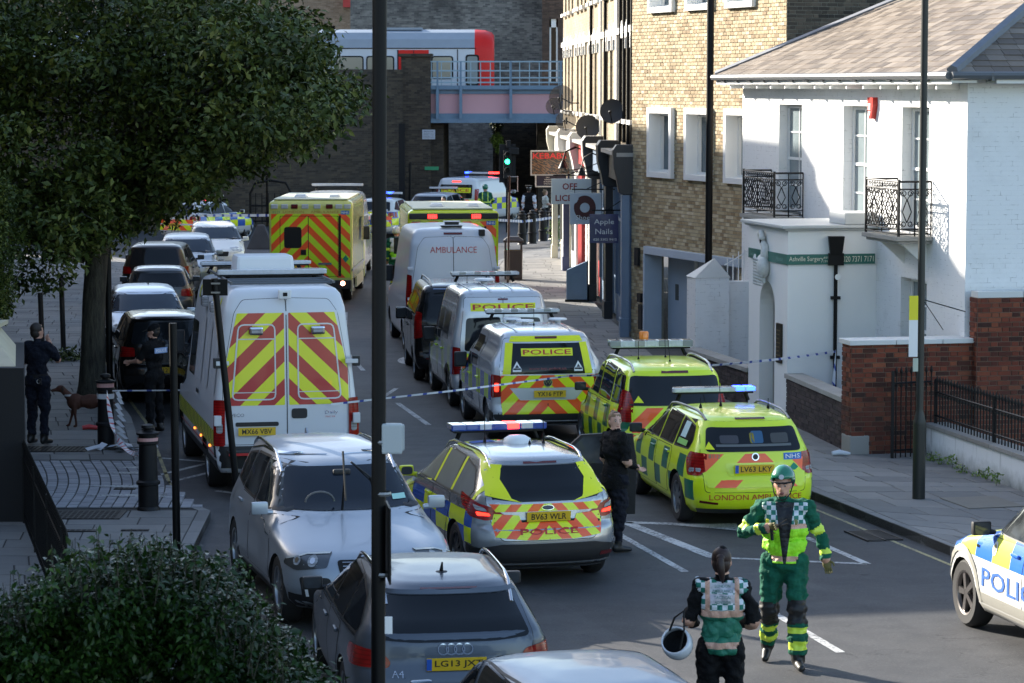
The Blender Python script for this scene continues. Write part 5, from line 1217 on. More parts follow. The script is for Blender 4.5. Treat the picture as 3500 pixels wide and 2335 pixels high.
 def drop(s, D, T, U, a, h, off):
  """(a,h) in real coordinates along T and U"""
  o = T * a + U * h + D * 6
  hit, nrm, idx, dist = s.bvh.ray_cast(o, -D)
  if hit is None:
   hit, nrm, idx, dist = s.bvh.find_nearest(T * a + U * h + D * 2.2)
  if nrm.dot(D) < 0: nrm = -nrm
  return hit + nrm * off
 def real(s, d, pts):
  # side/rear/front/top polygons are given in real car coordinates (x,z) (y,z) (x,z) (x,y)
  if d == 'r': return [(-y, z) for y, z in pts]
  if d == 'f': return [(y, z) for y, z in pts]
  if d == 'l': return [(-x, z) for x, z in pts]
  if d == 'g': return [(x, z) for x, z in pts]
  if d == 't': return [(-y, x) for x, y in pts]
  D, T, U = s.basis(d); k = T.dot(Vector((math.copysign(s.hx - .13, D.x), math.copysign(s.W - .09, D.y), 0)))
  return [(t + k, z) for t, z in pts]
 def patch(s, name, d, poly, mat, off=.006, parent=None, res=.09, r=0, thick=.0):
  D, T, U = s.basis(d); poly = rp(poly, r) if r else poly; pts = s.real(d, poly)
  bm = bmesh.new(); vs_ = [bm.verts.new((a, h, 0)) for a, h in pts]; bm.faces.new(vs_)
  xs = [p[0] for p in pts]; ys = [p[1] for p in pts]
  if s.far: res *= 2
  for ax, lo, hi in ((0, min(xs), max(xs)), (1, min(ys), max(ys))):
   n = int((hi - lo) / res)
   for k in range(1, n + 1):
    co = [0, 0, 0]; co[ax] = lo + (hi - lo) * k / (n + 1); no = [0, 0, 0]; no[ax] = 1
    bmesh.ops.bisect_plane(bm, geom=bm.faces[:] + bm.edges[:] + bm.verts[:], plane_co=co, plane_no=no)
  bm.normal_update()
  for v in bm.verts: v.co = s.drop(D, T, U, v.co.x, v.co.y, off)
  if thick:
   ret = bmesh.ops.extrude_face_region(bm, geom=bm.faces[:]);
   for v in [e for e in ret['geom'] if isinstance(e, bmesh.types.BMVert)]: v.co += D * thick
  for f in bm.faces:
   f.smooth = True
  bm.normal_update()
  c = sum((f.normal.dot(D) for f in bm.faces), 0)
  if c < 0 and not thick: bmesh.ops.reverse_faces(bm, faces=bm.faces[:])
  me = bpy.data.meshes.new(name); bm.to_mesh(me); bm.free(); me.materials.append(mat)
  if thick: me.set_sharp_from_angle(angle=R(40))
  return obj(name, me, parent or s.root)
 def sides(s, name, poly, mat, **k): return [s.patch(name, d, poly, mat, **k) for d in ('l', 'g')]
 def text(s, name, d, txt, c, h, mat, width=None, off=.012, parent=None, bold=0):
  V, F = text_mesh(txt, bold=bold); sy = h / (V[:, 1].max() - V[:, 1].min()); sx = width / (V[:, 0].max() - V[:, 0].min()) if width else sy
  D, T, U = s.basis(d); (ca, ch), = s.real(d, [c]); P = [s.drop(D, T, U, ca + v[0] * sx, ch + v[1] * sy, off) for v in V]
  return obj(name, mesh_of(name, P, F, mat), parent or s.root)
 def line(s, d, pts, w=.009, mat=None, name='panel_gap', off=.0035, parent=None):
  D, T, U = s.basis(d); P = s.real(d, pts); V = []; F = []
  Q = []
  for (a, b_) in zip(P, P[1:]):
   n = max(1, int(math.dist(a, b_) / .12)); Q += [(a[0] + (b_[0] - a[0]) * k / n, a[1] + (b_[1] - a[1]) * k / n) for k in range(n)]
  Q.append(P[-1])
  for i, q in enumerate(Q):
   t = Vector((Q[min(i + 1, len(Q) - 1)][0] - Q[max(i - 1, 0)][0], Q[min(i + 1, len(Q) - 1)][1] - Q[max(i - 1, 0)][1])); t = t.normalized() if t.length else Vector((1, 0)); n_ = Vector((-t.y, t.x)) * w / 2
   V += [s.drop(D, T, U, q[0] + n_.x, q[1] + n_.y, off), s.drop(D, T, U, q[0] - n_.x, q[1] - n_.y, off)]
  F = [(2 * i, 2 * i + 1, 2 * i + 3, 2 * i + 2) for i in range(len(Q) - 1)]
  return obj(name, mesh_of(name, V, F, mat or MAT_GAP), parent or s.root)
 def wheels(s, xs, r=.32, w=.21, track=None, spokes=5, rim=None, steer=0, dz=0):
  tr = (track or s.W - .03); k = ('wheel', round(r, 2), round(w, 2), spokes, s.far, rim.name if rim else '')
  if k not in _PM:
   b = B(); b.lathe([(r * .62, -w / 2), (r * .90, -w / 2), (r * .985, -w / 2 + .03), (r, -w / 4), (r, w / 4), (r * .985, w / 2 - .03), (r * .90, w / 2), (r * .66, w / 2 - .006), (r * .64, w / 2 - .04)], n=28 if not s.far else 14, axis='Y'); t = b.me('tyre', MAT_TYRE, 40)
   b = B(); b.mi = 0; b.lathe([(r * .66, w / 2 - .004), (r * .60, w / 2 - .012), (r * .58, w / 2 - .05)], n=28, axis='Y'); b.lathe([(0, w / 2 - .018), (.05, w / 2 - .018), (.06, w / 2 - .04)], n=14, axis='Y')
   for i in range(spokes):
    a = 2 * math.pi * i / spokes; c, sn = math.cos(a), math.sin(a); hw_ = .022 if spokes < 8 else .013
    P = [(.03, -hw_ * 1.3), (r * .63, -hw_ * (1.6 if spokes < 8 else 1)), (r * .63, hw_ * (1.6 if spokes < 8 else 1)), (.03, hw_ * 1.3)]
    V = [(p * c - q * sn, w / 2 - (.022 if p > .1 else .016), p * sn + q * c) for p, q in P] + [(p * c - q * sn, w / 2 - .06, p * sn + q * c) for p, q in P]
    b.add(V, [(0, 1, 2, 3), (0, 4, 5, 1), (2, 6, 7, 3)])
   rm = b.me('rim', rim or MAT_ALLOY, 30)
   b = B(); b.lathe([(0, w / 2 - .07), (r * .6, w / 2 - .07)], n=20, axis='Y'); dk = b.me('brake_disc', MAT_ARCH)
   _PM[k] = (t, rm, dk)
  t, rm, dk = _PM[k]
  for x in xs:
   for sy in (1, -1):
    o = obj('wheel', t, s.root); o.location = (x, sy * (tr - w / 2), r + dz);
    if sy < 0: o.rotation_euler.z = math.pi
    if steer and x == max(xs): o.rotation_euler.z += R(steer)
    obj('rim', rm, o); obj('brake_disc', dk, o)
 def mirror(s, x, z, y=None, size=(.09, .18, .13), cap=None, glass=True):
  for sy in (1, -1):
   yy = (y or s.W) + size[1] * .4 - .03; b = B(); b.box((x, sy * yy, z), (size[0] * .75, size[1], size[2]), rot=Matrix.Rotation(R(90), 3, 'Y') @ Matrix.Rotation(0, 3, 'Z') if 0 else None); b.tube([(x, sy * (yy - size[1] / 2 - .06), z - .05), (x, sy * yy, z - .04)], .03, 6)
   o = b.ob('wing_mirror', cap or s.mat, s.root, smooth=40, bevel=.028)
   b = B(); b.prism(rp(rect(-size[1] * .40, size[1] * .40, -size[2] * .38, size[2] * .38), .04), lambda a, h, d: Vector((x - size[0] * .375 - .002 - d, sy * yy + a, z + h)), .003); b.ob('mirror_glass', MAT_MIR, o)
 def plate(s, x, y, z, txt, tilt=0, square=False, rear=True, band=True, mat=None):
  sg = -1 if rear else 1; b = B(); w, h = (.28, .20) if square else (.52, .111)
  b.box((0, 0, 0), (.008, w, h)); o = b.ob('number_plate', mat or (MAT_PLY if rear else MAT_WHITEL), s.root, bevel=0); o.location = (x, y, z); o.rotation_euler.y = R(tilt)
  rows = [(txt, 0, .072, w * .80)] if not square else [(txt.split()[0], .045, .07, w * .74), (txt.split()[1], -.045, .07, w * .62)]
  for t, dz, hh_, ww in rows:
   V, F = text_mesh(t, bold=.012); V[:, 0] *= ww / (V[:, 0].max() - V[:, 0].min()); V[:, 1] *= hh_ / (V[:, 1].max() - V[:, 1].min())
   obj('plate_text', mesh_of('plate_text', [(sg * .006, sg * (v[0] + (.02 if band else 0)), v[1] + dz) for v in V], F, MAT_PLT), o)
  if band: b = B(); b.bx(sg * .0045, sg * .006, -sg * (w / 2 - .045), -sg * w / 2, -h / 2 + .004, h / 2 - .004); b.ob('plate_band', MAT_PLB, o)
  return o
 def part(s, name, mat, fn, smooth=None, bevel=0, parent=None):
  b = B(); fn(b); return b.ob(name, mat, parent or s.root, smooth=smooth, bevel=bevel)
 def antenna(s, x, y, z, h=.2, lean=.3):
  def f(b): b.lathe([(0, -.02), (.022, -.02), (.016, .02), (.006, .045), (0, .045)], (x, y, z), 8); b.tube([(x, y, z + .03), (x - h * lean, y, z + h)], .005, 5)
  s.part('aerial', MAT_BLACK, f)
 def rails(s, x0, x1, y0, y1, z, mat=None, rise=.05):
  for sy in (1, -1):
   P = []
   for k in range(11):
    t = k / 10; x = x0 + (x1 - x0) * t; y = (y0 + (y1 - y0) * t); hit = s.drop(*s.DIR['t'], -sy * y, x, 0); P.append(hit + Vector((0, 0, rise * min(1, 6 * t, 6 * (1 - t)) + .005)))
   s.part('roof_rail', mat or MAT_CHROME, lambda b: b.tube(P, .018, 6), smooth=60)
 def lightbar(s, x, z, L=1.15, lit=(), base=MAT_BARC, feet=True, dx=.28, h=.075, lens=7, colors=None):
  def f(b):
   b.prism(rp([(-dx / 2, -L / 2), (dx / 2, -L / 2 + .06), (dx / 2, L / 2 - .06), (-dx / 2, L / 2)], .05), lambda a, y, d: Vector((x + a, y, z + d)), h)
  o = s.part('light_bar', base, f, bevel=.012)
  s.part('light_bar_base', MAT_BLACK, lambda b: b.bx(x - dx / 2 + .02, x + dx / 2 - .02, -L / 2 + .05, L / 2 - .05, z - .025, z - .002), parent=o)
  if feet:
   for sy in (1, -1): s.part('bar_foot', MAT_BLACK, lambda b: b.tube([(x, sy * L * .38, z - .02), (x, sy * L * .42, z - .13)], .03, 6), parent=o)
  for i in range(lens):
   y = -L / 2 + .09 + (L - .18) * i / (lens - 1); c = None
   for j, m_ in lit:
    if j == i: c = m_
   mm = c or (colors[i % len(colors)] if colors else None)
   if mm: s.part('beacon_lens', mm, lambda b: b.bx(x - dx / 2 - .006, x + dx / 2 + .004, y - L / lens * .42, y + L / lens * .42, z + .012, z + h + .004), parent=o, bevel=.006)
  return o
 def glasshouse(s, polys, mat=None, rub=.035, off=.006, name='side_window'):
  out = []
  for p in polys:
   for d in ('l', 'g'):
    fr_ = s.patch('window_surround', d, grow(p, rub * .5), MAT_TRIM, off=off - .003, r=.03); out.append(s.patch(name, d, p, mat or MAT_SGLASS, off=off, r=.04, parent=fr_))
  return out
 def door(s, d, poly, handle=None, name='door', hmat=None, r=.05):
  """door panel standing proud of the body inside its own dark shut line"""
  g_ = s.patch('door_gap', d, grow(poly, .007), MAT_GAP, off=.002, r=r); o = s.patch(name, d, poly, s.mat, off=.0045, r=r); g_.parent = o
  if handle:
   D, T, U = s.basis(d); (a, h), = s.real(d, [handle]); p = s.drop(D, T, U, a, h, .02); s.part('door_handle', hmat or s.mat, lambda b: b.box(p, (.19, .03, .035) if d in 'lg' else (.03, .16, .04)), bevel=.012, parent=o)
  return o
def grow(poly, k):
 c = sum((Vector(p) for p in poly), Vector((0, 0))) / len(poly); out = []; n = len(poly)
 A = sum(poly[i][0] * poly[(i + 1) % n][1] - poly[(i + 1) % n][0] * poly[i][1] for i in range(n)); sg = 1 if A > 0 else -1
 for i in range(n):
  p = Vector(poly[i]); a = (p - Vector(poly[i - 1])).normalized(); b_ = (Vector(poly[(i + 1) % n]) - p).normalized()
  n1 = Vector((a.y, -a.x)) * sg; n2 = Vector((b_.y, -b_.x)) * sg; m = n1 + n2; q = p + (m / max(.35, m.length_squared / 2)) * k if m.length > .1 else p + n1 * k
  out.append((q.x, q.y))
 return out
def front_text(): pass
MIR = lambda poly: [(-y, z) for y, z in poly][::-1]
# profiles -----------------------------------------------------------------------------------------
def estate(L, W, H, hood=.98, nose=.72, cowl=.95, wtop=.30, tail=.0, zb=.95, rtop=.38, side=.76, tuck=.06):
 h = L / 2
 rear = [(.20, -h + .20), (.28, -h + .06), (.38, -h + .01), (.55, -h), (.68, -h + .02), (.74, -h + .08), (zb, -h + .11), (zb + .08, -h + .13), (H - .17, -h + rtop), (H - .09, -h + rtop + .03), (H - .045, -h + rtop + .12), (H - .015, -h + rtop + .35), (H, -h + rtop + .8)]
 front = [(.20, h - .22), (.28, h - .07), (.42, h), (.58, h - .01), (nose, h - .09), (nose + .06, h - .22), (nose + .14, h - .55), (hood - .04, cowl + .30), (hood, cowl + .08), (hood + .03, cowl - .05), (H - .14, wtop + .12), (H - .08, wtop - .06), (H - .035, wtop - .35), (H - .01, wtop - .75), (H, wtop - 1.1)]
 w = W / 2
 wid = [(.20, w - .12), (.28, w - .05), (.42, w - .015), (.60, w), (.75, w - .005), (.86, w - .025), (zb, w - .05), (zb + .05, w - .075), (H - .16, w * side), (H - .09, w * (side - .05)), (H - .045, w * (side - .13)), (H - .015, w * (side - .28)), (H, w * (side - .5))]
 lr = [(0, .35), (.7, .40), (zb, .32), (H - .2, .30), (H, .4)]; lf = [(0, .75), (.6, .85), (nose, .9), (nose + .14, 1.0), (hood, .55), (H - .1, .35), (H, .4)]
 return rear, front, wid, lr, lf
def van(L, W, H, bx=.02, nose=1.0, cowl=.55, lean=.12, side=.86, wt=.55):
 h = L / 2; w = W / 2; c = h - cowl
 rear = [(.28, -h + .08), (.36, -h), (.55, -h), (.60, -h + .03), (1.2, -h + .04), (H - .35, -h + .04 + lean * .6), (H - .12, -h + .08 + lean), (H - .05, -h + .14 + lean), (H - .015, -h + .3 + lean), (H, -h + .6 + lean)]
 front = [(.28, h - .12), (.4, h), (.7, h - .03), (nose, h - .18), (nose + .1, c + .22), (nose + .18, c), (H - .18, c - wt), (H - .08, c - wt - .12), (H - .03, c - wt - .35), (H, c - wt - .8)]
 wid = [(.28, w - .08), (.4, w - .02), (.6, w), (1.1, w), (1.3, w - .015), (H - .3, w * (side + .05)), (H - .12, w * side), (H - .05, w * (side - .06)), (H - .015, w * (side - .2)), (H, w * (side - .4))]
 return rear, front, wid, [(0, .14), (H, .18)], [(0, .5), (nose, .7), (H, .4)]
def arr(t): return dict(rear=t[0], front=t[1], width=t[2], lr=t[3], lf=t[4])
def mk(name, label, loc, yaw, prof, mat, cat='car', **k): a = arr(prof); return Car(name, label, cat, loc, yaw, a['rear'], a['front'], a['width'], mat, lr=a['lr'], lf=a['lf'], **k)
def light_pair(c, name, ang, poly, mat, off=.008, inner=None):
 out = []
 for sg in (1, -1):
  a = ang * sg if not isinstance(ang, str) else ang; p = poly if (sg == 1) else [(-t, z) for t, z in poly][::-1]
  if isinstance(ang, str):
   out.append(c.patch(name, ang, [(y * sg, z) for y, z in poly] if sg == 1 else [(-y, z) for y, z in poly][::-1], mat, off=off, r=.03))
  else: out.append(c.patch(name, a, p, mat, off=off, r=.03, res=.06))
 return out
# ---- silver police estate (near centre)
paint_silver = paint('silver_paint', (.36, .37, .385), .75, .26)
mf = m_batt('police_estate_livery', YEL, BLUE, (.36, .37, .385), .50, .86, .62, 2, .15, .6)
p = estate(4.56, 1.82, 1.49, hood=1.0, nose=.70, cowl=.95, wtop=.25, rtop=.42, zb=.98, side=.74)
c = mk('police_car', 'silver police estate with lit roof bar and chevron tailgate marked BLK', (-.155, 34.7), 105, p, mf, 'police car', arches=(-1.31, 1.34), arch_r=.37)
c.glasshouse([[(1.05, 1.0), (.62, 1.30), (.22, 1.385), (-.12, 1.39), (-.16, 1.0)], [(-.24, 1.0), (-.22, 1.39), (-.92, 1.37), (-.98, 1.0)], [(-1.06, 1.0), (-1.02, 1.36), (-1.50, 1.30), (-1.78, 1.10), (-1.74, 1.02), (-1.62, 1.0)]], mat=m_glass('pale_side_glass', (.17, .18, .18), .25))
for x0, x1 in ((-.16, -.24), (-.98, -1.06)): c.sides('yellow_pillar', rect(x1 - .0, x0 + .0, 1.0, 1.385), MAT_YPAN, off=.0075)
c.sides('yellow_roof_edge', [(.9, 1.20), (.28, 1.42), (-.9, 1.44), (-1.5, 1.40), (-1.9, 1.16), (-1.86, 1.0), (-1.92, 1.0), (-1.98, 1.15), (-1.62, 1.425), (-.9, 1.462), (.25, 1.45)], MAT_YPAN, off=.0085, res=.05)
for d in 'lg':
 c.door(d, [(1.0, .36), (1.02, .95), (-.19, .96), (-.19, .36)], (-.02, .84)); c.door(d, [(-.22, .36), (-.22, .96), (-1.0, .96), (-1.06, .75), (-.9, .52), (-.84, .36)], (-.84, .86))
 c.text('lettering', d, 'BLK', (-1.45, .91), .10, DK, .26)
tg = c.door('r', [(-.55, .56), (-.66, .78), (-.70, 1.0), (-.62, 1.36), (.62, 1.36), (.70, 1.0), (.66, .78), (.55, .56)], name='tailgate')
c.patch('rear_window', 'r', [(-.66, 1.03), (-.60, 1.20), (-.47, 1.36), (.47, 1.36), (.60, 1.20), (.66, 1.03), (.35, .99), (-.35, .99)], MAT_CGLASS, off=.010, r=.06)
for sg in (1, -1):
 q = [(.70, 1.06), (.66, 1.22), (.55, 1.375), (.44, 1.375), (.50, 1.22), (.42, 1.03), (.30, .98)]
 c.patch('yellow_reflector_panel', 'r', [(y * sg, z) for y, z in q][::sg], MAT_YPAN, off=.014)
mch = m_chev('estate_chevrons', YEL, ORG, .26, .9, 1)
c.patch('chevron_panel', 'r', [(-.60, .88), (-.67, .97), (-.35, .965), (.35, .965), (.67, .97), (.60, .88)], mch, off=.012)
c.patch('chevron_panel', 'r', [(-.62, .60), (-.65, .74), (-.62, .86), (-.34, .84), (-.31, .76), (.31, .76), (.34, .84), (.62, .86), (.65, .74), (.62, .60), (.3, .565), (-.3, .565)], mch, off=.012)
c.text('lettering', 'r', 'POLICE', (.0, .655), .062, MAT_RTXT, .68, off=.018, bold=.008)
c.plate(-2.235, 0, .825, 'BV63 WLR', -8, band=False)
c.patch('badge', 'r', [(.075 * math.cos(2 * math.pi * k / 16), .92 + .032 * math.sin(2 * math.pi * k / 16)) for k in range(16)], MAT_CHROME, off=.018); c.patch('badge_face', 'r', [(.066 * math.cos(2 * math.pi * k / 16), .92 + .025 * math.sin(2 * math.pi * k / 16)) for k in range(16)], flat('badge_navy', (.02, .03, .08), .3), off=.021)
light_pair(c, 'tail_light', 42, [(-.50, 1.04), (-.14, .995), (.12, .93), (.26, .83), (.05, .78), (-.2, .82), (-.44, .92)], MAT_RLIGHT, .011)
light_pair(c, 'tail_light_lens', 42, [(-.15, .965), (.02, .925), (.06, .88), (-.10, .90)], MAT_CLEAR, .014); light_pair(c, 'lit_lens', 30, [(-.06, .88), (.10, .865), (.12, .835), (-.04, .835)], MAT_RLIT, .016)
c.patch('bumper_trim', 'r', [(-.80, .24), (-.86, .46), (-.55, .52), (.55, .52), (.86, .46), (.80, .24)], MAT_TRIM, off=.01, r=.03); c.sides('bumper_side_trim', [(-2.2, .26), (-2.2, .46), (-1.78, .50), (-1.72, .26)], MAT_TRIM, off=.008)
c.patch('reflector', 'r', rect(-.78, -.62, .36, .40), MAT_DRL, off=.018); c.patch('reflector', 'r', rect(.62, .78, .36, .40), MAT_DRL, off=.018)
c.patch('roof_marking', 't', [(-.45, .45), (-.45, .15), (-.1, .15), (-.1, .45)], flat('blue_panel', BLUE, .4), off=.006); c.patch('roof_marking', 't', [(.15, .0), (.15, -.35), (.5, -.35), (.5, .0)], flat('blue_panel', BLUE, .4), off=.006)
c.patch('rear_screen_surround', 'r', [(-.64, 1.345), (-.60, 1.41), (.60, 1.41), (.64, 1.345), (.45, 1.372), (-.45, 1.372)], paint_silver, off=.012); c.patch('brake_light', 'r', rect(-.2, .2, 1.385, 1.40), MAT_DRL, off=.016)
c.rails(-1.75, .55, .56, .60, 1.5, MAT_CHROME); c.lightbar(.12, 1.56, 1.22, lit=((2, MAT_REDL),), base=MAT_BARB, lens=7, colors=[MAT_BARB, MAT_BARC, MAT_BARB])
c.part('roof_dome', MAT_WHITEL, lambda b: b.lathe([(0, .09), (.10, .085), (.16, .05), (.17, 0)], (-.65, -.05, 1.485), 18), smooth=60)
c.antenna(-.45, .3, 1.49, .3, .0); c.antenna(-.75, -.35, 1.485, .12); c.antenna(-.2, -.5, 1.48, .2, 0); c.antenna(-.85, -.15, 1.485, .06)
c.wheels((-1.31, 1.34), .335, .21, spokes=10, rim=flat('dark_alloy', (.10, .10, .105), .35, .8)); c.mirror(.92, .98, cap=MAT_YPAN)
c.part('parcel_seat', flat('pale_headrest', (.25, .28, .3), .7), lambda b: b.sph((-1.9, .33, 1.04), (.03, .12, .09)))
# open driver door on the far side
def od(b): b.prism([(0, .34), (0, .98), (-.40, 1.36), (-.80, 1.39), (-1.05, 1.38), (-1.10, .98), (-1.08, .36)], lambda a, z, d: Vector((1.0 + a * .35, -.92 + a * .94 - d * .0, z)) + Vector((d, 0, 0)), .06)
def odw(b): b.prism([(-.08, 1.0), (-.42, 1.33), (-.8, 1.35), (-1.0, 1.34), (-1.04, 1.0)], lambda a, z, d: Vector((1.0 + a * .35 - .004, -.92 + a * .94, z)) + Vector((d, 0, 0)), .068)
dr = c.part('open_door', MAT_TRIM, od, bevel=.008); c.part('door_glass', MAT_SGLASS, odw, parent=dr)
c.line('l', [(.95, 1.0), (-1.85, .985)], .02, MAT_TRIM, 'belt_trim')
# ---- yellow ambulance estate (right)
AY = (.66, .82, .012)
MS2 = flat('ambulance_plain', AY, .3, coat=.7)
p = estate(4.5, 1.76, 1.47, hood=1.0, nose=.72, cowl=.95, wtop=.22, rtop=.30, zb=.97, side=.77)
c = mk('ambulance_car', 'lime yellow ambulance estate with lit blue beacon and LONDON AMBULANCE on the bumper', (2.78, 39.0), 100, p, m_amb('ambulance_estate_livery', AY, DGRN, .38, .64, .93), 'ambulance car', arches=(-1.30, 1.28), arch_r=.37)
for d in 'lg':
 dd = [c.door(d, [(.98, .34), (1.0, .93), (-.15, .95), (-.15, .34)], (.0, .86)), c.door(d, [(-.18, .34), (-.18, .95), (-.98, .96), (-1.02, .78), (-.86, .55), (-.80, .34)], (-.82, .88))]
c.glasshouse([[(.98, 1.0), (.58, 1.28), (.2, 1.37), (-.10, 1.375), (-.14, 1.0)], [(-.22, 1.0), (-.20, 1.372), (-.92, 1.355), (-.96, 1.0)], [(-1.04, 1.0), (-1.0, 1.352), (-1.62, 1.29), (-1.74, 1.12), (-1.70, 1.02)]], mat=MAT_CGLASS)
c.patch('window_notice', 'l', rect(-1.42, -1.18, 1.12, 1.32), flat('pale_notice_b', (.45, .62, .62), .5), off=.012); c.patch('window_notice', 'l', rect(-1.58, -1.14, 1.03, 1.10), flat('green_notice', (.2, .5, .1), .5), off=.012)
c.door('r', [(-.66, .50), (-.70, .98), (-.63, 1.38), (.63, 1.38), (.70, .98), (.66, .50)], name='tailgate')
c.patch('rear_window', 'r', [(-.64, 1.01), (-.58, 1.31), (.58, 1.31), (.64, 1.01)], MAT_CGLASS, off=.010, r=.06)
c.patch('luggage_shelf', 'r', rect(-.5, .5, 1.07, 1.10), flat('interior_grey', (.12, .13, .13), .6), off=.013)
for y, z, mt, w in ((.32, 1.15, (.05, .05, .06), .12), (.02, 1.18, (.25, .2, .02), .03), (-.05, 1.2, (.03, .1, .2), .08), (-.35, 1.17, (.06, .06, .06), .12)): c.patch('load', 'r', rect(y - w, y + w, 1.11, z + .06), flat('load_%g' % y, mt, .7), off=.0125, r=.03)
mch2 = m_chev('ambulance_chevrons', AY, ORG, .56, 1.0, 1)
c.patch('chevron_panel', 'r', [(-.63, .56), (-.66, .985), (.66, .985), (.63, .56)], mch2, off=.011)
c.patch('plate_recess', 'r', [(-.36, .70), (-.40, .87), (.40, .87), (.36, .70)], MS2, off=.016, r=.02); c.plate(-2.245, 0.03, .80, 'LV63 LKY', -4)
c.patch('badge', 'r', [(.05 * math.cos(2 * math.pi * k / 16), .945 + .05 * math.sin(2 * math.pi * k / 16)) for k in range(16)], MAT_CHROME, off=.020); c.patch('badge_face', 'r', [(.035 * math.cos(2 * math.pi * k / 16), .945 + .035 * math.sin(2 * math.pi * k / 16)) for k in range(16)], MAT_TRIM, off=.023)
nh = c.patch('health_service_label', 'r', rect(-.63, -.38, .90, .985), flat('nhs_blue', (.01, .15, .50), .4), off=.017); c.text('lettering', 'r', 'NHS', (-.505, .943), .055, CW, .2, off=.021, parent=nh, bold=.01)
c.patch('green_diamond', 'r', [(-.46, .80), (-.52, .86), (-.58, .80), (-.52, .74)], flat('green_label', (.0, .25, .15), .5), off=.017)
c.text('lettering', 'r', '8112', (.53, .955), .05, flat('dim_green', (.1, .3, .15), .5), .14, off=.017)
c.patch('warning_triangle', 'r', [(.52, 1.04), (.58, 1.13), (.64, 1.04)], MAT_YPAN, off=.014)
light_pair(c, 'tail_light', 28, [(-.13, 1.0), (.12, .99), (.13, .78), (.05, .70), (-.16, .70), (-.20, .9)], MAT_RLIGHT, .010); light_pair(c, 'reverse_lens', 28, [(-.12, .80), (.06, .80), (.04, .74), (-.13, .74)], MAT_CLEAR, .013)
c.text('lettering', 'r', 'LONDON AMBULANCE', (0, .435), .072, MAT_RTXT, 1.22, off=.012); c.patch('reflector', 'r', [(.72, .36), (.50, .34), (.50, .37), (.72, .39)], MAT_DRL, off=.012)
c.patch('lower_bumper', 'r', [(-.7, .21), (-.75, .28), (.75, .28), (.7, .21)], MAT_TRIM, off=.008); c.patch('brake_light', 'r', rect(-.2, .2, 1.40, 1.42), MAT_DRL, off=.01)
c.rails(-1.75, .45, .56, .60, 1.5, flat('rail_grey', (.16, .17, .17), .4, .5)); c.lightbar(.15, 1.56, 1.2, lit=((0, MAT_BLUEL), (1, MAT_BLUEL)), lens=8, dx=.24, h=.06)
c.antenna(-.9, .15, 1.49, .32, -.3); c.antenna(-1.0, .45, 1.48, .12, 0); c.antenna(-1.1, -.45, 1.47, .12, 0)
c.wheels((-1.30, 1.28), .33, .21, spokes=7); c.mirror(.85, 1.0, cap=MAT_TRIM)
# ---- taller ambulance people carrier behind
p = estate(4.25, 1.80, 1.66, hood=1.08, nose=.75, cowl=1.05, wtop=.42, rtop=.28, zb=1.02, side=.80)
c = mk('ambulance_car', 'lime yellow ambulance people carrier with clear roof bar and amber beacon', (2.13, 43.6), 98, p, m_amb('carrier_livery', AY, DGRN, .40, .68, 1.02, .8, .3), 'ambulance car', arches=(-1.3, 1.38), arch_r=.36)
c.glasshouse([[(1.15, 1.08), (.66, 1.40), (.38, 1.53), (.0, 1.56), (-.04, 1.08)], [(-.12, 1.08), (-.10, 1.56), (-.95, 1.54), (-1.0, 1.08)], [(-1.1, 1.08), (-1.05, 1.54), (-1.62, 1.48), (-1.78, 1.10)]], mat=MAT_CGLASS)
for d in 'lg':
 c.door(d, [(1.05, .36), (1.08, 1.0), (-.08, 1.03), (-.08, .36)], (.08, .95)); c.door(d, [(-.1, .36), (-.1, 1.03), (-.98, 1.04), (-1.0, .80), (-.85, .5), (-.82, .36)], (-.82, .98))
c.patch('rear_window', 'r', [(-.70, 1.08), (-.64, 1.50), (.64, 1.50), (.70, 1.08)], MAT_CGLASS, off=.010, r=.06); c.patch('warning_triangle', 'r', [(.48, 1.12), (.55, 1.22), (.62, 1.12)], MAT_YPAN, off=.014)
c.patch('chevron_panel', 'r', [(-.66, .55), (-.66, 1.05), (.66, 1.05), (.66, .55)], m_chev('carrier_chevrons', AY, ORG, .5, 1, 1), off=.011); light_pair(c, 'tail_light', 30, [(-.10, 1.30), (.03, 1.28), (.12, 1.12), (.12, .84), (-.16, .84), (-.15, 1.2)], MAT_RLIGHT, .010)
c.patch('brake_light', 'r', rect(-.2, .2, 1.54, 1.57), MAT_DRL, off=.012); c.rails(-1.7, .6, .58, .62, 1.65, flat('rail_silver', (.4, .42, .42), .3, .7)); c.lightbar(.1, 1.76, 1.3, lens=7, dx=.26, h=.10, colors=[flat('smoky_bar', (.22, .24, .24), .2, coat=.8), MAT_BARC])
c.part('amber_beacon', MAT_AMB, lambda b: b.lathe([(.07, 0), (.075, .1), (.06, .12), (0, .12)], (.1, .1, 1.875), 14), smooth=40)
c.antenna(-.8, .35, 1.65, .28, 0); c.antenna(-.6, -.1, 1.65, .3, -.2); c.antenna(-1.2, -.05, 1.64, .65, -.5)
c.wheels((-1.3, 1.38), .33, .21); c.mirror(.95, 1.08, cap=MAT_TRIM)
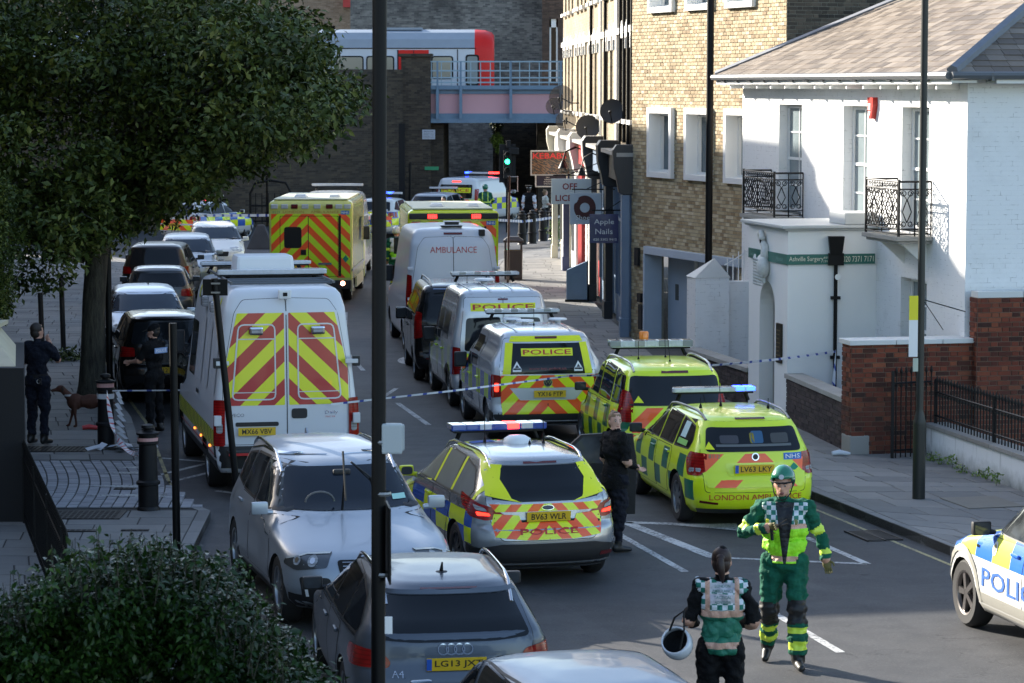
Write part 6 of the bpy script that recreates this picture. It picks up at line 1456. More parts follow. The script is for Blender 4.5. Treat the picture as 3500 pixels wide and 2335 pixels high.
# ---- police vans in the queue
WH = (.62, .64, .66); MAT_VWHITE = paint('van_white_paint', WH, .0, .25); MAT_VSILV = paint('van_silver_paint', (.42, .44, .47), .5, .28)
mc = m_batt('police_caddy_livery', (.55, .78, .02), BLUE, (.60, .62, .65), .68, 1.08, .42, 1, .08, .3, slant=.08)
p = van(4.4, 1.79, 1.80, nose=.85, cowl=1.05, lean=.16, side=.80, wt=.62)
c = mk('police_van', 'small silver police van with red yellow chevron tailgate and POLICE on the rear glass', (.22, 48.0), 99.5, p, mc, 'police van', arches=(-1.34, 1.34), arch_r=.36, nr=3.2)
c.glasshouse([[(1.25, 1.08), (.72, 1.45), (.42, 1.58), (.25, 1.58), (.2, 1.08)], [(.1, 1.10), (.12, 1.60), (-.48, 1.60), (-.55, 1.12)]], mat=MAT_CGLASS); c.sides('panelled_window', [(-.75, 1.14), (-.72, 1.58), (-1.75, 1.54), (-1.85, 1.16)], MAT_VSILV, off=.004, r=.06)
for d in 'lg': c.door(d, [(1.15, .42), (1.2, 1.05), (.16, 1.06), (.16, .42)], (.32, .92)); c.door(d, [(.12, .42), (.12, 1.68), (-.66, 1.68), (-.70, .42)], (-.05 - .45, .93), name='sliding_door'); c.text('lettering', d, 'POLICE', (.35, .56), .13, flat('dark_blue_letters', (.03, .05, .14), .5), .85)
c.line('l', [(.9, .66), (-.66, .66)], .03, MAT_TRIM, 'door_rubbing_strip')
c.door('r', [(-.74, .42), (-.78, 1.2), (-.68, 1.68), (.68, 1.68), (.78, 1.2), (.74, .42)], name='tailgate')
gl = c.patch('rear_window', 'r', [(-.70, 1.12), (-.62, 1.60), (.62, 1.60), (.70, 1.12)], MAT_CGLASS, off=.010, r=.05)
for sg in (1, -1): c.patch('yellow_reflector_panel', 'r', [(y * sg, z) for y, z in [(.735, 1.12), (.655, 1.61), (.54, 1.61), (.61, 1.12)]][::sg], MAT_YPAN, off=.014)
c.patch('yellow_reflector_panel', 'r', [(-.60, 1.625), (-.56, 1.71), (.56, 1.71), (.60, 1.625)], MAT_YPAN, off=.012); c.patch('brake_light', 'r', rect(-.18, .18, 1.67, 1.70), MAT_DRL, off=.017)
yl = c.patch('police_panel', 'r', rect(-.42, .42, 1.40, 1.52), MAT_YPAN, off=.014); c.text('lettering', 'r', 'POLICE', (0, 1.46), .075, MAT_RTXT, .78, off=.019, parent=yl, bold=.008)
c.text('lettering', 'r', 'www.btp.police.uk', (0, 1.2), .045, flat('dim_red_letters', (.30, .05, .05), .5), .62, off=.014)
for y in (.5, -.5): c.patch('dog_warning_label', 'r', [(y - .07, 1.2), (y, 1.32), (y + .07, 1.2), (y + .07, 1.16), (y - .07, 1.16)], CW, off=.015); c.patch('label_symbol', 'r', [(y - .03, 1.22), (y, 1.27), (y + .03, 1.22)], DK, off=.018)
m3 = m_chev('caddy_chevrons', YEL, ORG, .40, 1.0, 1)
c.patch('chevron_panel', 'r', [(-.76, .90), (-.76, 1.10), (.76, 1.10), (.76, .90)], m3, off=.011); c.patch('chevron_panel', 'r', [(-.74, .47), (-.76, .70), (.76, .70), (.74, .47)], m3, off=.011)
for sg in (1, -1): c.patch('chevron_panel', 'r', [(y * sg, z) for y, z in [(.76, .70), (.76, .90), (.62, .90), (.45, .70)]][::sg], m3, off=.0115)
c.plate(-2.19, -.03, .80, 'YX16 FTP', 0, band=False)
c.patch('badge', 'r', [(.075 * math.cos(2 * math.pi * k / 18), .985 + .075 * math.sin(2 * math.pi * k / 18)) for k in range(18)], MAT_CHROME, off=.02); c.patch('badge_face', 'r', [(.062 * math.cos(2 * math.pi * k / 18), .985 + .062 * math.sin(2 * math.pi * k / 18)) for k in range(18)], MAT_TRIM, off=.023)
c.line('r', [(-.05, 1.02), (-.025, .955), (0, 1.0), (.025, .955), (.05, 1.02)], .011, MAT_CHROME, 'badge_letter', off=.026); c.line('r', [(-.03, 1.035), (0, .99), (.03, 1.035)], .011, MAT_CHROME, 'badge_letter', off=.026)
light_pair(c, 'tail_light', 20, [(-.10, 1.12), (.06, 1.10), (.07, .76), (-.10, .74)], MAT_RLIGHT, .012); light_pair(c, 'lit_lens', 20, [(-.04, .98), (.03, .98), (.03, .84), (-.04, .84)], MAT_RLIT, .015)
c.patch('bumper_trim', 'r', [(-.84, .27), (-.87, .48), (.87, .48), (.84, .27)], MAT_TRIM, off=.012, r=.02); c.line('r', [(-.72, .90), (.72, .90)], .012); c.line('r', [(-.72, .70), (.72, .70)], .012); c.line('r', [(0, .44), (0, .70)], .012)
c.lightbar(.35, 1.92, 1.3, lens=9, dx=.24, h=.055, colors=[MAT_BARC, flat('smoky_bar', (.2, .2, .2), .2)])
for x, y in ((-.15, .25), (-.3, -.5), (-.55, .1)): c.part('roof_vent', MAT_WHITEL, lambda b: (b.cyl((x, y, 1.78), (x, y, 1.83), .05, 10), b.lathe([(0, .09), (.15, .085), (.16, .06), (.05, .05)], (x, y, 1.78), 16)), smooth=30)
c.line('t', [(.3, -.45), (-1.8, -.45)], .03, MAT_VSILV, 'roof_rib', off=.012); c.line('t', [(.3, .45), (-1.8, .45)], .03, MAT_VSILV, 'roof_rib', off=.012); c.antenna(-.85, 0, 1.79, .35, 0)
c.wheels((-1.34, 1.34), .33, .2); c.mirror(.98, 1.08, size=(.10, .22, .26), cap=MAT_TRIM); c.sides('lower_bumper', [(-2.15, .28), (-2.15, .5), (-1.75, .52), (-1.72, .28)], MAT_TRIM, off=.008)
mc = m_batt('police_connect_livery', (.50, .74, .03), BLUE, (.60, .62, .65), .62, 1.12, .40, 1, .0, .3)
p = van(4.28, 1.80, 2.14, nose=.9, cowl=1.0, lean=.10, side=.82, wt=.55)
c = mk('police_van', 'tall silver police van with two rear doors and POLICE over the rear window', (-.46, 52.6), 98.6, p, mc, 'police van', arches=(-1.2, 1.45), arch_r=.36, nr=3.2)
c.glasshouse([[(1.2, 1.15), (.72, 1.6), (.5, 1.7), (.3, 1.7), (.25, 1.15)], [(.12, 1.15), (.14, 1.72), (-.4, 1.72), (-.45, 1.15)]], mat=MAT_CGLASS); c.sides('side_window', [(-.6, 1.2), (-.58, 1.72), (-1.2, 1.7), (-1.25, 1.2)], MAT_SGLASS, r=.06)
for d in 'lg': c.door(d, [(1.1, .42), (1.15, 1.1), (.2, 1.1), (.2, .42)], (.32, .98)); c.door(d, [(.16, .42), (.16, 1.8), (-.5, 1.8), (-.52, .42)], (-.4, .98), name='sliding_door')
for sg in (1, -1):
 c.door('r', [(y * sg, z) for y, z in [(.012, .45), (.012, 2.0), (.68, 2.0), (.77, 1.2), (.77, .45)]][::sg], name='rear_door'); c.patch('rear_window', 'r', [(y * sg, z) for y, z in [(.05, 1.06), (.05, 1.66), (.66, 1.64), (.70, 1.06)]][::sg], MAT_CGLASS, off=.010, r=.06)
yl = c.patch('police_panel', 'r', rect(-.58, .58, 1.76, 1.90), MAT_YPAN, off=.009); c.text('lettering', 'r', 'POLICE', (0, 1.83), .09, MAT_RTXT, 1.08, off=.014, parent=yl, bold=.008); c.patch('brake_light', 'r', rect(-.09, .09, 1.95, 1.98), MAT_DRL, off=.013)
c.patch('chevron_panel', 'r', rect(-.74, .74, .55, 1.02), m_chev('connect_chevrons', YEL, ORG, .4, 1, 1), off=.010)
light_pair(c, 'tail_light', 20, [(-.08, 1.14), (.06, 1.12), (.07, .66), (-.09, .64)], MAT_RLIGHT, .012); c.patch('bumper_trim', 'r', [(-.85, .28), (-.88, .46), (.88, .46), (.85, .28)], paint_silver, off=.012)
c.sides('arch_trim', [(-1.62, .3), (-1.58, .62), (-1.2, .80), (-.82, .62), (-.78, .3), (-.88, .3), (-.9, .55), (-1.2, .70), (-1.5, .55), (-1.52, .3)], MAT_TRIM, off=.012); c.line('l', [(.9, .58), (-.5, .58)], .09, MAT_TRIM, 'side_moulding')
c.lightbar(.35, 2.25, 1.3, lens=9, dx=.24, h=.055, colors=[MAT_BARC, flat('smoky_bar', (.2, .2, .2), .2)]); c.part('roof_dome', MAT_WHITEL, lambda b: b.lathe([(0, .10), (.17, .09), (.2, .06), (.06, .03), (.06, 0)], (-.35, .1, 2.14), 18), smooth=40)
for y in (-.55, -.2, .2, .55): c.line('t', [(.3, y), (-1.9, y)], .03, MAT_VSILV, 'roof_rib', off=.012)
c.wheels((-1.2, 1.45), .33, .2); c.mirror(.95, 1.12, size=(.10, .22, .26), cap=MAT_TRIM)
MAT_BLKP = paint('black_car_paint', (.006, .006, .007), .3, .12)
p = van(4.7, 1.93, 1.90, nose=.95, cowl=.95, lean=.22, side=.82, wt=.6)
c = mk('people_carrier', 'black people carrier with roof rails queued behind the white ambulance van', (-1.13, 57.4), 95.5, p, MAT_BLKP, 'van', arches=(-1.4, 1.5), arch_r=.36)
c.glasshouse([[(1.2, 1.1), (.7, 1.55), (.4, 1.65), (.2, 1.65), (.15, 1.1)], [(.05, 1.1), (.05, 1.66), (-.9, 1.66), (-.95, 1.1)], [(-1.05, 1.1), (-1.0, 1.66), (-1.8, 1.6), (-1.95, 1.1)]], mat=MAT_CGLASS); c.patch('rear_window', 'r', [(-.76, 1.12), (-.68, 1.68), (.68, 1.68), (.76, 1.12)], MAT_CGLASS, off=.01, r=.06)
c.door('r', [(-.80, .5), (-.84, 1.1), (-.72, 1.75), (.72, 1.75), (.84, 1.1), (.80, .5)], name='tailgate'); light_pair(c, 'tail_light', 25, [(-.10, 1.40), (.04, 1.36), (.08, .90), (-.12, .86)], MAT_RLIGHT, .012); c.patch('reflector', 'r', rect(.45, .75, .48, .51), MAT_DRL, off=.012)
c.patch('brake_light', 'r', rect(-.25, .25, 1.78, 1.80), MAT_DRL, off=.01); c.rails(-1.9, .9, .62, .66, 1.9, flat('rail_grey', (.16, .17, .17), .4, .5), rise=.07); c.wheels((-1.4, 1.5), .33, .21); c.mirror(1.0, 1.12, size=(.1, .24, .24)); c.antenna(-1.6, -.1, 1.88, .22, .0); c.part('roof_edge_strip', MAT_CHROME, lambda b: b.tube([(-2.12, -.6, 1.82), (-2.12, .6, 1.82)], .014, 6))
for d in 'lg': c.door(d, [(1.05, .4), (1.1, 1.06), (.12, 1.06), (.12, .4)], (.28, .98)); c.door(d, [(.08, .4), (.08, 1.74), (-.98, 1.74), (-1.0, .4)], (-.08, .98), name='sliding_door')
p = van(5.5, 2.06, 2.70, nose=1.15, cowl=1.1, lean=.16, side=.82, wt=.75)
MAT_TRW = paint('ambulance_white_paint', (.60, .64, .70), .0, .28)
c = mk('ambulance_van', 'tall plain white van lettered AMBULANCE across its rear doors', (-1.57, 63.75), 97, p, MAT_TRW, 'van', arches=(-1.6, 1.75), arch_r=.4, nr=3.4)
for sg in (1, -1):
 dd = c.door('r', [(y * sg, z) for y, z in [(.008, .62), (.008, 2.52), (.62, 2.50), (.76, 2.3), (.88, 1.5), (.88, .62)]][::sg], name='rear_door', r=.06); c.patch('pressed_panel', 'r', [(y * sg, z) for y, z in [(.06, 1.35), (.06, 2.02), (.66, 2.00), (.78, 1.9), (.80, 1.35)]][::sg], MAT_TRW, off=-.012 + .022, r=.1, parent=dd)
 for z in (1.2, 1.85): c.part('hinge', MAT_TRW, lambda b: b.box((-2.66, sg * .93, z), (.08, .12, .06)), bevel=.01, parent=dd)
c.text('lettering', 'r', 'AMBULANCE', (0, 2.24), .13, MAT_RTXT, 1.0, off=.012); c.patch('brake_light', 'r', rect(-.2, .2, 2.555, 2.60), MAT_DRL, off=.012)
light_pair(c, 'tail_light', 16, [(-.06, 1.72), (.05, 1.70), (.06, 1.02), (-.07, 1.0)], MAT_RLIGHT, .02); c.patch('bumper_trim', 'r', [(-.98, .30), (-1.0, .60), (1.0, .60), (.98, .30)], MAT_TRIM, off=.014); c.part('roof_beacon_bar', MAT_TRIM, lambda b: (b.bx(-2.3, -2.1, -.22, .22, 2.70, 2.74), b.bx(-2.32, -2.2, -.15, .15, 2.76, 2.82)), bevel=.01)
c.part('roof_beacon_lens', MAT_WHITEL, lambda b: (b.bx(-2.34, -2.05, -.25, .25, 2.742, 2.76), b.bx(-2.33, -2.15, -.18, .18, 2.822, 2.84)), bevel=.005); c.part('work_lamp', MAT_TRIM, lambda b: b.box((-2.52, -.62, 2.60), (.1, .12, .14), rz=.3), bevel=.02)
c.wheels((-1.6, 1.75), .36, .22); c.mirror(1.35, 1.5, size=(.12, .26, .36), cap=MAT_TRIM); c.sides('side_window', [(1.55, 1.4), (1.1, 1.95), (.8, 2.0), (.75, 1.4)], MAT_CGLASS, r=.05); c.text('lettering', 'r', 'TTI', (.88, .82), .06, CW, .12, off=.016)
# ---- box ambulances
def box_ambulance(label, loc, yaw, number, plate=None, seen_low=True, led=False):
 AB = (.66, .78, .015)
 mb = m_batt('box_ambulance_livery' + number, AB, DGRN, (.66, .66, .16) if not led else AB, .95, 1.45, .5, 2, .2, 0)
 h = 3.2; rear = [(.62, -h), (2.62, -h), (2.68, -h + .05), (2.72, -h + .15)]; front = [(.62, 1.35), (2.62, 1.35), (2.68, 1.3), (2.72, 1.2)]; wid = [(.62, 1.08), (2.62, 1.10), (2.68, 1.06), (2.72, .98)]
 c = Car('ambulance', label, 'ambulance', loc, yaw, rear, front, wid, mb, lr=((0, .03),), lf=((0, .08),), nr=4, nf=4)
 cabm = flat('cab_yellow_paint', AB, .3, coat=.6)
 def cab(b):
  for V in [[(1.36, 1.02), (3.05, .95), (3.15, .6), (3.15, .35), (1.36, .35)]]: pass
  prof_ = [(1.36, .38), (1.36, 2.30), (1.75, 2.30), (2.05, 2.15), (2.62, 1.38), (3.1, 1.15), (3.2, .85), (3.18, .38)]
  n = len(prof_)
  V = [Vector((x, y * (.98 if z < 1.4 else .98 - (z - 1.4) * .2), z)) for y in (1, -1) for x, z in prof_]
  b.add(V, [tuple(range(n)), tuple(range(2 * n - 1, n - 1, -1))] + [(i, (i + 1) % n, (i + 1) % n + n, i + n) for i in range(n)])
 c.part('cab', cabm, cab, bevel=.06)
 for sy in (1, -1):
  c.part('cab_window', MAT_CGLASS, lambda b: b.prism([(1.55, 1.4), (1.55, 2.1), (1.95, 2.05), (2.45, 1.42)], lambda a, z, d: Vector((a, sy * (.985 - max(0, z - 1.4) * .2 + d), z)), .012))
 c.part('windscreen', MAT_CGLASS, lambda b: b.add([(2.09, -.8, 2.13), (2.09, .8, 2.13), (2.64, .9, 1.40), (2.64, -.9, 1.40)], [(0, 1, 2, 3)]))
 rf_ = flat('ambulance_roof_' + ('cream' if led else 'yellow'), (.55, .56, .40), .5)
 c.part('roof_panel', rf_, lambda b: b.bx(-h + .12, 1.2, -.98, .98, 2.722, 2.76), bevel=.02)
 c.part('roof_vent', MAT_WHITEL, lambda b: (b.box((-2.1, .35, 2.80), (.5, .35, .08), taper=.7), b.box((-2.1, -.55, 2.80), (.45, .3, .08), taper=.7)), bevel=.02)
 c.lightbar(1.6, 2.44, 1.5, lens=7, dx=.3, h=.08, feet=False)
 mcv = m_chev('box_chevrons' + number, (.58, .80, .01), ORG, .42, 1.0, 1, y0=.08);
 c.patch('chevron_panel', 'r', rect(-1.04, 1.04, .68, 2.36 if not led else 2.44), mcv, off=.004)
 for sg in (1, -1):
  pl_ = [(.01 + .06, .72), (.07, 2.30), (.80, 2.30), (.80, .72)] if sg > 0 else [(.05, .72), (.05, 2.30), (-.72, 2.30), (-.72, .72)]
  g_ = c.patch('door_gap', 'r', grow(pl_, .012), MAT_GAP, off=.007, r=.03); dd = c.patch('rear_door', 'r', pl_, mcv, off=.010, r=.03, parent=g_)
 c.patch('rear_window', 'r', rect(.24, .70, 1.46, 2.02), MAT_BLK, off=.016, r=.08) if not led else c.patch('rear_window', 'r', rect(-.7, .7, 1.9, 2.15), MAT_BLK, off=.016, r=.05)
 c.part('door_frame_gap', MAT_BLK, lambda b: b.bx(-h - .012, -h - .002, -.80, -.74, .72, 2.32)); c.part('door_handle', MAT_BLK, lambda b: b.bx(-h - .04, -h, .12, .26, 1.28, 1.42), bevel=.01); c.part('grab_rail', MAT_CHROME, lambda b: b.bx(-h - .03, -h - .01, -.55, -.20, 1.02, 1.08))
 if plate: o = c.plate(-h - .03, .45, 1.06, plate, 0, square=True)
 if not led:
  for i, (y, m_) in enumerate(((.95, MAT_BARC), (.68, MAT_BARC), (.42, MAT_DRL), (.14, MAT_BARC), (-.18, MAT_DRL * 1 if 0 else MAT_BARC), (-.5, MAT_DRL), (-.75, MAT_BARC), (-.98, MAT_BARC))): c.part('marker_lamp', m_, lambda b: b.bx(-h - .05, -h, y - .09, y + .09, 2.50, 2.62), bevel=.02)
  c.text('lettering', 'r', 'LONDON', (.45, 2.415), .062, flat('gold_brown_letters', (.45, .22, .02), .5), .55, off=.01); c.text('lettering', 'r', 'AMBULANCE', (-.38, 2.415), .062, flat('gold_brown_letters', (.45, .22, .02), .5), .75, off=.01)
 else:
  c.part('rear_light_rail', MAT_TRIM, lambda b: b.bx(-h - .07, -h, -1.08, 1.08, 2.50, 2.64), bevel=.02)
  for y in (.52, -.55): c.part('lit_led_cluster', MAT_REDL, lambda b: [b.box((-h - .075, y - .09 + i * .045, 2.53 + j * .035), (.012, .034, .026)) for i in range(5) for j in range(3)])
 nh = c.patch('health_service_label', 'r', rect(-1.02, -.80, 2.35, 2.45), flat('nhs_blue', (.01, .15, .50), .4), off=.01); c.text('lettering', 'r', 'NHS', (-.91, 2.40), .06, CW, .18, off=.014, parent=nh, bold=.01); c.text('lettering', 'r', number, (.9, 2.41), .07, flat('dim_green', (.1, .3, .15), .5), .2, off=.01)
 c.patch('green_diamond', 'r', [(-.92, 1.28), (-.84, 1.18), (-.92, 1.08), (-1.0, 1.18)], flat('green_label', (.0, .25, .15), .5), off=.01)
 c.part('rear_step', MAT_TRIM, lambda b: b.bx(-h - .12, -h + .2, -1.06, 1.06, .38, .62), bevel=.02)
 for y in (.85, -.85): c.part('rear_lamp', MAT_DRL if y > 0 else flat('lit_tail_lamp', (1, .35, .2), .3, es=10), lambda b: b.lathe([(0, 0), (.06, 0), (.06, .02)], (0, 0, 0), 12) if 0 else b.sph((-h - .12, y, .54), (.02, .06, .06)))
 c.part('side_skirt', rf_ if not led else cabm, lambda b: (b.bx(-h + .3, -2.55, 1.02, 1.07, .3, .62), b.bx(-1.2, 1.3, 1.02, 1.07, .3, .62), b.bx(-h + .3, -2.55, -1.07, -1.02, .3, .62), b.bx(-1.2, 1.3, -1.07, -1.02, .3, .62)))
 c.part('waist_rail', MAT_CHROME, lambda b: (b.bx(-h, 1.3, 1.08, 1.11, .86, .92), b.bx(-h, 1.3, -1.11, -1.08, .86, .92)))
 c.patch('side_window', 'g', rect(-.6, .2, 1.55, 2.15), MAT_SGLASS, r=.06)
 c.W = 1.02; c.wheels((-1.9, 2.35), .37, .24); c.mirror(2.05, 1.6, y=1.0, size=(.12, .26, .38), cap=MAT_TRIM); return c
box_ambulance('yellow box ambulance with red chevrons and black rear window standing in the left lane', (-5.25, 78.7), 89, '8229', 'LX15 AEN')
box_ambulance('yellow box ambulance in the queue with two lit red lamp clusters', (-1.70, 72.9), 95, '7223', None, led=True)
# ---- white rescue van with yellow and red chevrons
MAT_IVW = paint('rescue_van_white_paint', (.66, .68, .71), .0, .3)
p = van(6.0, 2.0, 2.86, nose=1.0, cowl=1.1, lean=.10, side=.80, wt=.8)
c = mk('rescue_van', 'high roofed white van with yellow and dark red chevrons on its rear doors', (-3.74, 42.5, .10), 102, p, MAT_IVW, 'van', arches=(-1.45, 2.0), arch_r=.42, nr=3.6)
mi_ = M('rescue_chevrons'); v, (x, y, z) = mi_.coord(); s_ = ((z * .95 + y.ab() * .92) / .44).fr() > .5; mi_.set(col=mi_.mix(s_, (.42, .012, .015), (.72, .76, .01)), rough=.35, coat=.4)
for sg in (1, -1):
 dd = c.door('r', [(y * sg, z) for y, z in [(.008, .68), (.008, 2.70), (.60, 2.68), (.72, 2.5), (.88, 1.6), (.90, .68)]][::sg], name='rear_door', r=.05)
 c.patch('chevron_panel', 'r', [(y * sg, z) for y, z in [(.03, 1.22), (.03, 2.50), (.68, 2.50), (.86, 1.7), (.87, 1.22)]][::sg], mi_.m, off=.009, r=.015)
 q = [(.16, 1.30), (.16, 2.34), (.66, 2.34), (.76, 1.30)]; q = [(y * sg, z) for y, z in q]; c.line('r', rp(q, .08) + [rp(q, .08)[0]], .02, MAT_VWHITE, 'pressed_rib', off=.014)
 c.line('r', [(.15 * sg, 2.14), (.69 * sg, 2.14)], .016, MAT_VWHITE, 'pressed_rib', off=.014); c.line('r', [(.15 * sg, 1.40), (.76 * sg, 1.40)], .012, MAT_VWHITE, 'pressed_rib', off=.014)
 c.part('work_lamp', MAT_CHROME, lambda b: b.box((-3.0, sg * .43, 2.26), (.07, .20, .12)), bevel=.03); c.part('work_lamp_lens', MAT_CLEAR, lambda b: b.box((-3.045, sg * .43, 2.26), (.01, .13, .06)), bevel=.004)
 for z in (1.02, 1.82): c.part('hinge', MAT_TRIM if z > 1.5 else MAT_VWHITE, lambda b: b.box((-2.96, sg * .97, z), (.1, .10, .14)), bevel=.01)
 for z in (1.82,): c.part('hinge_arm', MAT_VWHITE, lambda b: b.box((-3.01, sg * .90, z), (.04, .18, .06)), bevel=.01)
c.patch('door_handle', 'r', rect(-.28, -.06, 1.03, 1.17), MAT_TRIM, off=.014, r=.04); c.patch('handle_recess', 'r', rect(.12, .72, .93, .99), MAT_TRIM, off=.014, r=.025)
c.patch('pressed_panel', 'r', rect(-.78, -.25, .72, .90), MAT_IVW, off=.010, r=.04); c.plate(-3.02, .43, .865, 'MX66 VBV', 0, band=False)
c.text('lettering', 'r', 'IVECO', (.70, 1.09), .045, MAT_CHROME, .20, off=.014); c.text('lettering', 'r', 'Daily', (-.62, 1.10), .06, MAT_CHROME, .18, off=.014); c.text('lettering', 'r', '70C18', (-.60, 1.045), .02, MAT_RTXT, .14, off=.014)
light_pair(c, 'tail_light', 12, [(.0 - .08, 1.30), (.06, 1.30), (.06, .66), (-.08, .66)], MAT_RLIGHT, .03); light_pair(c, 'tail_light_lens', 12, [(-.05, .98), (.03, .98), (.03, .84), (-.05, .84)], MAT_CLEAR, .032)
c.patch('bumper_trim', 'r', [(-.98, .36), (-1.0, .66), (1.0, .66), (.98, .36)], MAT_TRIM, off=.02); c.part('rear_step', MAT_TRIM, lambda b: b.bx(-3.28, -3.0, -.85, .85, .56, .62), bevel=.01); c.part('step_marker', flat('red_reflective', (.5, .02, .02), .4), lambda b: b.bx(-3.286, -3.281, -.85, .85, .565, .60)); c.part('tow_box', flat('pale_grey_plastic', (.36, .40, .42), .45), lambda b: b.bx(-3.2, -3.05, .2, .5, .33, .52), bevel=.02)
c.sides('side_window', [(1.9, 1.6), (1.4, 2.3), (1.0, 2.3), (1.0, 1.55)], MAT_CGLASS, r=.05); c.sides('side_window', rect(.1, .85, 1.35, 2.15), MAT_CGLASS, r=.06); c.sides('pressed_panel', rect(-.9, -.05, 1.35, 2.3), MAT_IVW, off=.012, r=.1); c.sides('pressed_panel', rect(-1.75, -1.0, 1.35, 2.3), MAT_IVW, off=.012, r=.1); c.sides('pressed_panel', rect(-2.7, -1.85, 1.35, 2.3), MAT_IVW, off=.012, r=.1)
mq = M('red_yellow_checks'); v, (x, y, z) = mq.coord(); k_ = ((x * 1.0) / .10).fl() + (z / .14).fl(); mq.set(col=mq.mix(k_.mod(2.0) > .5, (.72, .76, .01), (.03, .04, .02)), rough=.4)
c.sides('checked_band', rect(-2.9, 2.2, .62, .86), mq.m, off=.006); c.sides('sill_trim', rect(-2.9, 2.0, .30, .46), MAT_TRIM, off=.01); c.line('l', [(2.0, .52), (-2.9, .52)], .02, MAT_RTXT, 'red_pinstripe')
c.sides('handle_recess', rect(-.7, -.35, 1.16, 1.22), MAT_TRIM, off=.012, r=.02)
for x in (-.2, -1.1, -2.3): c.part('side_marker_lamp', flat('lit_orange_marker', (1, .25, .03), .3, es=1.2), lambda b: b.box((x, 1.015, .60), (.05, .02, .03)))
for x in (.3, -.6, -1.5, -2.4): c.sides('yellow_roof_mark', rect(x, x + .09, 2.5, 2.68), MAT_YPAN, off=.008)
for x in (-.7, -1.9): c.part('side_lamp', MAT_CLEAR, lambda b: b.box((x, .90, 2.52), (.26, .10, .16), rz=.0), bevel=.03)
c.part('roof_pod', MAT_WHITEL, lambda b: b.box((-.3, .0, 2.96), (.7, .90, .40), taper=.92), bevel=.05); c.lightbar(-1.3, 2.94, 1.6, lens=8, dx=.3, h=.07); c.lightbar(.6, 2.96, 1.7, lens=8, dx=.2, h=.05)
c.part('roof_rack', flat('rack_grey', (.12, .13, .14), .5, .4), lambda b: [b.tube([(x, -.72, 2.88), (x, .72, 2.88)], .02, 6) for x in (-.4, -.8, -1.2, -1.6, -2.0, -2.4)] + [b.tube([(-2.6, y, 2.90), (.2, y, 2.90)], .02, 6) for y in (-.72, .72)])
c.part('reversing_camera', MAT_WHITEL, lambda b: b.box((-2.93, .02, 2.76), (.10, .18, .13)), bevel=.02); c.part('camera_lens', MAT_BLK, lambda b: b.box((-2.985, .02, 2.76), (.012, .06, .05)))
c.wheels((-1.45, 2.0), .38, .30, track=.96, dz=-.10); c.mirror(1.9, 1.7, size=(.12, .25, .36), cap=MAT_TRIM)
# ---- silver grey SUV facing the camera
MAT_VOL = paint('blue_grey_metallic_paint', (.34, .38, .43), .45, .30)
L, W, H = 4.62, 1.89, 1.70; h = L / 2; w = W / 2
rear = [(.24, -h + .2), (.34, -h + .04), (.5, -h), (.75, -h + .02), (1.05, -h + .08), (1.2, -h + .16), (1.5, -h + .36), (1.6, -h + .45), (1.66, -h + .65), (1.69, -h + 1.0), (1.70, -h + 1.4)]
front = [(.24, h - .18), (.34, h - .05), (.5, h), (.62, h - .02), (.72, h - .07), (.80, h - .16), (.88, h - .42), (.98, h - .85), (1.05, h - 1.14), (1.10, 1.02), (1.13, .90), (1.50, .34), (1.58, .18), (1.65, -.15), (1.69, -.5), (1.70, -.75)]
wid = [(.24, w - .10), (.34, w - .03), (.5, w), (.72, w - .01), (.88, w - .015), (.98, w - .045), (1.07, w - .085), (1.12, w - .105), (1.5, .70), (1.58, .655), (1.65, .58), (1.69, .42), (1.70, .2)]
c = Car('parked_car', 'silver grey SUV facing the camera with its wipers lifted off the windscreen', 'car', (-2.0, 32.0), -75, rear, front, wid, MAT_VOL, lr=((0, .5),), lf=((0, .55), (.9, .6), (1.0, .8), (1.1, .55), (1.5, .32), (1.7, .4)), nr=2.5, nf=2.6, arches=(-1.35, 1.42), arch_r=.42)
c.patch('windscreen', 'f', [(-.72, 1.13), (-.60, 1.52), (.60, 1.52), (.72, 1.13), (.35, 1.115), (-.35, 1.115)], m_glass('windscreen_glass', (.010, .015, .024), .04), off=.008, r=.05, res=.06)
c.glasshouse([[(.98, 1.12), (.38, 1.50), (.05, 1.56), (-.22, 1.56), (-.22, 1.12)], [(-.30, 1.12), (-.30, 1.56), (-.95, 1.54), (-1.08, 1.14)], [(-1.16, 1.15), (-1.04, 1.53), (-1.45, 1.47), (-1.72, 1.24), (-1.70, 1.20)]], rub=.05)
c.sides('chrome_window_line', [(.4, 1.585), (.02, 1.615), (-.95, 1.60), (-1.5, 1.52), (-1.5, 1.535), (-.95, 1.62), (.02, 1.635), (.42, 1.60)], MAT_CHROME, off=.012, res=.06)
for d in 'lg':
 c.door(d, [(1.0, .42), (1.02, 1.07), (-.25, 1.09), (-.25, .42)], (-.05, .98)); c.door(d, [(-.29, .42), (-.29, 1.09), (-1.1, 1.10), (-1.16, .9), (-.92, .6), (-.86, .42)], (-.95, 1.0)); c.patch('sill_trim', d, [(-.9, .27), (-.9, .36), (.95, .36), (.95, .27)], MAT_TRIM, off=.008)
 c.patch('arch_trim', d, [(1.42 + .50 * math.cos(a), .34 + .50 * math.sin(a)) for a in [math.pi * k / 10 for k in range(11)]] + [(1.42 - .44 * math.cos(a), .34 + .44 * math.sin(a)) for a in [math.pi * k / 10 for k in range(11)]], MAT_TRIM, off=.006, res=.05) if False else None
c.patch('fuel_flap', 'g', [(-1.62 + .09 * math.cos(2 * math.pi * k / 14), 1.02 + .09 * math.sin(2 * math.pi * k / 14)) for k in range(14)], MAT_VOL, off=.01)
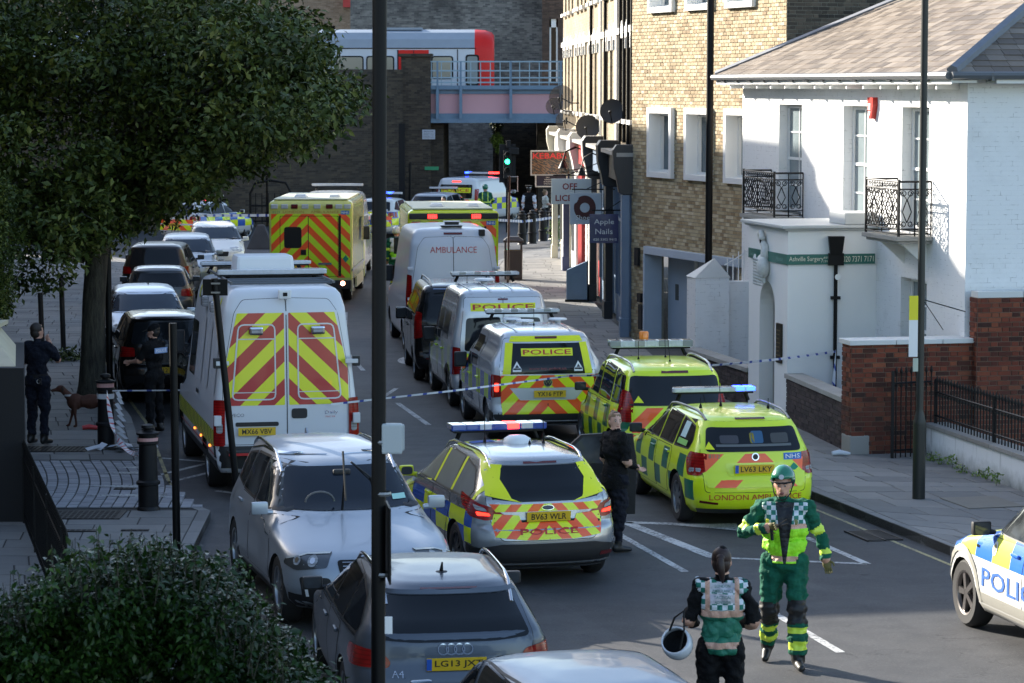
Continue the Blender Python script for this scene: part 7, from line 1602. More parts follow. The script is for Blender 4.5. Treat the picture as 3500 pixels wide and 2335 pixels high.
for sg in (1, -1):
 a = 28 * sg; D, T, U = c.basis(180 - a)
 q = [(-.30, .70), (-.30, .84), (-.05, .83), (.22, .76), (.24, .71), (.05, .66)]; q = [(-t * sg * -1, z) for t, z in q][::sg]
 hl = c.patch('headlight', 180 - a, q, flat('headlight_bowl', (.10, .11, .12), .2, .6), off=.006, r=.03, res=.05)
 for t0, r_ in ((-.13, .055), (.05, .045)):
  c.patch('headlight_lens', 180 - a, [(t0 * sg + r_ * math.cos(2 * math.pi * k / 14), .755 + r_ * math.sin(2 * math.pi * k / 14)) for k in range(14)], MAT_CLEAR, off=.014, parent=hl, res=.05)
  c.patch('headlight_bezel', 180 - a, [(t0 * sg + r_ * .55 * math.cos(2 * math.pi * k / 14), .755 + r_ * .55 * math.sin(2 * math.pi * k / 14)) for k in range(14)], MAT_CHROME, off=.019, parent=hl, res=.05)
 c.patch('indicator_lens', 180 - a, [(t * sg, z) for t, z in [(-.28, .835), (-.05, .825), (.20, .765), (.20, .755), (-.05, .813), (-.28, .82)]][::sg], flat('pale_lens', (.5, .52, .5), .2), off=.012, parent=hl, res=.05)
 c.patch('lower_grille', 'f', [(y * sg, z) for y, z in [(.46, .34), (.50, .60), (.80, .60), (.76, .36)]][::sg], MAT_TRIM, off=.008, r=.04); c.patch('running_light', 'f', [(y * sg, z) for y, z in [(.70, .40), (.735, .56), (.765, .56), (.73, .40)]][::sg], MAT_WHITEL, off=.016)
gr = c.patch('grille', 'f', [(-.38, .56), (-.42, .77), (.42, .77), (.38, .56)], MAT_BLK, off=.008, r=.05)
for k in range(6): c.line('f', [(-.36, .585 + k * .032), (.36, .585 + k * .032)], .006, MAT_CHROME, 'grille_bar', off=.014, parent=gr)
c.line('f', [(-.38, .57), (.40, .76)], .022, MAT_CHROME, 'grille_badge_bar', off=.018, parent=gr); c.patch('lower_intake', 'f', [(-.42, .34), (-.46, .50), (.46, .50), (.42, .34)], MAT_TRIM, off=.008, r=.04); c.plate(2.325, 0, .42, 'LB14 KXR', 0, rear=False)
c.patch('skid_plate', 'f', [(-.7, .25), (-.74, .31), (.74, .31), (.7, .25)], MAT_ALLOY, off=.006)
for y0, dy, tx in ((.30, -.22, .62), (-.12, .02, .60)):
 P0_ = Vector((1.02, y0, 1.13)); P1_ = Vector((1.10, y0 + dy * .6, 1.50)); P2_ = Vector((1.05, y0 + dy * 1.3 - .02, 1.78)) if dy > 0 else Vector((1.06, y0 + dy * 1.5, 1.66))
 c.part('wiper_arm', MAT_BLACK, lambda b: (b.tube([P0_, P1_], [.016, .01], 6), b.tube([P1_ + (P0_ - P1_) * .15, P2_], .008, 5))); c.part('wiper_blade', MAT_TRIM, lambda b: b.tube([P1_ - (P2_ - P1_) * .9, P2_], .013, 5))
c.part('steering_wheel', flat('grey_wheel_rim', (.10, .10, .10), .5), lambda b: b.tube([Vector((.88, -.34 + .16 * math.cos(t), 1.21 + .11 * math.sin(t))) for t in [math.pi * k / 10 for k in range(11)]], .012, 5)); c.patch('tax_disc', 'f', rect(.50, .66, 1.18, 1.23), flat('pale_green_ticket', (.35, .62, .55), .5), off=.016); c.part('interior_mirror', MAT_TRIM, lambda b: b.box((.42, 0, 1.47), (.05, .20, .06)), bevel=.02)
c.rails(-1.85, .25, .60, .64, 1.7, MAT_CHROME, rise=.045); c.part('shark_fin', MAT_VOL, lambda b: b.prism([(0, 0), (-.15, 0), (-.13, .065), (-.09, .07)], lambda a, z, d: Vector((-1.55 + a, -.01 + d, 1.655 + z)), .02), bevel=.004)
c.wheels((-1.35, 1.42), .37, .235, steer=0); c.mirror(.78, 1.15, size=(.10, .19, .14)); c.sides('lower_cladding', [(2.25, .27), (2.25, .40), (1.9, .42), (1.86, .27)], MAT_TRIM, off=.008)
# ---- dark grey estate, rear to the camera
MAT_AUD = paint('dark_grey_metallic_paint', (.085, .10, .125), .5, .26)
p = estate(4.70, 1.83, 1.44, hood=.97, nose=.72, cowl=1.0, wtop=.22, rtop=.48, zb=.95, side=.74)
c = mk('parked_car', 'dark grey estate seen from behind with plate LG13 JXT and four ringed badge', (-.84, 26.6), 99, p, MAT_AUD, 'car', arches=(-1.33, 1.48), arch_r=.38)
c.glasshouse([[(1.0, .98), (.55, 1.24), (.2, 1.34), (-.05, 1.35), (-.10, .98)], [(-.16, .98), (-.12, 1.35), (-.88, 1.33), (-.98, .98)], [(-1.04, .98), (-.95, 1.33), (-1.5, 1.25), (-1.82, 1.06), (-1.80, 1.0)]], mat=MAT_CGLASS, rub=.045)
c.sides('chrome_window_line', [(1.1, .96), (1.1, .945), (-1.85, .965), (-1.85, .98)], MAT_CHROME, off=.011)
for d in 'lg': c.door(d, [(1.0, .34), (1.05, .92), (-.12, .93), (-.12, .34)], (.03, .83)); c.door(d, [(-.15, .34), (-.15, .93), (-1.0, .935), (-1.05, .72), (-.9, .5), (-.86, .34)], (-.86, .85))
c.door('r', [(-.58, .52), (-.66, .80), (-.70, .98), (-.60, 1.33), (.60, 1.33), (.70, .98), (.66, .80), (.58, .52)], name='tailgate')
c.patch('rear_window', 'r', [(-.67, .99), (-.55, 1.31), (.55, 1.31), (.67, .99), (.35, .965), (-.35, .965)], MAT_CGLASS, off=.010, r=.05); c.patch('spoiler_lip', 'r', [(-.60, 1.315), (-.57, 1.35), (.57, 1.35), (.60, 1.315)], MAT_AUD, off=.02)
c.patch('brake_light', 'r', rect(-.25, .25, 1.352, 1.362), MAT_DRL, off=.012)
light_pair(c, 'tail_light', 35, [(-.32, .90), (-.10, .92), (.14, .89), (.22, .80), (.20, .75), (-.25, .75), (-.36, .80)], MAT_RLIGHT, .011); light_pair(c, 'tail_light_lens', 35, [(-.2, .87), (.05, .87), (.1, .84), (-.16, .84)], MAT_CLEAR, .014) if False else None
for k in range(4):
 cy = .105 - k * .07; pts_ = [(cy + .045 * math.cos(2 * math.pi * j / 20), .905 + .045 * math.sin(2 * math.pi * j / 20)) for j in range(21)]; c.line('r', pts_, .011, MAT_CHROME, 'badge_ring', off=.018)
c.plate(-2.325, 0, .79, 'LG13 JXT', -6); c.text('lettering', 'r', 'A4', (.50, .70), .045, MAT_CHROME, .10, off=.018); c.line('r', [(-.40, .865), (.40, .865)], .02, MAT_AUD, 'tailgate_crease', off=.016)
c.patch('bumper_trim', 'r', [(-.72, .22), (-.76, .34), (.76, .34), (.72, .22)], MAT_TRIM, off=.01); c.line('r', [(-.85, .56), (.85, .56)], .01)
c.rails(-1.85, .45, .55, .58, 1.44, MAT_CHROME, rise=.04); c.part('shark_fin', MAT_TRIM, lambda b: (b.lathe([(0, .012), (.05, .01), (.06, 0)], (-1.35, 0, 1.425), 12), b.tube([(-1.33, 0, 1.43), (-1.40, 0, 1.52)], [.02, .008], 6)), smooth=60)
c.wheels((-1.33, 1.48), .335, .225); c.mirror(.83, .98, size=(.10, .20, .13), cap=MAT_TRIM)
# ---- roof of the car at the bottom of the picture
MAT_C3 = paint('steel_blue_metallic_paint', (.13, .175, .24), .5, .26)
p = estate(4.1, 1.75, 1.46, hood=.98, nose=.7, cowl=.95, wtop=.30, rtop=.35, zb=.95, side=.78)
c = mk('parked_car', 'steel blue hatchback of which only the roof shows at the bottom edge', (.40, 21.7), 105, p, MAT_C3, 'car', arches=(-1.25, 1.3))
c.glasshouse([[(1.0, 1.0), (.6, 1.28), (.3, 1.36), (.0, 1.37), (-.05, 1.0)], [(-.12, 1.0), (-.1, 1.37), (-.9, 1.35), (-1.0, 1.0)]], mat=MAT_CGLASS); c.patch('rear_window', 'r', [(-.6, 1.0), (-.55, 1.32), (.55, 1.32), (.6, 1.0)], MAT_CGLASS, off=.01)
light_pair(c, 'tail_light', 35, [(-.2, .95), (.1, .95), (.1, .75), (-.2, .75)], MAT_RLIGHT, .011)
for sg in (1, -1): c.line('t', [(.3, sg * .60), (-.5, sg * .62), (-1.5, sg * .58)], .02, MAT_TRIM, 'roof_gutter', off=.004)
c.wheels((-1.25, 1.3), .32, .2); c.mirror(.9, 1.0)
# ---- white police SUV at the right edge
mk_ = m_batt('police_suv_livery', (.72, .78, .10), (.03, .16, .62), (.70, .70, .68), .82, 1.12, .46, 1, .10, 0)
L, W, H = 4.5, 1.84, 1.69; h = L / 2; w = W / 2
rear = [(.24, -h + .2), (.34, -h + .04), (.5, -h), (.8, -h + .03), (1.05, -h + .1), (1.5, -h + .34), (1.6, -h + .44), (1.66, -h + .7), (1.69, -h + 1.3)]
front = [(.24, h - .2), (.34, h - .06), (.5, h), (.7, h - .03), (.85, h - .12), (.95, h - .4), (1.04, h - .85), (1.08, h - 1.1), (1.12, 1.0), (1.5, .42), (1.58, .25), (1.65, -.05), (1.69, -.6)]
wid = [(.24, w - .1), (.34, w - .03), (.5, w), (.8, w), (.98, w - .03), (1.08, w - .07), (1.5, .70), (1.58, .65), (1.65, .56), (1.69, .3)]
c = Car('police_car', 'white police SUV with blue and yellow squares cut off by the right edge', 'police car', (5.99, 29.04), 103, rear, front, wid, mk_, lr=((0, .5),), lf=((0, .6), (1.0, .7), (1.5, .35)), arches=(-1.32, 1.37), arch_r=.42)
c.glasshouse([[(.85, 1.14), (.42, 1.46), (.12, 1.54), (-.2, 1.55), (-.2, 1.12)], [(-.28, 1.12), (-.28, 1.55), (-1.0, 1.53), (-1.1, 1.14)], [(-1.18, 1.15), (-1.08, 1.52), (-1.5, 1.44), (-1.75, 1.24)]])
for d in 'lg':
 c.door(d, [(.92, .42), (.95, 1.07), (-.22, 1.09), (-.22, .42)], (-.02, .98)); c.door(d, [(-.26, .42), (-.26, 1.09), (-1.05, 1.1), (-1.1, .9), (-.9, .6), (-.85, .42)], (-.92, 1.0))
 c.text('lettering', d, 'POLICE', (-.0, .64), .20, MAT_BTXT, 1.6, bold=.01)
 c.patch('silver_sill_panel', d, [(.92, .30), (.92, .47), (-.95, .47), (-.95, .30)], paint('champagne_paint', (.42, .41, .36), .4, .3), off=.009)
 cr = [(.52 + .055 * math.cos(2 * math.pi * k / 14), .97 + .075 * math.sin(2 * math.pi * k / 14)) for k in range(14)]; cp_ = c.patch('crest', d, cr, MAT_WHITEL, off=.010); c.patch('crest_centre', d, [(.52 + (x_ - .52) * .6, .97 + (z_ - .97) * .6) for x_, z_ in cr], flat('crest_gold', (.35, .30, .12), .5), off=.013, parent=cp_)
 ar = [(1.37 + .49 * math.cos(a), .36 + .49 * math.sin(a)) for a in [math.pi * k / 12 for k in range(13)]]; c.line(d, ar, .07, paint('champagne_paint', (.42, .41, .36), .4, .3), 'arch_trim', off=.012)
 c.patch('door_tape', d, [(.92, .95), (.99, .95), (.99, .92), (.92, .92)], MAT_CHROME, off=.012)
c.wheels((-1.32, 1.37), .365, .235, rim=flat('bronze_grey_alloy', (.28, .26, .25), .3, .85)); c.mirror(.72, 1.16, size=(.10, .21, .15), cap=MAT_TRIM); c.rails(-1.8, .3, .6, .64, 1.69, MAT_BLACK); c.lightbar(.0, 1.84, 1.2, base=MAT_BARB)
c.patch('rear_window', 'r', [(-.62, 1.14), (-.55, 1.5), (.55, 1.5), (.62, 1.14)], MAT_CGLASS, off=.01); light_pair(c, 'tail_light', 30, [(-.15, 1.1), (.15, 1.08), (.15, .85), (-.15, .85)], MAT_RLIGHT, .01)
# ---- parked cars on the left, from near to far
def plain_car(label, loc, yaw, mat, L=4.3, W=1.78, H=1.47, facing='r', roof=None, arches=True, lights=MAT_RLIGHT, far=False, side=.76, name='parked_car', cat='car', group='cars parked along the left kerb', glass=MAT_CGLASS):
 zb = .95 + (H - 1.47) * .6; p = estate(L, W, H, hood=zb + .05, nose=.72, cowl=.95, wtop=.28, rtop=.40 if H < 1.6 else .28, zb=zb, side=side)
 c = mk(name, label, loc, yaw, p, mat, cat, arches=(-L * .29, L * .30) if arches else (), far=far, group=group); g_ = zb + .06; t_ = H - .11
 c.glasshouse([[(1.0, g_), (.55, t_ - .08), (.25, t_), (-.05, t_), (-.1, g_)], [(-.16, g_), (-.14, t_), (-.9, t_ - .02), (-1.0, g_)], [(-1.06, g_), (-1.0, t_ - .02), (-L / 2 + .8, t_ - .08), (-L / 2 + .45, g_ + .06)]], mat=glass)
 c.patch('rear_window', 'r', [(-.64, g_), (-.55, t_ - .03), (.55, t_ - .03), (.64, g_)], glass, off=.01, r=.05); light_pair(c, 'tail_light', 35, [(-.22, zb + .02), (.16, zb), (.18, zb - .16), (-.22, zb - .18)], lights, .011)
 c.patch('windscreen', 'f', [(-.70, g_ + .02), (-.58, t_ - .02), (.58, t_ - .02), (.70, g_ + .02)], m_wind(), off=.008, r=.05)
 for sg in (1, -1):
  hl = c.patch('headlight', 180 - 30 * sg, [(t * sg, z) for t, z in [(-.2, .66), (-.2, .82), (.16, .84), (.22, .72)]][::sg], MAT_CLEAR, off=.008, r=.04)
 c.patch('grille', 'f', [(-.35, .58), (-.38, .72), (.38, .72), (.35, .58)], MAT_BLK, off=.008, r=.03); c.plate(L / 2 + .01, 0, .46, 'LK09 VNX' if L > 4.4 else 'KP12 EZT', 0, rear=False); c.plate(-L / 2 - .012, 0, .64, 'LK09 VNX' if L > 4.4 else 'KP12 EZT', 0, band=False)
 for d in 'lg': c.door(d, [(1.0, .36), (1.02, zb), (-.13, zb + .01), (-.13, .36)], (.0, zb - .1)); c.door(d, [(-.16, .36), (-.16, zb + .01), (-1.0, zb + .01), (-1.02, .7), (-.85, .45), (-.82, .36)], (-.88, zb - .08))
 if roof: c.patch('roof_panel', 't', [(.3, -.52), (.3, .52), (-L / 2 + .62, .50), (-L / 2 + .62, -.50)], roof, off=.008, r=.1)
 c.wheels((-L * .29, L * .30), .32, .2); c.mirror(.85, zb + .08); return c
_w = []
def m_wind():
 if not _w: _w.append(m_glass('sky_reflecting_windscreen', (.035, .05, .075), .05))
 return _w[0]
MAT_PALEBL = paint('pale_silver_blue_paint', (.36, .42, .50), .6, .25)
plain_car('black hatchback double parked beside the officer in the cap', (-4.98, 50.4), 101, MAT_BLKP, 4.2, H=1.52)
plain_car('black taxi like car at the kerb behind the tree trunk', (-6.6, 53.4), 101, MAT_BLKP, 4.3, H=1.62)
c = plain_car('pale silver blue saloon facing the camera with broad dark windscreen', (-7.78, 60.6), -81, MAT_PALEBL, 4.6, H=1.48)
c.antenna(-.9, .1, 1.47, .08)
plain_car('dark grey small car with a pale roof seen from behind', (-8.55, 69.4), 96, paint('dark_grey_small_car', (.05, .055, .06), .6, .25), 3.75, W=1.7, H=1.43, roof=flat('pale_roof_paint', (.5, .54, .57), .3, coat=.5))
plain_car('dark brown people carrier with red tail lights seen from behind', (-9.3, 76.1), 92, paint('dark_brown_paint', (.02, .016, .016), .5, .2), 4.7, W=1.85, H=1.65)
plain_car('silver car facing the camera beyond the dark people carrier', (-9.25, 81.4), -84, paint('light_silver_paint', (.42, .44, .46), .7, .28), 4.3, H=1.52)
plain_car('white hatchback facing the camera, farthest in the left parked row', (-9.2, 88.7), -83, paint('pearl_white_paint', (.68, .68, .66), .1, .25), 4.45, H=1.50)
# ---- far police vehicles
def far_police(name, label, loc, yaw, L, W, H, base, lit=(), batt=True, cat='police car', z0=.5, bar=True):
 m_ = m_batt('far_livery_%d' % int(loc[0] * 10 + 500), YEL, BLUE, base, z0, z0 + .5, .5, 2, .1, 0)
 c = plain_car(label, loc, yaw, m_, L, W, H, far=True, arches=False, name=name, cat=cat, group='police vehicles near the bridge')
 c.patch('chevron_panel', 'r', [(-.7, .45), (-.72, H * .56), (.72, H * .56), (.7, .45)], m_chev('far_chevrons_%d' % int(loc[1]), YEL, ORG, .5, 1, 1), off=.012)
 if bar: c.lightbar(.1, H + .1, 1.2, lit=lit, lens=6)
 return c
far_police('police_car', 'police car with lit red beacon half hidden by the lowest branches', (-11.3, 106.8), 62, 4.5, 1.8, 1.5, (.55, .57, .6), ((3, MAT_REDL),))
far_police('police_car', 'yellow and blue police hatchback with lit blue beacon right of the near pole', (-4.75, 109.5), 76, 4.1, 1.78, 1.5, (.6, .62, .62), ((2, MAT_BLUEL), (3, MAT_BLUEL)))
far_police('police_car', 'silver police estate with dark rear glass in front of the far police van', (-2.75, 115.0), 72, 4.6, 1.82, 1.5, (.40, .42, .46), ())
mv = m_batt('far_van_livery', YEL, BLUE, (.6, .62, .64), .62, 1.1, .5, 2, .1, 0)
p = van(4.8, 1.95, 1.97, nose=1.0, cowl=1.0, lean=.08, side=.84, wt=.6)
c = mk('police_van', 'white police van with blue and red beacons parked under the bridge', (-1.35, 119.6), 66, p, mv, 'police van', far=True)
c.patch('rear_window', 'r', rect(-.72, .72, 1.12, 1.68), MAT_CGLASS, off=.01, r=.06); yl = c.patch('police_panel', 'r', rect(-.66, .66, 1.35, 1.55), MAT_YPAN, off=.016); c.text('lettering', 'r', 'POLICE', (0, 1.45), .12, MAT_RTXT, 1.2, off=.024, parent=yl, bold=.01); c.patch('chevron_panel', 'r', rect(-.85, .85, .45, 1.08), m_chev('far_van_chevrons', YEL, ORG, .55, 1, 1), off=.012)
light_pair(c, 'tail_light', 15, [(-.08, 1.5), (.06, 1.5), (.06, .9), (-.08, .9)], MAT_RLIGHT, .02); c.lightbar(.3, 2.05, 1.5, lit=((0, MAT_REDL), (1, MAT_REDL), (6, MAT_BLUEL)), lens=7, feet=False); c.sides('side_window', [(1.6, 1.2), (1.1, 1.6), (.6, 1.65), (.6, 1.15)], MAT_CGLASS); c.patch('brake_light', 'r', rect(-.2, .2, 1.78, 1.83), MAT_RLIT, off=.012); c.wheels((-1.5, 1.5), .33, .2); c.mirror(1.2, 1.3)
p = van(5.4, 2.0, 2.55, nose=1.1, cowl=1.0, lean=.1, side=.84, wt=.7)
mv2 = m_batt('sprinter_livery', YEL, BLUE, (.6, .62, .64), .9, 1.6, .5, 2, .1, 0)
c = mk('police_van', 'police van lettered POLICE mostly hidden by the left ambulance', (-5.35, 87.3), 90, p, mv2, 'police van', far=True); c.sides('side_window', [(1.9, 1.4), (1.5, 1.9), (1.1, 2.0), (1.1, 1.4)], MAT_CGLASS); c.text('lettering', 'g', 'POLICE', (.2, .72), .2, flat('dark_blue_letters', (.03, .05, .14), .5), 1.5, off=.012); c.lightbar(.8, 2.66, 1.6, lens=7); c.wheels((-1.6, 1.7), .35, .22); c.mirror(1.5, 1.6, size=(.12, .26, .36)); c.patch('rear_window', 'r', rect(-.7, .7, 1.4, 2.0), MAT_CGLASS, off=.01)
# ---------------------------------------------------------------- people
def cloth(name, c, s=9, d=.03):
 m = M(name); v, _ = m.coord(); n = m.noise(v, s, 4, .6); n2 = m.noise(v, s * 3, 2)
 m.set(col=m.mix(n, [q * .6 for q in c], [q * 1.35 for q in c]), rough=.85, spec=.2); m.bump(n + n2 * .3, d, .9); return m.m
MAT_SKIN = flat('skin', (.50, .27, .19), .5, vary=.1, nscale=25); MAT_SKIN2 = flat('pale_skin', (.56, .33, .25), .5, vary=.08, nscale=25)
MAT_HAIRD = flat('dark_hair', (.02, .014, .01), .6, vary=.3, nscale=60); MAT_HAIRB = flat('fair_hair', (.17, .105, .05), .6, vary=.3, nscale=60); MAT_HAIRR = flat('auburn_hair', (.022, .008, .005), .55, vary=.4, nscale=70)
MAT_NAVY = cloth('navy_uniform', (.008, .010, .018)); MAT_BLKC = cloth('black_cloth', (.006, .006, .007)); MAT_GRNC = cloth('ambulance_green_cloth', (.010, .10, .06))
MAT_BOOT = flat('black_boots', (.010, .010, .010), .45, vary=.4, nscale=20); MAT_SHIRT = flat('white_shirt', (.62, .66, .74), .7); MAT_HV = flat('reflective_yellow_band', (.60, .78, .06), .45); MAT_SIL = flat('silver_tape', (.50, .50, .49), .35, .2)
MAT_GLOVE = flat('olive_work_glove', (.13, .11, .03), .7, vary=.3, nscale=30); MAT_KNEE = flat('black_knee_pad', (.008, .008, .009), .6)
def m_vest(name, kind):
 m = M(name); v, (x, y, z) = m.coord(); n = m.noise(v, 14, 3)
 chk = ((x / .045).fl() + (z / .045).fl()).mod(2.0) > .5
 check = m.mix(chk, (.60, .64, .68), (.01, .16, .12))
 org = m.mix((((x + z) / .02).fr() > .85).mx(((x - z) / .02).fr() > .85), (.62, .40, .30), (.5, .2, .12))
 if kind == 'medic':
  c = m.mix(z > 1.445, (.34, .84, .02), check)
  c = m.mix((z > 1.40) * (z < 1.445), c, org); c = m.mix((z > 1.07) * (z < 1.12), c, org)
  opening = (x.ab() - (z - 1.1) * .13) < .02
  c = m.mix(opening * (y < 0.0), c, (.008, .010, .014))
  c = m.mix((z < 1.05), c, (.01, .012, .012))
 elif kind == 'advisor':
  c = m.mix(z > 1.285, (.012, .15, .09), check)
  c = m.mix((z > 1.24) * (z < 1.30), c, org); c = m.mix((z > .97) * (z < 1.025), c, org)
  c = m.mix((x.ab() > .105) * (x.ab() < .145) * (z > 1.3), c, org)
  c = m.mix((x.ab() < .105) * (z > 1.36) * (z < 1.44), c, (.50, .47, .50)); c = m.mix((x.ab() < .105) * (z > 1.45) * (z < 1.53), c, (.50, .50, .55))
 elif kind == 'green_hv':
  c = m.mix((z > 1.02) * (z < 1.07), (.01, .10, .06), (.60, .78, .10)); c = m.mix((z > 1.14) * (z < 1.19), c, (.60, .78, .10)); c = m.mix((x.ab() > .09) * (x.ab() < .125) * (z > 1.17), c, (.60, .78, .10)); c = m.mix((z > .94) * (z < .985), c, (.6, .78, .1))
 elif kind == 'white_back':
  c = m.mix(z > 1.2, (.30, .75, .03), (.55, .57, .6)); c = m.mix((z > 1.0) * (z < 1.05), c, (.5, .5, .5)); c = m.mix((x.ab() < .08) * (z > 1.15), c, (.01, .012, .012))
 elif kind == 'stab':
  c = m.mix(z > 9.0, (.006, .007, .012), (0, 0, 0))
 m.set(col=m.mix(n * .25, c, (.05, .05, .05), 'MULTIPLY') if 0 else c, rough=.6); m.bump(n, .03, .9); return m.m
def capsule(b, p, q, r0, r1, n=12):
 p, q = Vector(p), Vector(q); b.tube([p.lerp(q, t) for t in (0, .33, .66, 1)], [r0 + (r1 - r0) * t for t in (0, .33, .66, 1)], n); b.sph(p, r0, n, 8); b.sph(q, r1, n, 8)
def hand(root, wrist, elbow, side, curl, mat, scale=1.0, palm=None):
 """palm, four unequal jointed fingers and a thumb; side = +1 if the thumb is towards +x"""
 w = Vector(wrist); d = (w - Vector(elbow)).normalized(); nrm = Vector(palm) if palm else Vector((0, -1, 0)); nrm = (nrm - d * nrm.dot(d)).normalized(); lat = d.cross(nrm).normalized() * side
 s = scale; b = B(); P = w + d * .045 * s
 rot = Matrix((lat, nrm, d)).transposed(); b.sph(P, (.040 * s, .017 * s, .052 * s), 12, 8, rot=rot); b.tube([w - d * .03, w + d * .02], [.030 * s, .027 * s], 10)
 for i, L in enumerate((.072, .080, .074, .060)):
  p = P + lat * (.027 - .018 * i) * s + d * .042 * s; seg = L * s / 3; a = 0; pts = [p]
  for k in range(3):
   a += curl; dd = d * math.cos(a) + nrm * math.sin(a); p = p + dd * seg * (1.25 if k == 0 else .9); pts.append(p)
  b.tube(pts, [.0095 * s, .009 * s, .008 * s, .0065 * s], 7)
 p = P + lat * .034 * s - d * .02 * s; pts = [p, p + (lat * .8 + d * .8 + nrm * .3) * .028 * s, p + (lat * .9 + d * 1.7 + nrm * .7) * .030 * s]; b.tube(pts, [.012 * s, .010 * s, .007 * s], 7)
 return b.ob('hand', mat, root, smooth=70)
BASE = dict(pelvis=(0, 0, .95), waist=(0, .0, 1.10), chest=(0, 0, 1.30), neck=(0, .0, 1.50), head=(0, -.01, 1.655),
   shL=(.18, 0, 1.445), shR=(-.18, 0, 1.445), elL=(.24, .02, 1.17), elR=(-.24, .02, 1.17), wrL=(.25, -.05, .93), wrR=(-.25, -.05, .93),
   hipL=(.095, 0, .93), hipR=(-.095, 0, .93), knL=(.105, -.02, .50), knR=(-.105, -.02, .50), anL=(.11, .02, .09), anR=(-.11, .02, .09), toeL=(.13, -.14, .035), toeR=(-.13, -.14, .035))
def person(label, loc, rot, h=1.78, pose={}, top=MAT_NAVY, legs=MAT_NAVY, skin=MAT_SKIN, sleeve=1.0, bulk=1.0, voxel=.018, hair=None, hairstyle='short', hat=None, vest=None, bands=False, shin=False, hands=(1, 1), curl=.35, glove=None, female=False, group=None, kneepad=False, sleevemat=None, palm=(None, None)):
 root = empty('person', label, 'person', loc, rot, group); k = h / 1.78; J = dict(BASE); J.update(pose); J = {n: Vector(p) * k for n, p in J.items() if n != 'mouth'}
 mats = [top, legs, skin, MAT_BOOT, MAT_HV if bands or shin else top, MAT_KNEE if kneepad else legs, sleevemat or top]; TOP, LEG, SKN, BT, BD, KN, SL = range(7)
 b = B(); u = bulk; f = .92 if female else 1.0
 b.sph(J['pelvis'] + Vector((0, .01, .0)), (.165 * u * k, .118 * u * k, .13 * k), 16, 10); b.sph(J['waist'], (.145 * u * f * k, .105 * u * k, .15 * k), 16, 10); b.sph(J['chest'], (.175 * u * f * k, .122 * u * k, .19 * k), 16, 10)
 capsule(b, J['shL'] * .9 + J['shR'] * .1, J['shR'] * .9 + J['shL'] * .1, .068 * u * k, .068 * u * k); capsule(b, J['chest'] + Vector((0, .01, .12)) * k, J['neck'], .09 * k, .058 * k); capsule(b, J['neck'], J['head'] - Vector((0, 0, .05)) * k, .055 * k, .055 * k)
 hd = J['head']; fw = Matrix.Rotation(-rot, 3, 'Z') @ Vector(pose['look']).normalized() if 'look' in pose else Vector((0, -1, 0)); sd = fw.cross(Vector((0, 0, 1))).normalized()
 hr = Matrix((sd, -fw, Vector((0, 0, 1)))).transposed()
 b.sph(hd + Vector((0, 0, .02)) * k, (.077 * k, .098 * k, .105 * k), 16, 12, rot=hr); b.sph(hd + (fw * .025 + Vector((0, 0, -.055))) * k, (.058 * k, .072 * k, .065 * k), 14, 10, rot=hr); b.tube([hd + (fw * .085 + Vector((0, 0, .015))) * k, hd + (fw * .112 + Vector((0, 0, -.022))) * k], [.008 * k, .017 * k], 8)
 for s_ in (1, -1): b.sph(hd + (sd * .078 * s_ + Vector((0, 0, -.005))) * k, (.012, .02, .03), 8, 6, rot=hr)
 bones = []
 def limb(a, c, r0, r1, m): capsule(b, J[a], J[c], r0 * k, r1 * k); bones.append((J[a], J[c], (r0 + r1) / 2 * k, m))
 ab = bulk
 for S in 'LR':
  limb('sh' + S, 'el' + S, .062 * ab, .050 * ab, [(min(1, sleeve * 2), SL), (2, SKN)] if not bands else [(.68, SL), (.95, BD), (2, SL)])
  sl2 = max(0, sleeve * 2 - 1); limb('el' + S, 'wr' + S, .048 * ab if sleeve > .6 else .043, .036 * ab if sleeve > .6 else .029, [(sl2, SL), (2, SKN)] if not bands else [(.62, SL), (.80, BD), (1.0, SL), (2, SKN)])
  limb('hip' + S, 'kn' + S, .095 * ab, .070 * ab, [(.80 if kneepad else 2, LEG), (2, KN)]); limb('kn' + S, 'an' + S, .068 * ab, .055 * ab if not female else .048, ([(.25, KN)] if kneepad else []) + ([(.32, LEG), (.45, BD), (.62, LEG), (.78, BD), (.88, LEG), (2, BT)] if shin else [(.86, LEG), (2, BT)]))
  b.sph(J['an' + S] + Vector((0, .03, -.03)) * k, (.045 * k, .06 * k, .055 * k), 10, 8); capsule(b, J['an' + S] - Vector((0, 0, .035)) * k, J['toe' + S], .048 * k, .036 * k); bones.append((J['an' + S] - Vector((0, 0, .035)), J['toe' + S], .045 * k, [(2, BT)]))
 bones += [(J['pelvis'] - Vector((0, 0, .10)) * k, J['pelvis'] + Vector((0, 0, .03)) * k, .14 * k, [(2, LEG)]), (J['waist'], J['chest'] + Vector((0, 0, .14)) * k, .135 * k, [(2, TOP)]), (J['neck'] + Vector((0, 0, .02)), hd, .06 * k, [(2, SKN)]), (hd, hd + Vector((0, 0, .05)), .09 * k, [(2, SKN)]), (J['shL'], J['shR'], .068 * k, [(2, TOP)])]
 tmp = b.ob('tmp', mats); md = tmp.modifiers.new('r', 'REMESH'); md.mode = 'VOXEL'; md.voxel_size = voxel; md.use_smooth_shade = True; ms = tmp.modifiers.new('s', 'SMOOTH'); ms.factor = .5; ms.iterations = 2
 bpy.context.view_layer.update(); me = evaluated(tmp, 'body', mats); bpy.data.objects.remove(tmp)
 me.materials.clear(); [me.materials.append(m_) for m_ in mats]
 C = np.empty(len(me.polygons) * 3); me.polygons.foreach_get('center', C); C = C.reshape(-1, 3); D = []; T = []
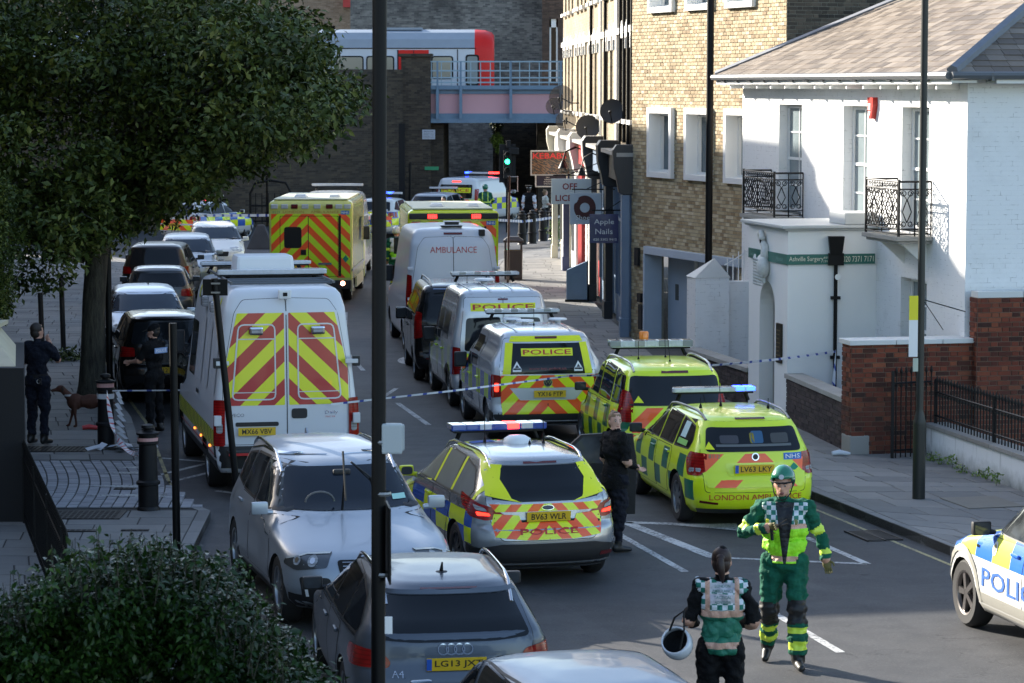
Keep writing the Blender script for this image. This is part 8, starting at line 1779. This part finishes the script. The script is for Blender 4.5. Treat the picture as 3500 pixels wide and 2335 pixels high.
 for p, q, r, _ in bones:
  p_, q_ = np.array(p), np.array(q); d = q_ - p_; t = np.clip(((C - p_) @ d) / (d @ d), 0, 1.0); D.append(np.linalg.norm(C - (p_ + t[:, None] * d), axis=1) - r); T.append(((C - p_) @ d) / (d @ d))
 D = np.array(D); T = np.array(T); nb = D.argmin(0); mi = np.zeros(len(C), int)
 for i, (p, q, r, tab) in enumerate(bones):
  sel = nb == i; t = T[i]; prev = -9
  for tm, m_ in tab: mi[sel & (t > prev) & (t <= tm)] = m_; prev = tm
 me.polygons.foreach_set('material_index', mi.tolist()); me.update(); nv = len(me.vertices); co = np.empty(nv * 3); me.vertices.foreach_get('co', co); co = co.reshape(-1, 3); no = np.empty(nv * 3); me.vertices.foreach_get('normal', no); no = no.reshape(-1, 3)
 lt = np.empty(len(me.polygons), int); me.polygons.foreach_get('loop_total', lt); lv = np.empty(len(me.loops), int); me.loops.foreach_get('vertex_index', lv); soft = np.zeros(nv); soft[lv[np.repeat(~np.isin(mi, [SKN, BT]), lt)]] = 1
 w_ = 0; r2 = np.random.default_rng(int(h * 1000 + abs(loc[0]) * 10))
 for fq, am in ((26, .006), (41, .005), (70, .003), (110, .0018)):
  for _ in range(3): q_ = r2.normal(size=3); q_ /= np.linalg.norm(q_); w_ = w_ + am * np.sin((co @ (q_ * [1, 1, 1.6])) * fq + 1.5 * np.sin(co @ r2.normal(size=3) * 12) + r2.uniform(0, 6))
 co = co + no * (w_ * soft)[:, None]; me.vertices.foreach_set('co', co.ravel())
 me.polygons.foreach_set('use_smooth', [True] * len(mi)); me.update(); body = obj('body', me, root)
 if vest:
  z0 = .955 * k if vest[1] is None else vest[1] * k; ok = np.isin(nb, [len(bones) - 5, len(bones) - 4, len(bones) - 1]) & (C[:, 2] > z0) & (C[:, 2] < 1.50 * k) & (abs(C[:, 0] - J['chest'].x) < .205 * k)
  bm = bmesh.new(); bm.from_mesh(me); bm.faces.ensure_lookup_table(); bmesh.ops.delete(bm, geom=[f for f, o_ in zip(bm.faces, ok) if not o_], context='FACES'); bm.normal_update()
  for v in bm.verts: v.co += v.normal * .016
  for f_ in bm.faces: f_.material_index = 0; f_.smooth = True
  vm = bpy.data.meshes.new('vest'); bm.to_mesh(vm); bm.free(); vm.materials.clear(); vm.materials.append(vest[0]); vo = obj('vest', vm, root); so_ = vo.modifiers.new('t', 'SOLIDIFY'); so_.thickness = .012; so_.offset = -.5
 # face
 def at(a, c, z): return hd + (sd * a + fw * c + Vector((0, 0, z))) * k
 for s_ in (1, -1):
  e = B(); e.sph(at(.031 * s_, .086, .012), .0105 * k, 8, 6); e.ob('eye', flat('eye_white', (.30, .27, .25), .3), root, smooth=80); e = B(); e.sph(at(.031 * s_, .0935, .012), .0055 * k, 8, 6); e.ob('iris', flat('iris_dark', (.02, .015, .01), .2), root, smooth=80)
  e = B(); e.tube([at(.016 * s_, .096, .028), at(.034 * s_, .094, .034), at(.048 * s_, .082, .028)], [.003, .004, .002], 5); e.ob('eyebrow', MAT_HAIRD, root)
 e = B(); e.sph(at(0, .091, -.055), (.022 * k, .010 * k, (.014 if pose.get('mouth') else .006) * k), 10, 6, rot=hr); e.ob('mouth', flat('lips', (.20, .06, .05), .5), root, smooth=80)
 up = Vector((0, 0, 1))
 if hair:
  e = B(); e.sph(at(0, -.012, .036), (.084 * k, .101 * k, .098 * k), 16, 10, rot=hr)
  if hairstyle in ('ponytail', 'bun'): e.sph(at(0, -.10, .03), (.04, .04, .04), 10, 8)
  if hairstyle == 'ponytail': e.tube([at(0, -.11, .03), at(.0, -.145, -.02), at(.01, -.135, -.09), at(.015, -.12, -.14), at(.02, -.115, -.18)], [.028, .036, .032, .022, .006], 10)
  if hairstyle == 'bun': e.sph(at(0, -.07, .11), (.035, .035, .03), 10, 8)
  e.sph(at(0, -.035, -.02), (.078 * k, .072 * k, .085 * k), 14, 8, rot=hr); o = e.me('hair', hair, 70)
  bm = bmesh.new(); bm.from_mesh(o); kill = [v for v in bm.verts if (v.co - hd).dot(fw) > .05 * k and (v.co - hd).z < .058 * k]; bmesh.ops.delete(bm, geom=kill, context='VERTS'); bm.to_mesh(o); bm.free(); obj('hair', o, root)
 if hat:
  kind, hm = hat; e = B()
  if kind == 'helmet':
   e.sph(at(0, -.005, .055), (.112 * k, .132 * k, .125 * k), 20, 14, rot=hr); me_ = e.me('helmet', hm, 80); bm = bmesh.new(); bm.from_mesh(me_)
   kill = [v for v in bm.verts if (v.co - hd).z < (.045 if (v.co - hd).dot(fw) > .03 else -.04) * k]; bmesh.ops.delete(bm, geom=kill, context='VERTS'); bm.to_mesh(me_); bm.free(); ho = obj('helmet', me_, root); sm = ho.modifiers.new('t', 'SOLIDIFY'); sm.thickness = .012
   e = B(); P = [at(.112 * math.sin(a), .132 * math.cos(a), .048) for a in [R(-75 + 15 * i) for i in range(11)]]; e.tube(P, .008, 6); e.ob('helmet_rim', MAT_BLK, ho)
   e = B(); e.lathe([(0, 0), (.026, 0), (.026, .004), (0, .004)], n=14); bo = e.ob('helmet_badge', MAT_SIL, ho); n_ = (fw + up * .55).normalized(); bo.matrix_local = Matrix.Translation(at(0, .118, .098)) @ n_.to_track_quat('Z', 'Y').to_matrix().to_4x4()
   e = B();
   for s_ in (1, -1): e.tube([at(.09 * s_, .02, .0), at(.075 * s_, .05, -.06), at(.03 * s_, .075, -.115), at(0, .07, -.122)], .006, 5)
   e.ob('chin_strap', MAT_BLK, ho)
  elif kind == 'cap':
   e.sph(at(0, -.005, .06), (.090 * k, .108 * k, .08 * k), 16, 10, rot=hr); e.sph(at(0, .12, .055), (.07, .07, .010), 14, 6, rot=hr); e.ob('cap', hm, root, smooth=60)
  elif kind == 'flatcap':
   M4 = lambda z: at(0, 0, z)
   for r0, z in (): pass
   V = []; n = 18
   prf = [(.092, .055), (.092, .105), (.135, .135), (.135, .15), (.0, .16)]
   for r_, z in prf: V += [at(r_ * math.cos(2 * math.pi * j / n), r_ * 1.1 * math.sin(2 * math.pi * j / n), z) for j in range(n)]
   e.add(V, [(i * n + j, i * n + (j + 1) % n, (i + 1) * n + (j + 1) % n, (i + 1) * n + j) for i in range(4) for j in range(n)]); e.sph(at(0, .11, .055), (.07, .05, .008), 12, 6, rot=hr); hc = e.ob('peaked_cap', hm, root, smooth=40)
   e = B(); V = []
   for z in (.058, .075): V += [at(.0935 * math.cos(2 * math.pi * j / n), .103 * math.sin(2 * math.pi * j / n), z) for j in range(n)]
   e.add(V, [(j, (j + 1) % n, n + (j + 1) % n, n + j) for j in range(n)]); e.ob('cap_band', MAT_WHITEL, hc)
 for i, S in enumerate('LR'):
  if hands[i]: hand(root, J['wr' + S], J['el' + S], (-1 if S == 'L' else 1), curl, glove or skin, k, palm[i])
 return root, J, k
def lettering_back(root, txt, z, h, w, mat, y, x=0):
 V, F = text_mesh(txt, bold=.01); V[:, 0] *= w / (V[:, 0].max() - V[:, 0].min()); V[:, 1] *= h / (V[:, 1].max() - V[:, 1].min())
 return obj('lettering', mesh_of('lettering', [(x - v[0], y, z + v[1]) for v in V], F, mat), root)
def facing(dx, dy): return math.atan2(dx, -dy)      # local -Y turned towards (dx,dy)
# medic walking to the camera
MAT_HELG = flat('green_helmet_shell', (.01, .16, .09), .25, coat=.8)
root, J, k = person('shouting medic in green helmet and bright vest walking towards the camera', (2.70, 28.1, 0), facing(-.10, -1), 1.95,
 pose=dict(hipL=(.10, 0, .95), hipR=(-.10, 0, .95), knL=(.12, -.14, .53), knR=(-.13, .0, .50), anL=(.13, -.17, .09), anR=(-.15, .27, .14), toeL=(.16, -.34, .045), toeR=(-.17, .13, .035), elR=(-.37, -.02, 1.22), wrR=(-.15, -.24, 1.30), elL=(.31, .06, 1.20), wrL=(.37, .0, .98), shL=(.20, 0, 1.45), shR=(-.20, 0, 1.45), head=(-.02, -.045, 1.66), look=(-.22, -1, -.12), mouth=1),
 top=MAT_GRNC, legs=MAT_GRNC, bulk=1.22, voxel=.015, hat=('helmet', MAT_HELG), vest=(m_vest('medic_vest', 'medic'), .955), bands=True, shin=True, kneepad=True, glove=MAT_GLOVE, curl=.45)
b = B(); P = Vector((-.10, -.27, 1.30)) * k; b.tube([P, P + Vector((.14, -.02, .05))], .006, 6); b.tube([P, P + Vector((.13, -.02, .09))], .005, 6); b.tube([P + Vector((-.02, 0, 0)), P + Vector((-.01, -.01, -.12))], .016, 8); o = b.ob('trauma_shears', MAT_BLK, None); o.location = (2.70, 28.1, 0); o.rotation_euler.z = facing(-.10, -1); tag(o, 'dark shears and small torch held in the medic right glove', 'shears')
b = B(); b.sph(Vector((.10, -.158, 1.34)) * k, (.022, .006, .03), 10, 6); b.ob('vest_badge', flat('gold_green_badge', (.20, .22, .08), .5), root)
b = B(); b.box(Vector((-.155, -.14, 1.33)) * k, (.03, .05, .07)); b.ob('radio', flat('yellow_radio', (.6, .55, .03), .5), root, bevel=.006)
# tactical advisor, back to the camera
root, J, k = person('woman with auburn ponytail in LONDON AMBULANCE TACTICAL ADVISOR vest, back to the camera', (1.79, 24.2, 0), facing(.02, 1), 1.82,
 pose=dict(elL=(.27, -.02, 1.17), wrL=(.22, -.20, 1.10), elR=(-.27, -.02, 1.15), wrR=(-.20, -.22, 1.10), look=(.15, 1, -.2), head=(0, -.03, 1.65)), top=MAT_BLKC, legs=MAT_BLKC, bulk=1.16, voxel=.014, hair=MAT_HAIRR, hairstyle='ponytail', vest=(m_vest('advisor_vest', 'advisor'), .90), female=True)
GT = flat('dark_green_letters', (.01, .14, .10), .5)
for t, z, w in (('LONDON', 1.512, .13), ('AMBULANCE', 1.472, .18), ('TACTICAL', 1.42, .15), ('ADVISOR', 1.38, .14)): lettering_back(root, t, z, .026, w, GT, .2 - (z - 1.38) * .38)
b = B(); b.sph((0, 0, 0), (.135, .16, .125), 20, 14); me_ = b.me('spare_helmet', flat('white_helmet_shell', (.55, .57, .60), .25, coat=.8), 80); bm = bmesh.new(); bm.from_mesh(me_); bmesh.ops.delete(bm, geom=[v for v in bm.verts if v.co.z > .055], context='VERTS'); bm.to_mesh(me_); bm.free()
o = obj('helmet', me_); o.location = (1.40, 24.0, 1.03); o.rotation_euler = (R(38), R(-32), 0); tag(o, 'white helmet hanging upturned from the tactical advisor arm', 'helmet'); sm = o.modifiers.new('t', 'SOLIDIFY'); sm.thickness = .015
b = B(); b.lathe([(.115, .03), (.10, -.04), (.06, -.08), (0, -.085)]); b.ob('helmet_padding', MAT_BLKC, o, smooth=60); b = B(); b.tube([(0, .13, .04), (.10, .12, .16), (.20, .06, .24), (.12, -.05, .16), (0, -.12, .05)], .009, 6); b.ob('chin_strap', MAT_BLK, o)
# dark clothed policewoman
root, J, k = person('fair haired woman in black police coat looking back over her shoulder', (1.27, 35.1, 0), facing(.85, .5), 1.74,
 pose=dict(look=(.35, -.93, 0), head=(0, .0, 1.655), elR=(-.25, -.02, 1.18), wrR=(-.17, -.22, 1.08), elL=(.25, .0, 1.17), wrL=(.21, -.16, 1.0)), top=MAT_BLKC, legs=cloth('dark_trousers', (.010, .011, .018)), bulk=1.27, voxel=.016, hair=MAT_HAIRB, hairstyle='bun', skin=MAT_SKIN2, female=True)
b = B(); b.lathe([(.195, .80), (.20, .88), (.195, .98), (.17, 1.08)], n=20); b.V = [(x, y * .78, z) for x, y, z in b.V]; b.ob('coat_skirt', MAT_BLKC, root, smooth=60)
# officer on the left pavement, seen from behind
root, J, k = person('officer in dark navy uniform standing on the left pavement with hand raised to face', (-7.42, 44.6, .143), facing(.35, .9), 1.90,
 pose=dict(elL=(.27, -.05, 1.20), wrL=(.20, -.25, 1.22), elR=(-.25, -.16, 1.24), wrR=(-.08, -.22, 1.48), look=(.7, .7, -.1)), top=MAT_NAVY, legs=MAT_NAVY, bulk=1.12, hair=MAT_HAIRD)
b = B(); b.lathe([(.165, .985), (.168, 1.04)], n=20); b.V = [(x * k, y * .72 * k, z * k) for x, y, z in b.V]
for a in (-.12, -.02, .15): b.box((a, .12, 1.0), (.05, .04, .10))
b.ob('duty_belt', MAT_BLK, root, bevel=.004); b = B(); b.tube([Vector((-.10 + .03 * math.cos(t), .135, 1.0 + .03 * math.sin(t))) for t in [math.pi * j / 6 for j in range(13)]], .006, 5); b.ob('handcuffs', MAT_SIL, root)
# officer in cap and black t-shirt
root, J, k = person('officer in black cap and t-shirt reaching towards the black car', (-5.93, 47.3, 0), facing(-.75, .55), 1.80,
 pose=dict(elR=(-.22, -.16, 1.20), wrR=(-.16, -.42, 1.16), elL=(.22, -.14, 1.19), wrL=(.14, -.40, 1.15), look=(-.9, .1, -.25)), top=MAT_BLKC, legs=MAT_BLKC, sleeve=.45, bulk=1.10, hat=('cap', MAT_BLKC), hair=MAT_HAIRD)
b = B(); b.box((.0, .152 * k, 1.36 * k), (.30, .012, .09)); pb = b.ob('police_patch', flat('pale_blue_patch', (.25, .36, .60), .5), root, bevel=.003); lettering_back(root, 'POLICE', 1.36 * k, .05, .24, CW, .160 * k)
# paramedic with white helmet walking away
root, J, k = person('paramedic in white helmet and green jacket walking away with a black kit bag', (-3.16, 78.4, 0), facing(-.05, 1), 1.85, pose=dict(knL=(.10, -.10, .52), anL=(.10, -.08, .10), toeL=(.1, -.22, .04), anR=(-.11, .14, .12), toeR=(-.12, .0, .04)), top=MAT_GRNC, legs=MAT_GRNC, bulk=1.22, bands=True, shin=True, vest=(m_vest('white_back_vest', 'white_back'), .96), hat=('helmet', flat('white_helmet_shell', (.55, .57, .60))), voxel=.024)
b = B(); b.box((0, 0, .0), (.50, .28, .46)); o = b.ob('kit_bag', MAT_BLKC, None, bevel=.05); o.location = (-3.0, 78.1, .62); o.rotation_euler.z = .1; tag(o, 'black kit bag carried by the paramedic in the white helmet', 'bag')
b = B(); b.tube([(-.15, 0, .22), (0, 0, .40), (.15, 0, .22)], .014, 5); b.ob('bag_handle', MAT_BLK, o)
person('paramedic in green helmet and banded green jacket standing at the far police van', (-1.05, 112.6, 0), facing(0, 1), 1.82, pose=dict(elR=(-.30, -.1, 1.2), wrR=(-.25, -.28, 1.1)), top=MAT_GRNC, legs=MAT_GRNC, bulk=1.25, bands=True, vest=(m_vest('green_banded_vest', 'green_hv'), .93), hat=('helmet', MAT_HELG), voxel=.028)
person('police officer in peaked cap, black vest and white sleeves seen from behind', (.66, 111.8, 0), facing(.1, 1), 1.82, top=MAT_BLKC, sleevemat=MAT_SHIRT, legs=MAT_BLKC, bulk=1.12, hair=MAT_HAIRD, hat=('flatcap', MAT_BLK), voxel=.028)
person('fair haired woman in pale top talking beside the officer in the peaked cap', (1.30, 112.3, 0), facing(.9, .25), 1.66, pose=dict(elR=(-.2, -.10, 1.18), wrR=(-.15, -.32, 1.12), elL=(.2, -.1, 1.18), wrL=(.15, -.3, 1.12)), top=flat('pale_top', (.50, .52, .48), .8), legs=MAT_BLKC, sleeve=.4, bulk=1.12, hair=MAT_HAIRB, hairstyle='bun', voxel=.028, skin=MAT_SKIN2, female=True)
person('dark haired person showing only the head above the queued ambulance', (-2.47, 104, 0), facing(-.6, -.6), 1.72, top=MAT_BLKC, legs=MAT_BLKC, hair=MAT_HAIRD, voxel=.03)
# dog
root = empty('dog', 'reddish brown dog walking by the tree trunk on the left pavement', 'dog', (-7.0, 46.9, .14), R(8)); root.scale = (.84,) * 3
b = B(); b.sph((.08, 0, .50), (.20, .12, .15), 12, 8); b.sph((-.22, 0, .50), (.17, .125, .165), 12, 8); b.sph((.30, 0, .50), (.14, .115, .13), 12, 8); b.tube([(-.1, 0, .5), (.2, 0, .52)], .12, 12)
capsule(b, (-.30, 0, .56), (-.44, 0, .72), .085, .065); b.sph((-.50, 0, .76), (.095, .07, .07), 12, 8); capsule(b, (-.56, 0, .745), (-.66, 0, .725), .042, .030)
for sx, sy, px in ((-.24, .08, -.10), (-.24, -.08, .04)): capsule(b, (sx, sy, .45), (sx + px * .4, sy, .25), .055, .032); capsule(b, (sx + px * .4, sy, .25), (sx + px, sy, .04), .028, .024); b.sph((sx + px - .03, sy, .025), (.045, .03, .025), 8, 6)
for sx, sy, px in ((.30, .08, .08), (.30, -.08, -.06)): capsule(b, (sx, sy, .46), (sx - .04, sy, .30), .085, .045); capsule(b, (sx - .04, sy, .30), (sx + .10, sy, .19), .038, .026); capsule(b, (sx + .10, sy, .19), (sx + px, sy, .04), .024, .022); b.sph((sx + px - .03, sy, .025), (.042, .028, .024), 8, 6)
capsule(b, (.42, 0, .55), (.55, 0, .45), .028, .02); capsule(b, (.55, 0, .45), (.62, 0, .38), .02, .012)
MD_ = flat('red_brown_fur', (.06, .018, .007), .8, vary=.35, nscale=14); tmp = b.ob('tmp', MD_); md = tmp.modifiers.new('r', 'REMESH'); md.mode = 'VOXEL'; md.voxel_size = .016; md.use_smooth_shade = True; sm = tmp.modifiers.new('s', 'SMOOTH'); sm.iterations = 3; bpy.context.view_layer.update(); me = evaluated(tmp, 'body', None); bpy.data.objects.remove(tmp); me.materials.clear(); me.materials.append(MD_); obj('body', me, root)
b = B(); [b.tube([(-.47, s * .055, .80), (-.45, s * .085, .74), (-.47, s * .08, .69)], [.03, .028, .008], 6) for s in (1, -1)]; b.ob('ear', flat('dark_brown_fur', (.03, .012, .006), .8), root, smooth=60); b = B(); b.sph((-.69, 0, .735), (.014, .018, .014), 8, 6); b.ob('nose', MAT_BLK, root); b = B(); b.lathe([(.085, 0), (.09, .02), (.085, .04)], (-.36, 0, .61), 14); b.ob('collar', flat('pale_collar', (.3, .3, .3), .5), root)
# ---------------------------------------------------------------- trees and shrubs
def m_leaf(name, a, b_, c_, rough=.38):
 m = M(name); r = m.geo('Random Per Island'); v, _ = m.world(); n = m.noise(v, .9, 4)
 m.set(col=m.ramp((r * .5 + n * 1.0 - .28).cl(), [(0, a), (.55, b_), (.93, c_)]), rough=rough, spec=.28)
 return m.m
MAT_LEAF = m_leaf('oak_green_leaf', (.011, .021, .005), (.046, .070, .011), (.19, .20, .04), .5); MAT_PRIVET = m_leaf('glossy_hedge_leaf', (.004, .014, .002), (.015, .043, .006), (.07, .13, .02), .36)  # oak ramp by noise paints dark voids and yellowish sunlit clumps into the leaves
def leaves(name, P, size, mat, parent, up=.35, kind=True, aspect=.5, jit=.5):
 """P Nx3 positions; builds folded four triangle leaves in one mesh"""
 n = len(P); rng = RNG; th = rng.uniform(0, 2 * np.pi, n); ph = rng.normal(-.25, .6, n)
 d = np.stack([np.cos(th) * np.cos(ph), np.sin(th) * np.cos(ph), np.sin(ph)], 1)
 a = rng.normal(size=(n, 3)); a[:, 2] += up * 4; s = np.cross(d, a); s /= np.linalg.norm(s, axis=1)[:, None] + 1e-9; nn = np.cross(s, d)
 L = size * rng.uniform(1 - jit, 1 + jit * .6, n)[:, None]; W = L * aspect * .5
 v0 = P; v3 = P + d * L - nn * L * .12; v1 = P + d * L * .45 + s * W + nn * W * .35; v2 = P + d * L * .45 - s * W + nn * W * .35; vm = P + d * L * .5
 V = np.stack([v0, v1, v3, v2, vm], 1).reshape(-1, 3); F = (np.array([(0, 1, 4), (1, 2, 4), (0, 4, 3), (4, 2, 3)])[None] + (np.arange(n) * 5)[:, None, None]).reshape(-1, 3)
 me = bpy.data.meshes.new(name); me.vertices.add(len(V)); me.vertices.foreach_set('co', V.ravel()); me.loops.add(len(F) * 3); me.loops.foreach_set('vertex_index', F.ravel()); me.polygons.add(len(F)); me.polygons.foreach_set('loop_start', np.arange(0, len(F) * 3, 3)); me.polygons.foreach_set('loop_total', np.full(len(F), 3)); me.update(calc_edges=True); me.materials.append(mat)
 o = obj(name, me, parent)
 if kind: o['kind'] = 'stuff'
 return o
def clumps(centers, radii, per, flatz=.8):
 out = []
 for c, r, n in zip(centers, radii, per):
  v = RNG.normal(size=(n, 3)); v /= np.linalg.norm(v, axis=1)[:, None]; rr = RNG.uniform(.35, 1, n) ** .6; q = np.array(c) + v * rr[:, None] * r * np.array([1, 1, flatz]); out.append(q)
 return np.concatenate(out)
MAT_BARK = M('tree_bark'); v, (x, y, z) = MAT_BARK.world(); n = MAT_BARK.noise(MAT_BARK.vec(x * 9, y * 9, z * 1.8), 1.5, 6, .7); MAT_BARK.set(col=MAT_BARK.ramp(n, [(.35, (.018, .016, .012)), (.7, (.075, .070, .050))]), rough=.9); MAT_BARK.bump(n, .05, 1); MAT_BARK = MAT_BARK.m
def limb_pts(a, c, bend=.3, n=6):
 a, c = Vector(a), Vector(c); P = []
 off = Vector((RNG.uniform(-1, 1), RNG.uniform(-1, 1), RNG.uniform(0, 1))) * bend
 for k in range(n + 1): t = k / n; P.append(a.lerp(c, t) + off * math.sin(t * math.pi) + Vector((RNG.normal(0, .03), RNG.normal(0, .03), 0)))
 return P
# the big dark tree
tree = empty('broadleaf_tree', 'large dark leafy tree filling the upper left with its trunk on the pavement', 'tree', (-7.85, 51.5, .12))
b = B(); b.tube([Vector((-7.58, 51.5, .1)) + Vector(q) for q in ((0, 0, 0), (0, 0, .25), (.02, 0, .8), (.05, 0, 1.8), (.12, .1, 2.8), (.1, .3, 3.9))], [.31, .25, .22, .205, .20, .18], 18); b.ob('trunk', MAT_BARK, tree, smooth=70)
zb = [(-10.2, 2.5), (-9.5, 2.35), (-8.6, 2.5), (-8.0, 2.25), (-7.2, 2.75), (-6.4, 3.2), (-5.6, 3.55), (-4.9, 3.9), (-4.2, 4.25), (-3.4, 4.6), (-2.9, 5.1), (-2.6, 5.6), (-2.35, 6.5)]
cs, rs, ns = [], [], []
for i in range(430):
 x = RNG.uniform(-10.6, -2.5); lo = interp(zb, x); y = 50.8 + RNG.normal(0, 1.5); z = lo + .42 + abs(RNG.normal(0, 1)) * (2.6 if i % 3 else .5)
 hmax = 7.5 - .03 * (x + 8) ** 2
 if z > hmax: z = RNG.uniform(min(lo + .4, hmax), hmax)
 if z > 5.7 and x > -3.75: x -= 1.1
 cs.append((x, y, z)); rs.append(RNG.uniform(.35, .72)); ns.append(int(RNG.uniform(90, 180)))
for k in range(9): x = RNG.uniform(-10, -3.5); cs.append((x, 50.2 + RNG.normal(0, .5), interp(zb, x) + .1)); rs.append(.32); ns.append(60)
for x_, z_ in ((-8.55, 2.32), (-8.75, 2.15), (-8.3, 2.2), (-9.0, 2.3)): cs.append((x_, 50.5, z_)); rs.append(.25); ns.append(45)
# fill upwards and behind so the crown is deep
for i in range(300): cs.append((RNG.uniform(-13.5, -4.3), RNG.uniform(49.5, 55.5), RNG.uniform(5.0, 7.8))); rs.append(RNG.uniform(.6, 1.0)); ns.append(150)
P = clumps(cs, rs, ns); leaves('crown', P, .15, MAT_LEAF, tree)
b = B()
for i, c in enumerate(cs):
 if i % 6 == 0 and i < 420: b.tube(limb_pts((-7.75, 51.8, RNG.uniform(2.6, 4.4)), c, .5), [.09, .07, .05, .04, .03, .02, .01], 6)
b.ob('branch', MAT_BARK, tree, smooth=70)
# dense dark core so the crown reads deep
fixw(tree)
# second tree at the left edge
t2 = empty('edge_tree', 'dark dense foliage of another tree hanging in at the left edge', 'tree', (-9.1, 46.5, .12))
cs = [(-8.25 - abs(RNG.normal(0, .3)), 46.3 + RNG.normal(0, .3), RNG.uniform(1.95, 4.2)) for i in range(90)]; P = clumps(cs, [.30] * 90, [230] * 90); P = P[P[:, 0] < -7.97 - np.maximum(0, 2.3 - P[:, 2]) * .6]; leaves('crown', P, .07, MAT_LEAF, t2); b = B(); b.tube([(-9.3, 46.4, .12), (-9.2, 46.4, 3.5)], [.12, .06], 10); b.ob('trunk', MAT_BARK, t2); fixw(t2)
# clipped hedge shrub near the camera
hb = empty('hedge_shrub', 'glossy green hedge shrub filling the bottom left corner', 'shrub', (-2.6, 15.4, .12)); top = [(-3.3, 2.95), (-2.9, 3.03), (-2.68, 3.02), (-2.5, 3.24), (-2.2, 3.30), (-1.9, 3.26), (-1.65, 3.20), (-1.45, 2.92), (-1.2, 2.72), (-1.02, 2.35), (-.9, 1.9)]
cs, rs, ns = [], [], []
for i in range(620):
 x = RNG.uniform(-3.3, -1.0); t = interp(top, x); y = 15.2 + RNG.uniform(-.1, 1.1); z = t - .23 - abs(RNG.normal(0, .5)) * RNG.uniform(.3, 1.3) + .03 * math.sin(x * 9); cs.append((x, y, z)); rs.append(RNG.uniform(.10, .20)); ns.append(120)
for i in range(330): x = RNG.uniform(-3.3, -1.0); cs.append((x, RNG.uniform(15.6, 16.3), RNG.uniform(1.5, interp(top, x) - .25))); rs.append(.22); ns.append(90)
P = clumps(cs, rs, ns, 1.0); leaves('crown', P, .05, MAT_PRIVET, hb, up=.6)
b = B(); S = []
for i in range(130):
 x = RNG.uniform(-3.0, -1.15); t = interp(top, x); y = 15.1 + RNG.uniform(0, .5); q = Vector((x + RNG.normal(0, .05), y, t + RNG.uniform(-.06, .09))); p = Vector((x, y, t - .3)); b.tube([p, q], [.004, .002], 4);
 for j in range(9): S.append(np.array(p.lerp(q, .3 + .08 * j)) + RNG.normal(0, .006, 3))
b.ob('twig', MAT_BARK, hb, kind='stuff'); leaves('shoot_leaves', np.array(S), .055, MAT_PRIVET, hb, up=.5)
b = B()
for i in range(8): b.tube(limb_pts((-2.6 + i * .15, 15.6, .12), (-3.1 + i * .27, 15.6, 2.6), .1), [.03, .028, .025, .02, .016, .012, .008], 6)
b.ob('stem', MAT_BARK, hb); fixw(hb)
# far sunlit shrub by the traffic light, ivy and weeds
def shrub(name, label, c, r, n, size, mat, cat='shrub', k=14):
 root = empty(name, label, cat, (c[0], c[1], 0)); cs = [tuple(np.array(c) + RNG.normal(0, .45, 3) * np.array(r)) for i in range(k)]; leaves('foliage', clumps(cs, [max(r) * .45] * k, [n // k] * k), size, mat, root); b = B(); b.tube([(c[0], c[1], .05), (c[0], c[1], c[2])], .03, 5); b.ob('stem', MAT_BARK, root); fixw(root)
MAT_LGT = m_leaf('bright_yellow_green_leaf', (.06, .11, .02), (.14, .22, .04), (.30, .38, .10))
shrub('far_shrub', 'small bright green bush lit by the sun through the bridge opening', (-.55, 126, 3.1), (.35, .3, .45), 1400, .12, MAT_LGT); shrub('far_shrub', 'dark ivy hanging on the wall beside the bridge opening', (-.75, 134, 3.9), (.3, .3, .6), 900, .14, MAT_LEAF)
shrub('pot_plant', 'leafy green plant in front of the corner shop', (1.55, 98.0, .75), (.22, .2, .5), 700, .09, MAT_LGT, 'plant')
root = empty('weeds', 'small green weeds growing at the foot of the white wall', 'weeds', (6.35, 42.5, .1)); cs = [(6.28 + i * .10 + RNG.normal(0, .04), 42.75 - i * .45, .16 + RNG.uniform(0, .1)) for i in range(7)]; leaves('foliage', clumps(cs, [.10] * 7, [60] * 7), .05, MAT_LGT, root); b = B(); [b.tube([(c[0], c[1], .12), (c[0] + .02, c[1], c[2] + .08)], .004, 4) for c in cs]; b.ob('stem', MAT_BARK, root); fixw(root)
root = empty('weeds', 'low green plants around the timber stakes behind the trunk', 'weeds', (-9.2, 58.5, .1)); cs = [(-9.9 + RNG.uniform(0, 1.3), 58.6 + RNG.normal(0, .3), .2) for i in range(16)]; leaves('foliage', clumps(cs, [.22] * 16, [50] * 16), .09, MAT_LEAF, root); fixw(root)
# unseen street tree set beyond the left terrace to dapple the far road
for i, (x, y, lab) in enumerate(((-19.5, 101, 'unseen street tree left of the frame that dapples the far road'),)):
 t = empty('dapple_tree', lab, 'tree', (x, y, 0)); cs = [(x + RNG.normal(0, 1.6), y + RNG.normal(0, 1.6), 6.5 + RNG.normal(0, 1.5)) for k in range(60)]; leaves('crown', clumps(cs, [.8] * 60, [70] * 60), .22, MAT_LEAF, t); b = B(); b.tube([(x, y, 0), (x, y, 6)], [.2, .1], 8); b.ob('trunk', MAT_BARK, t); fixw(t)
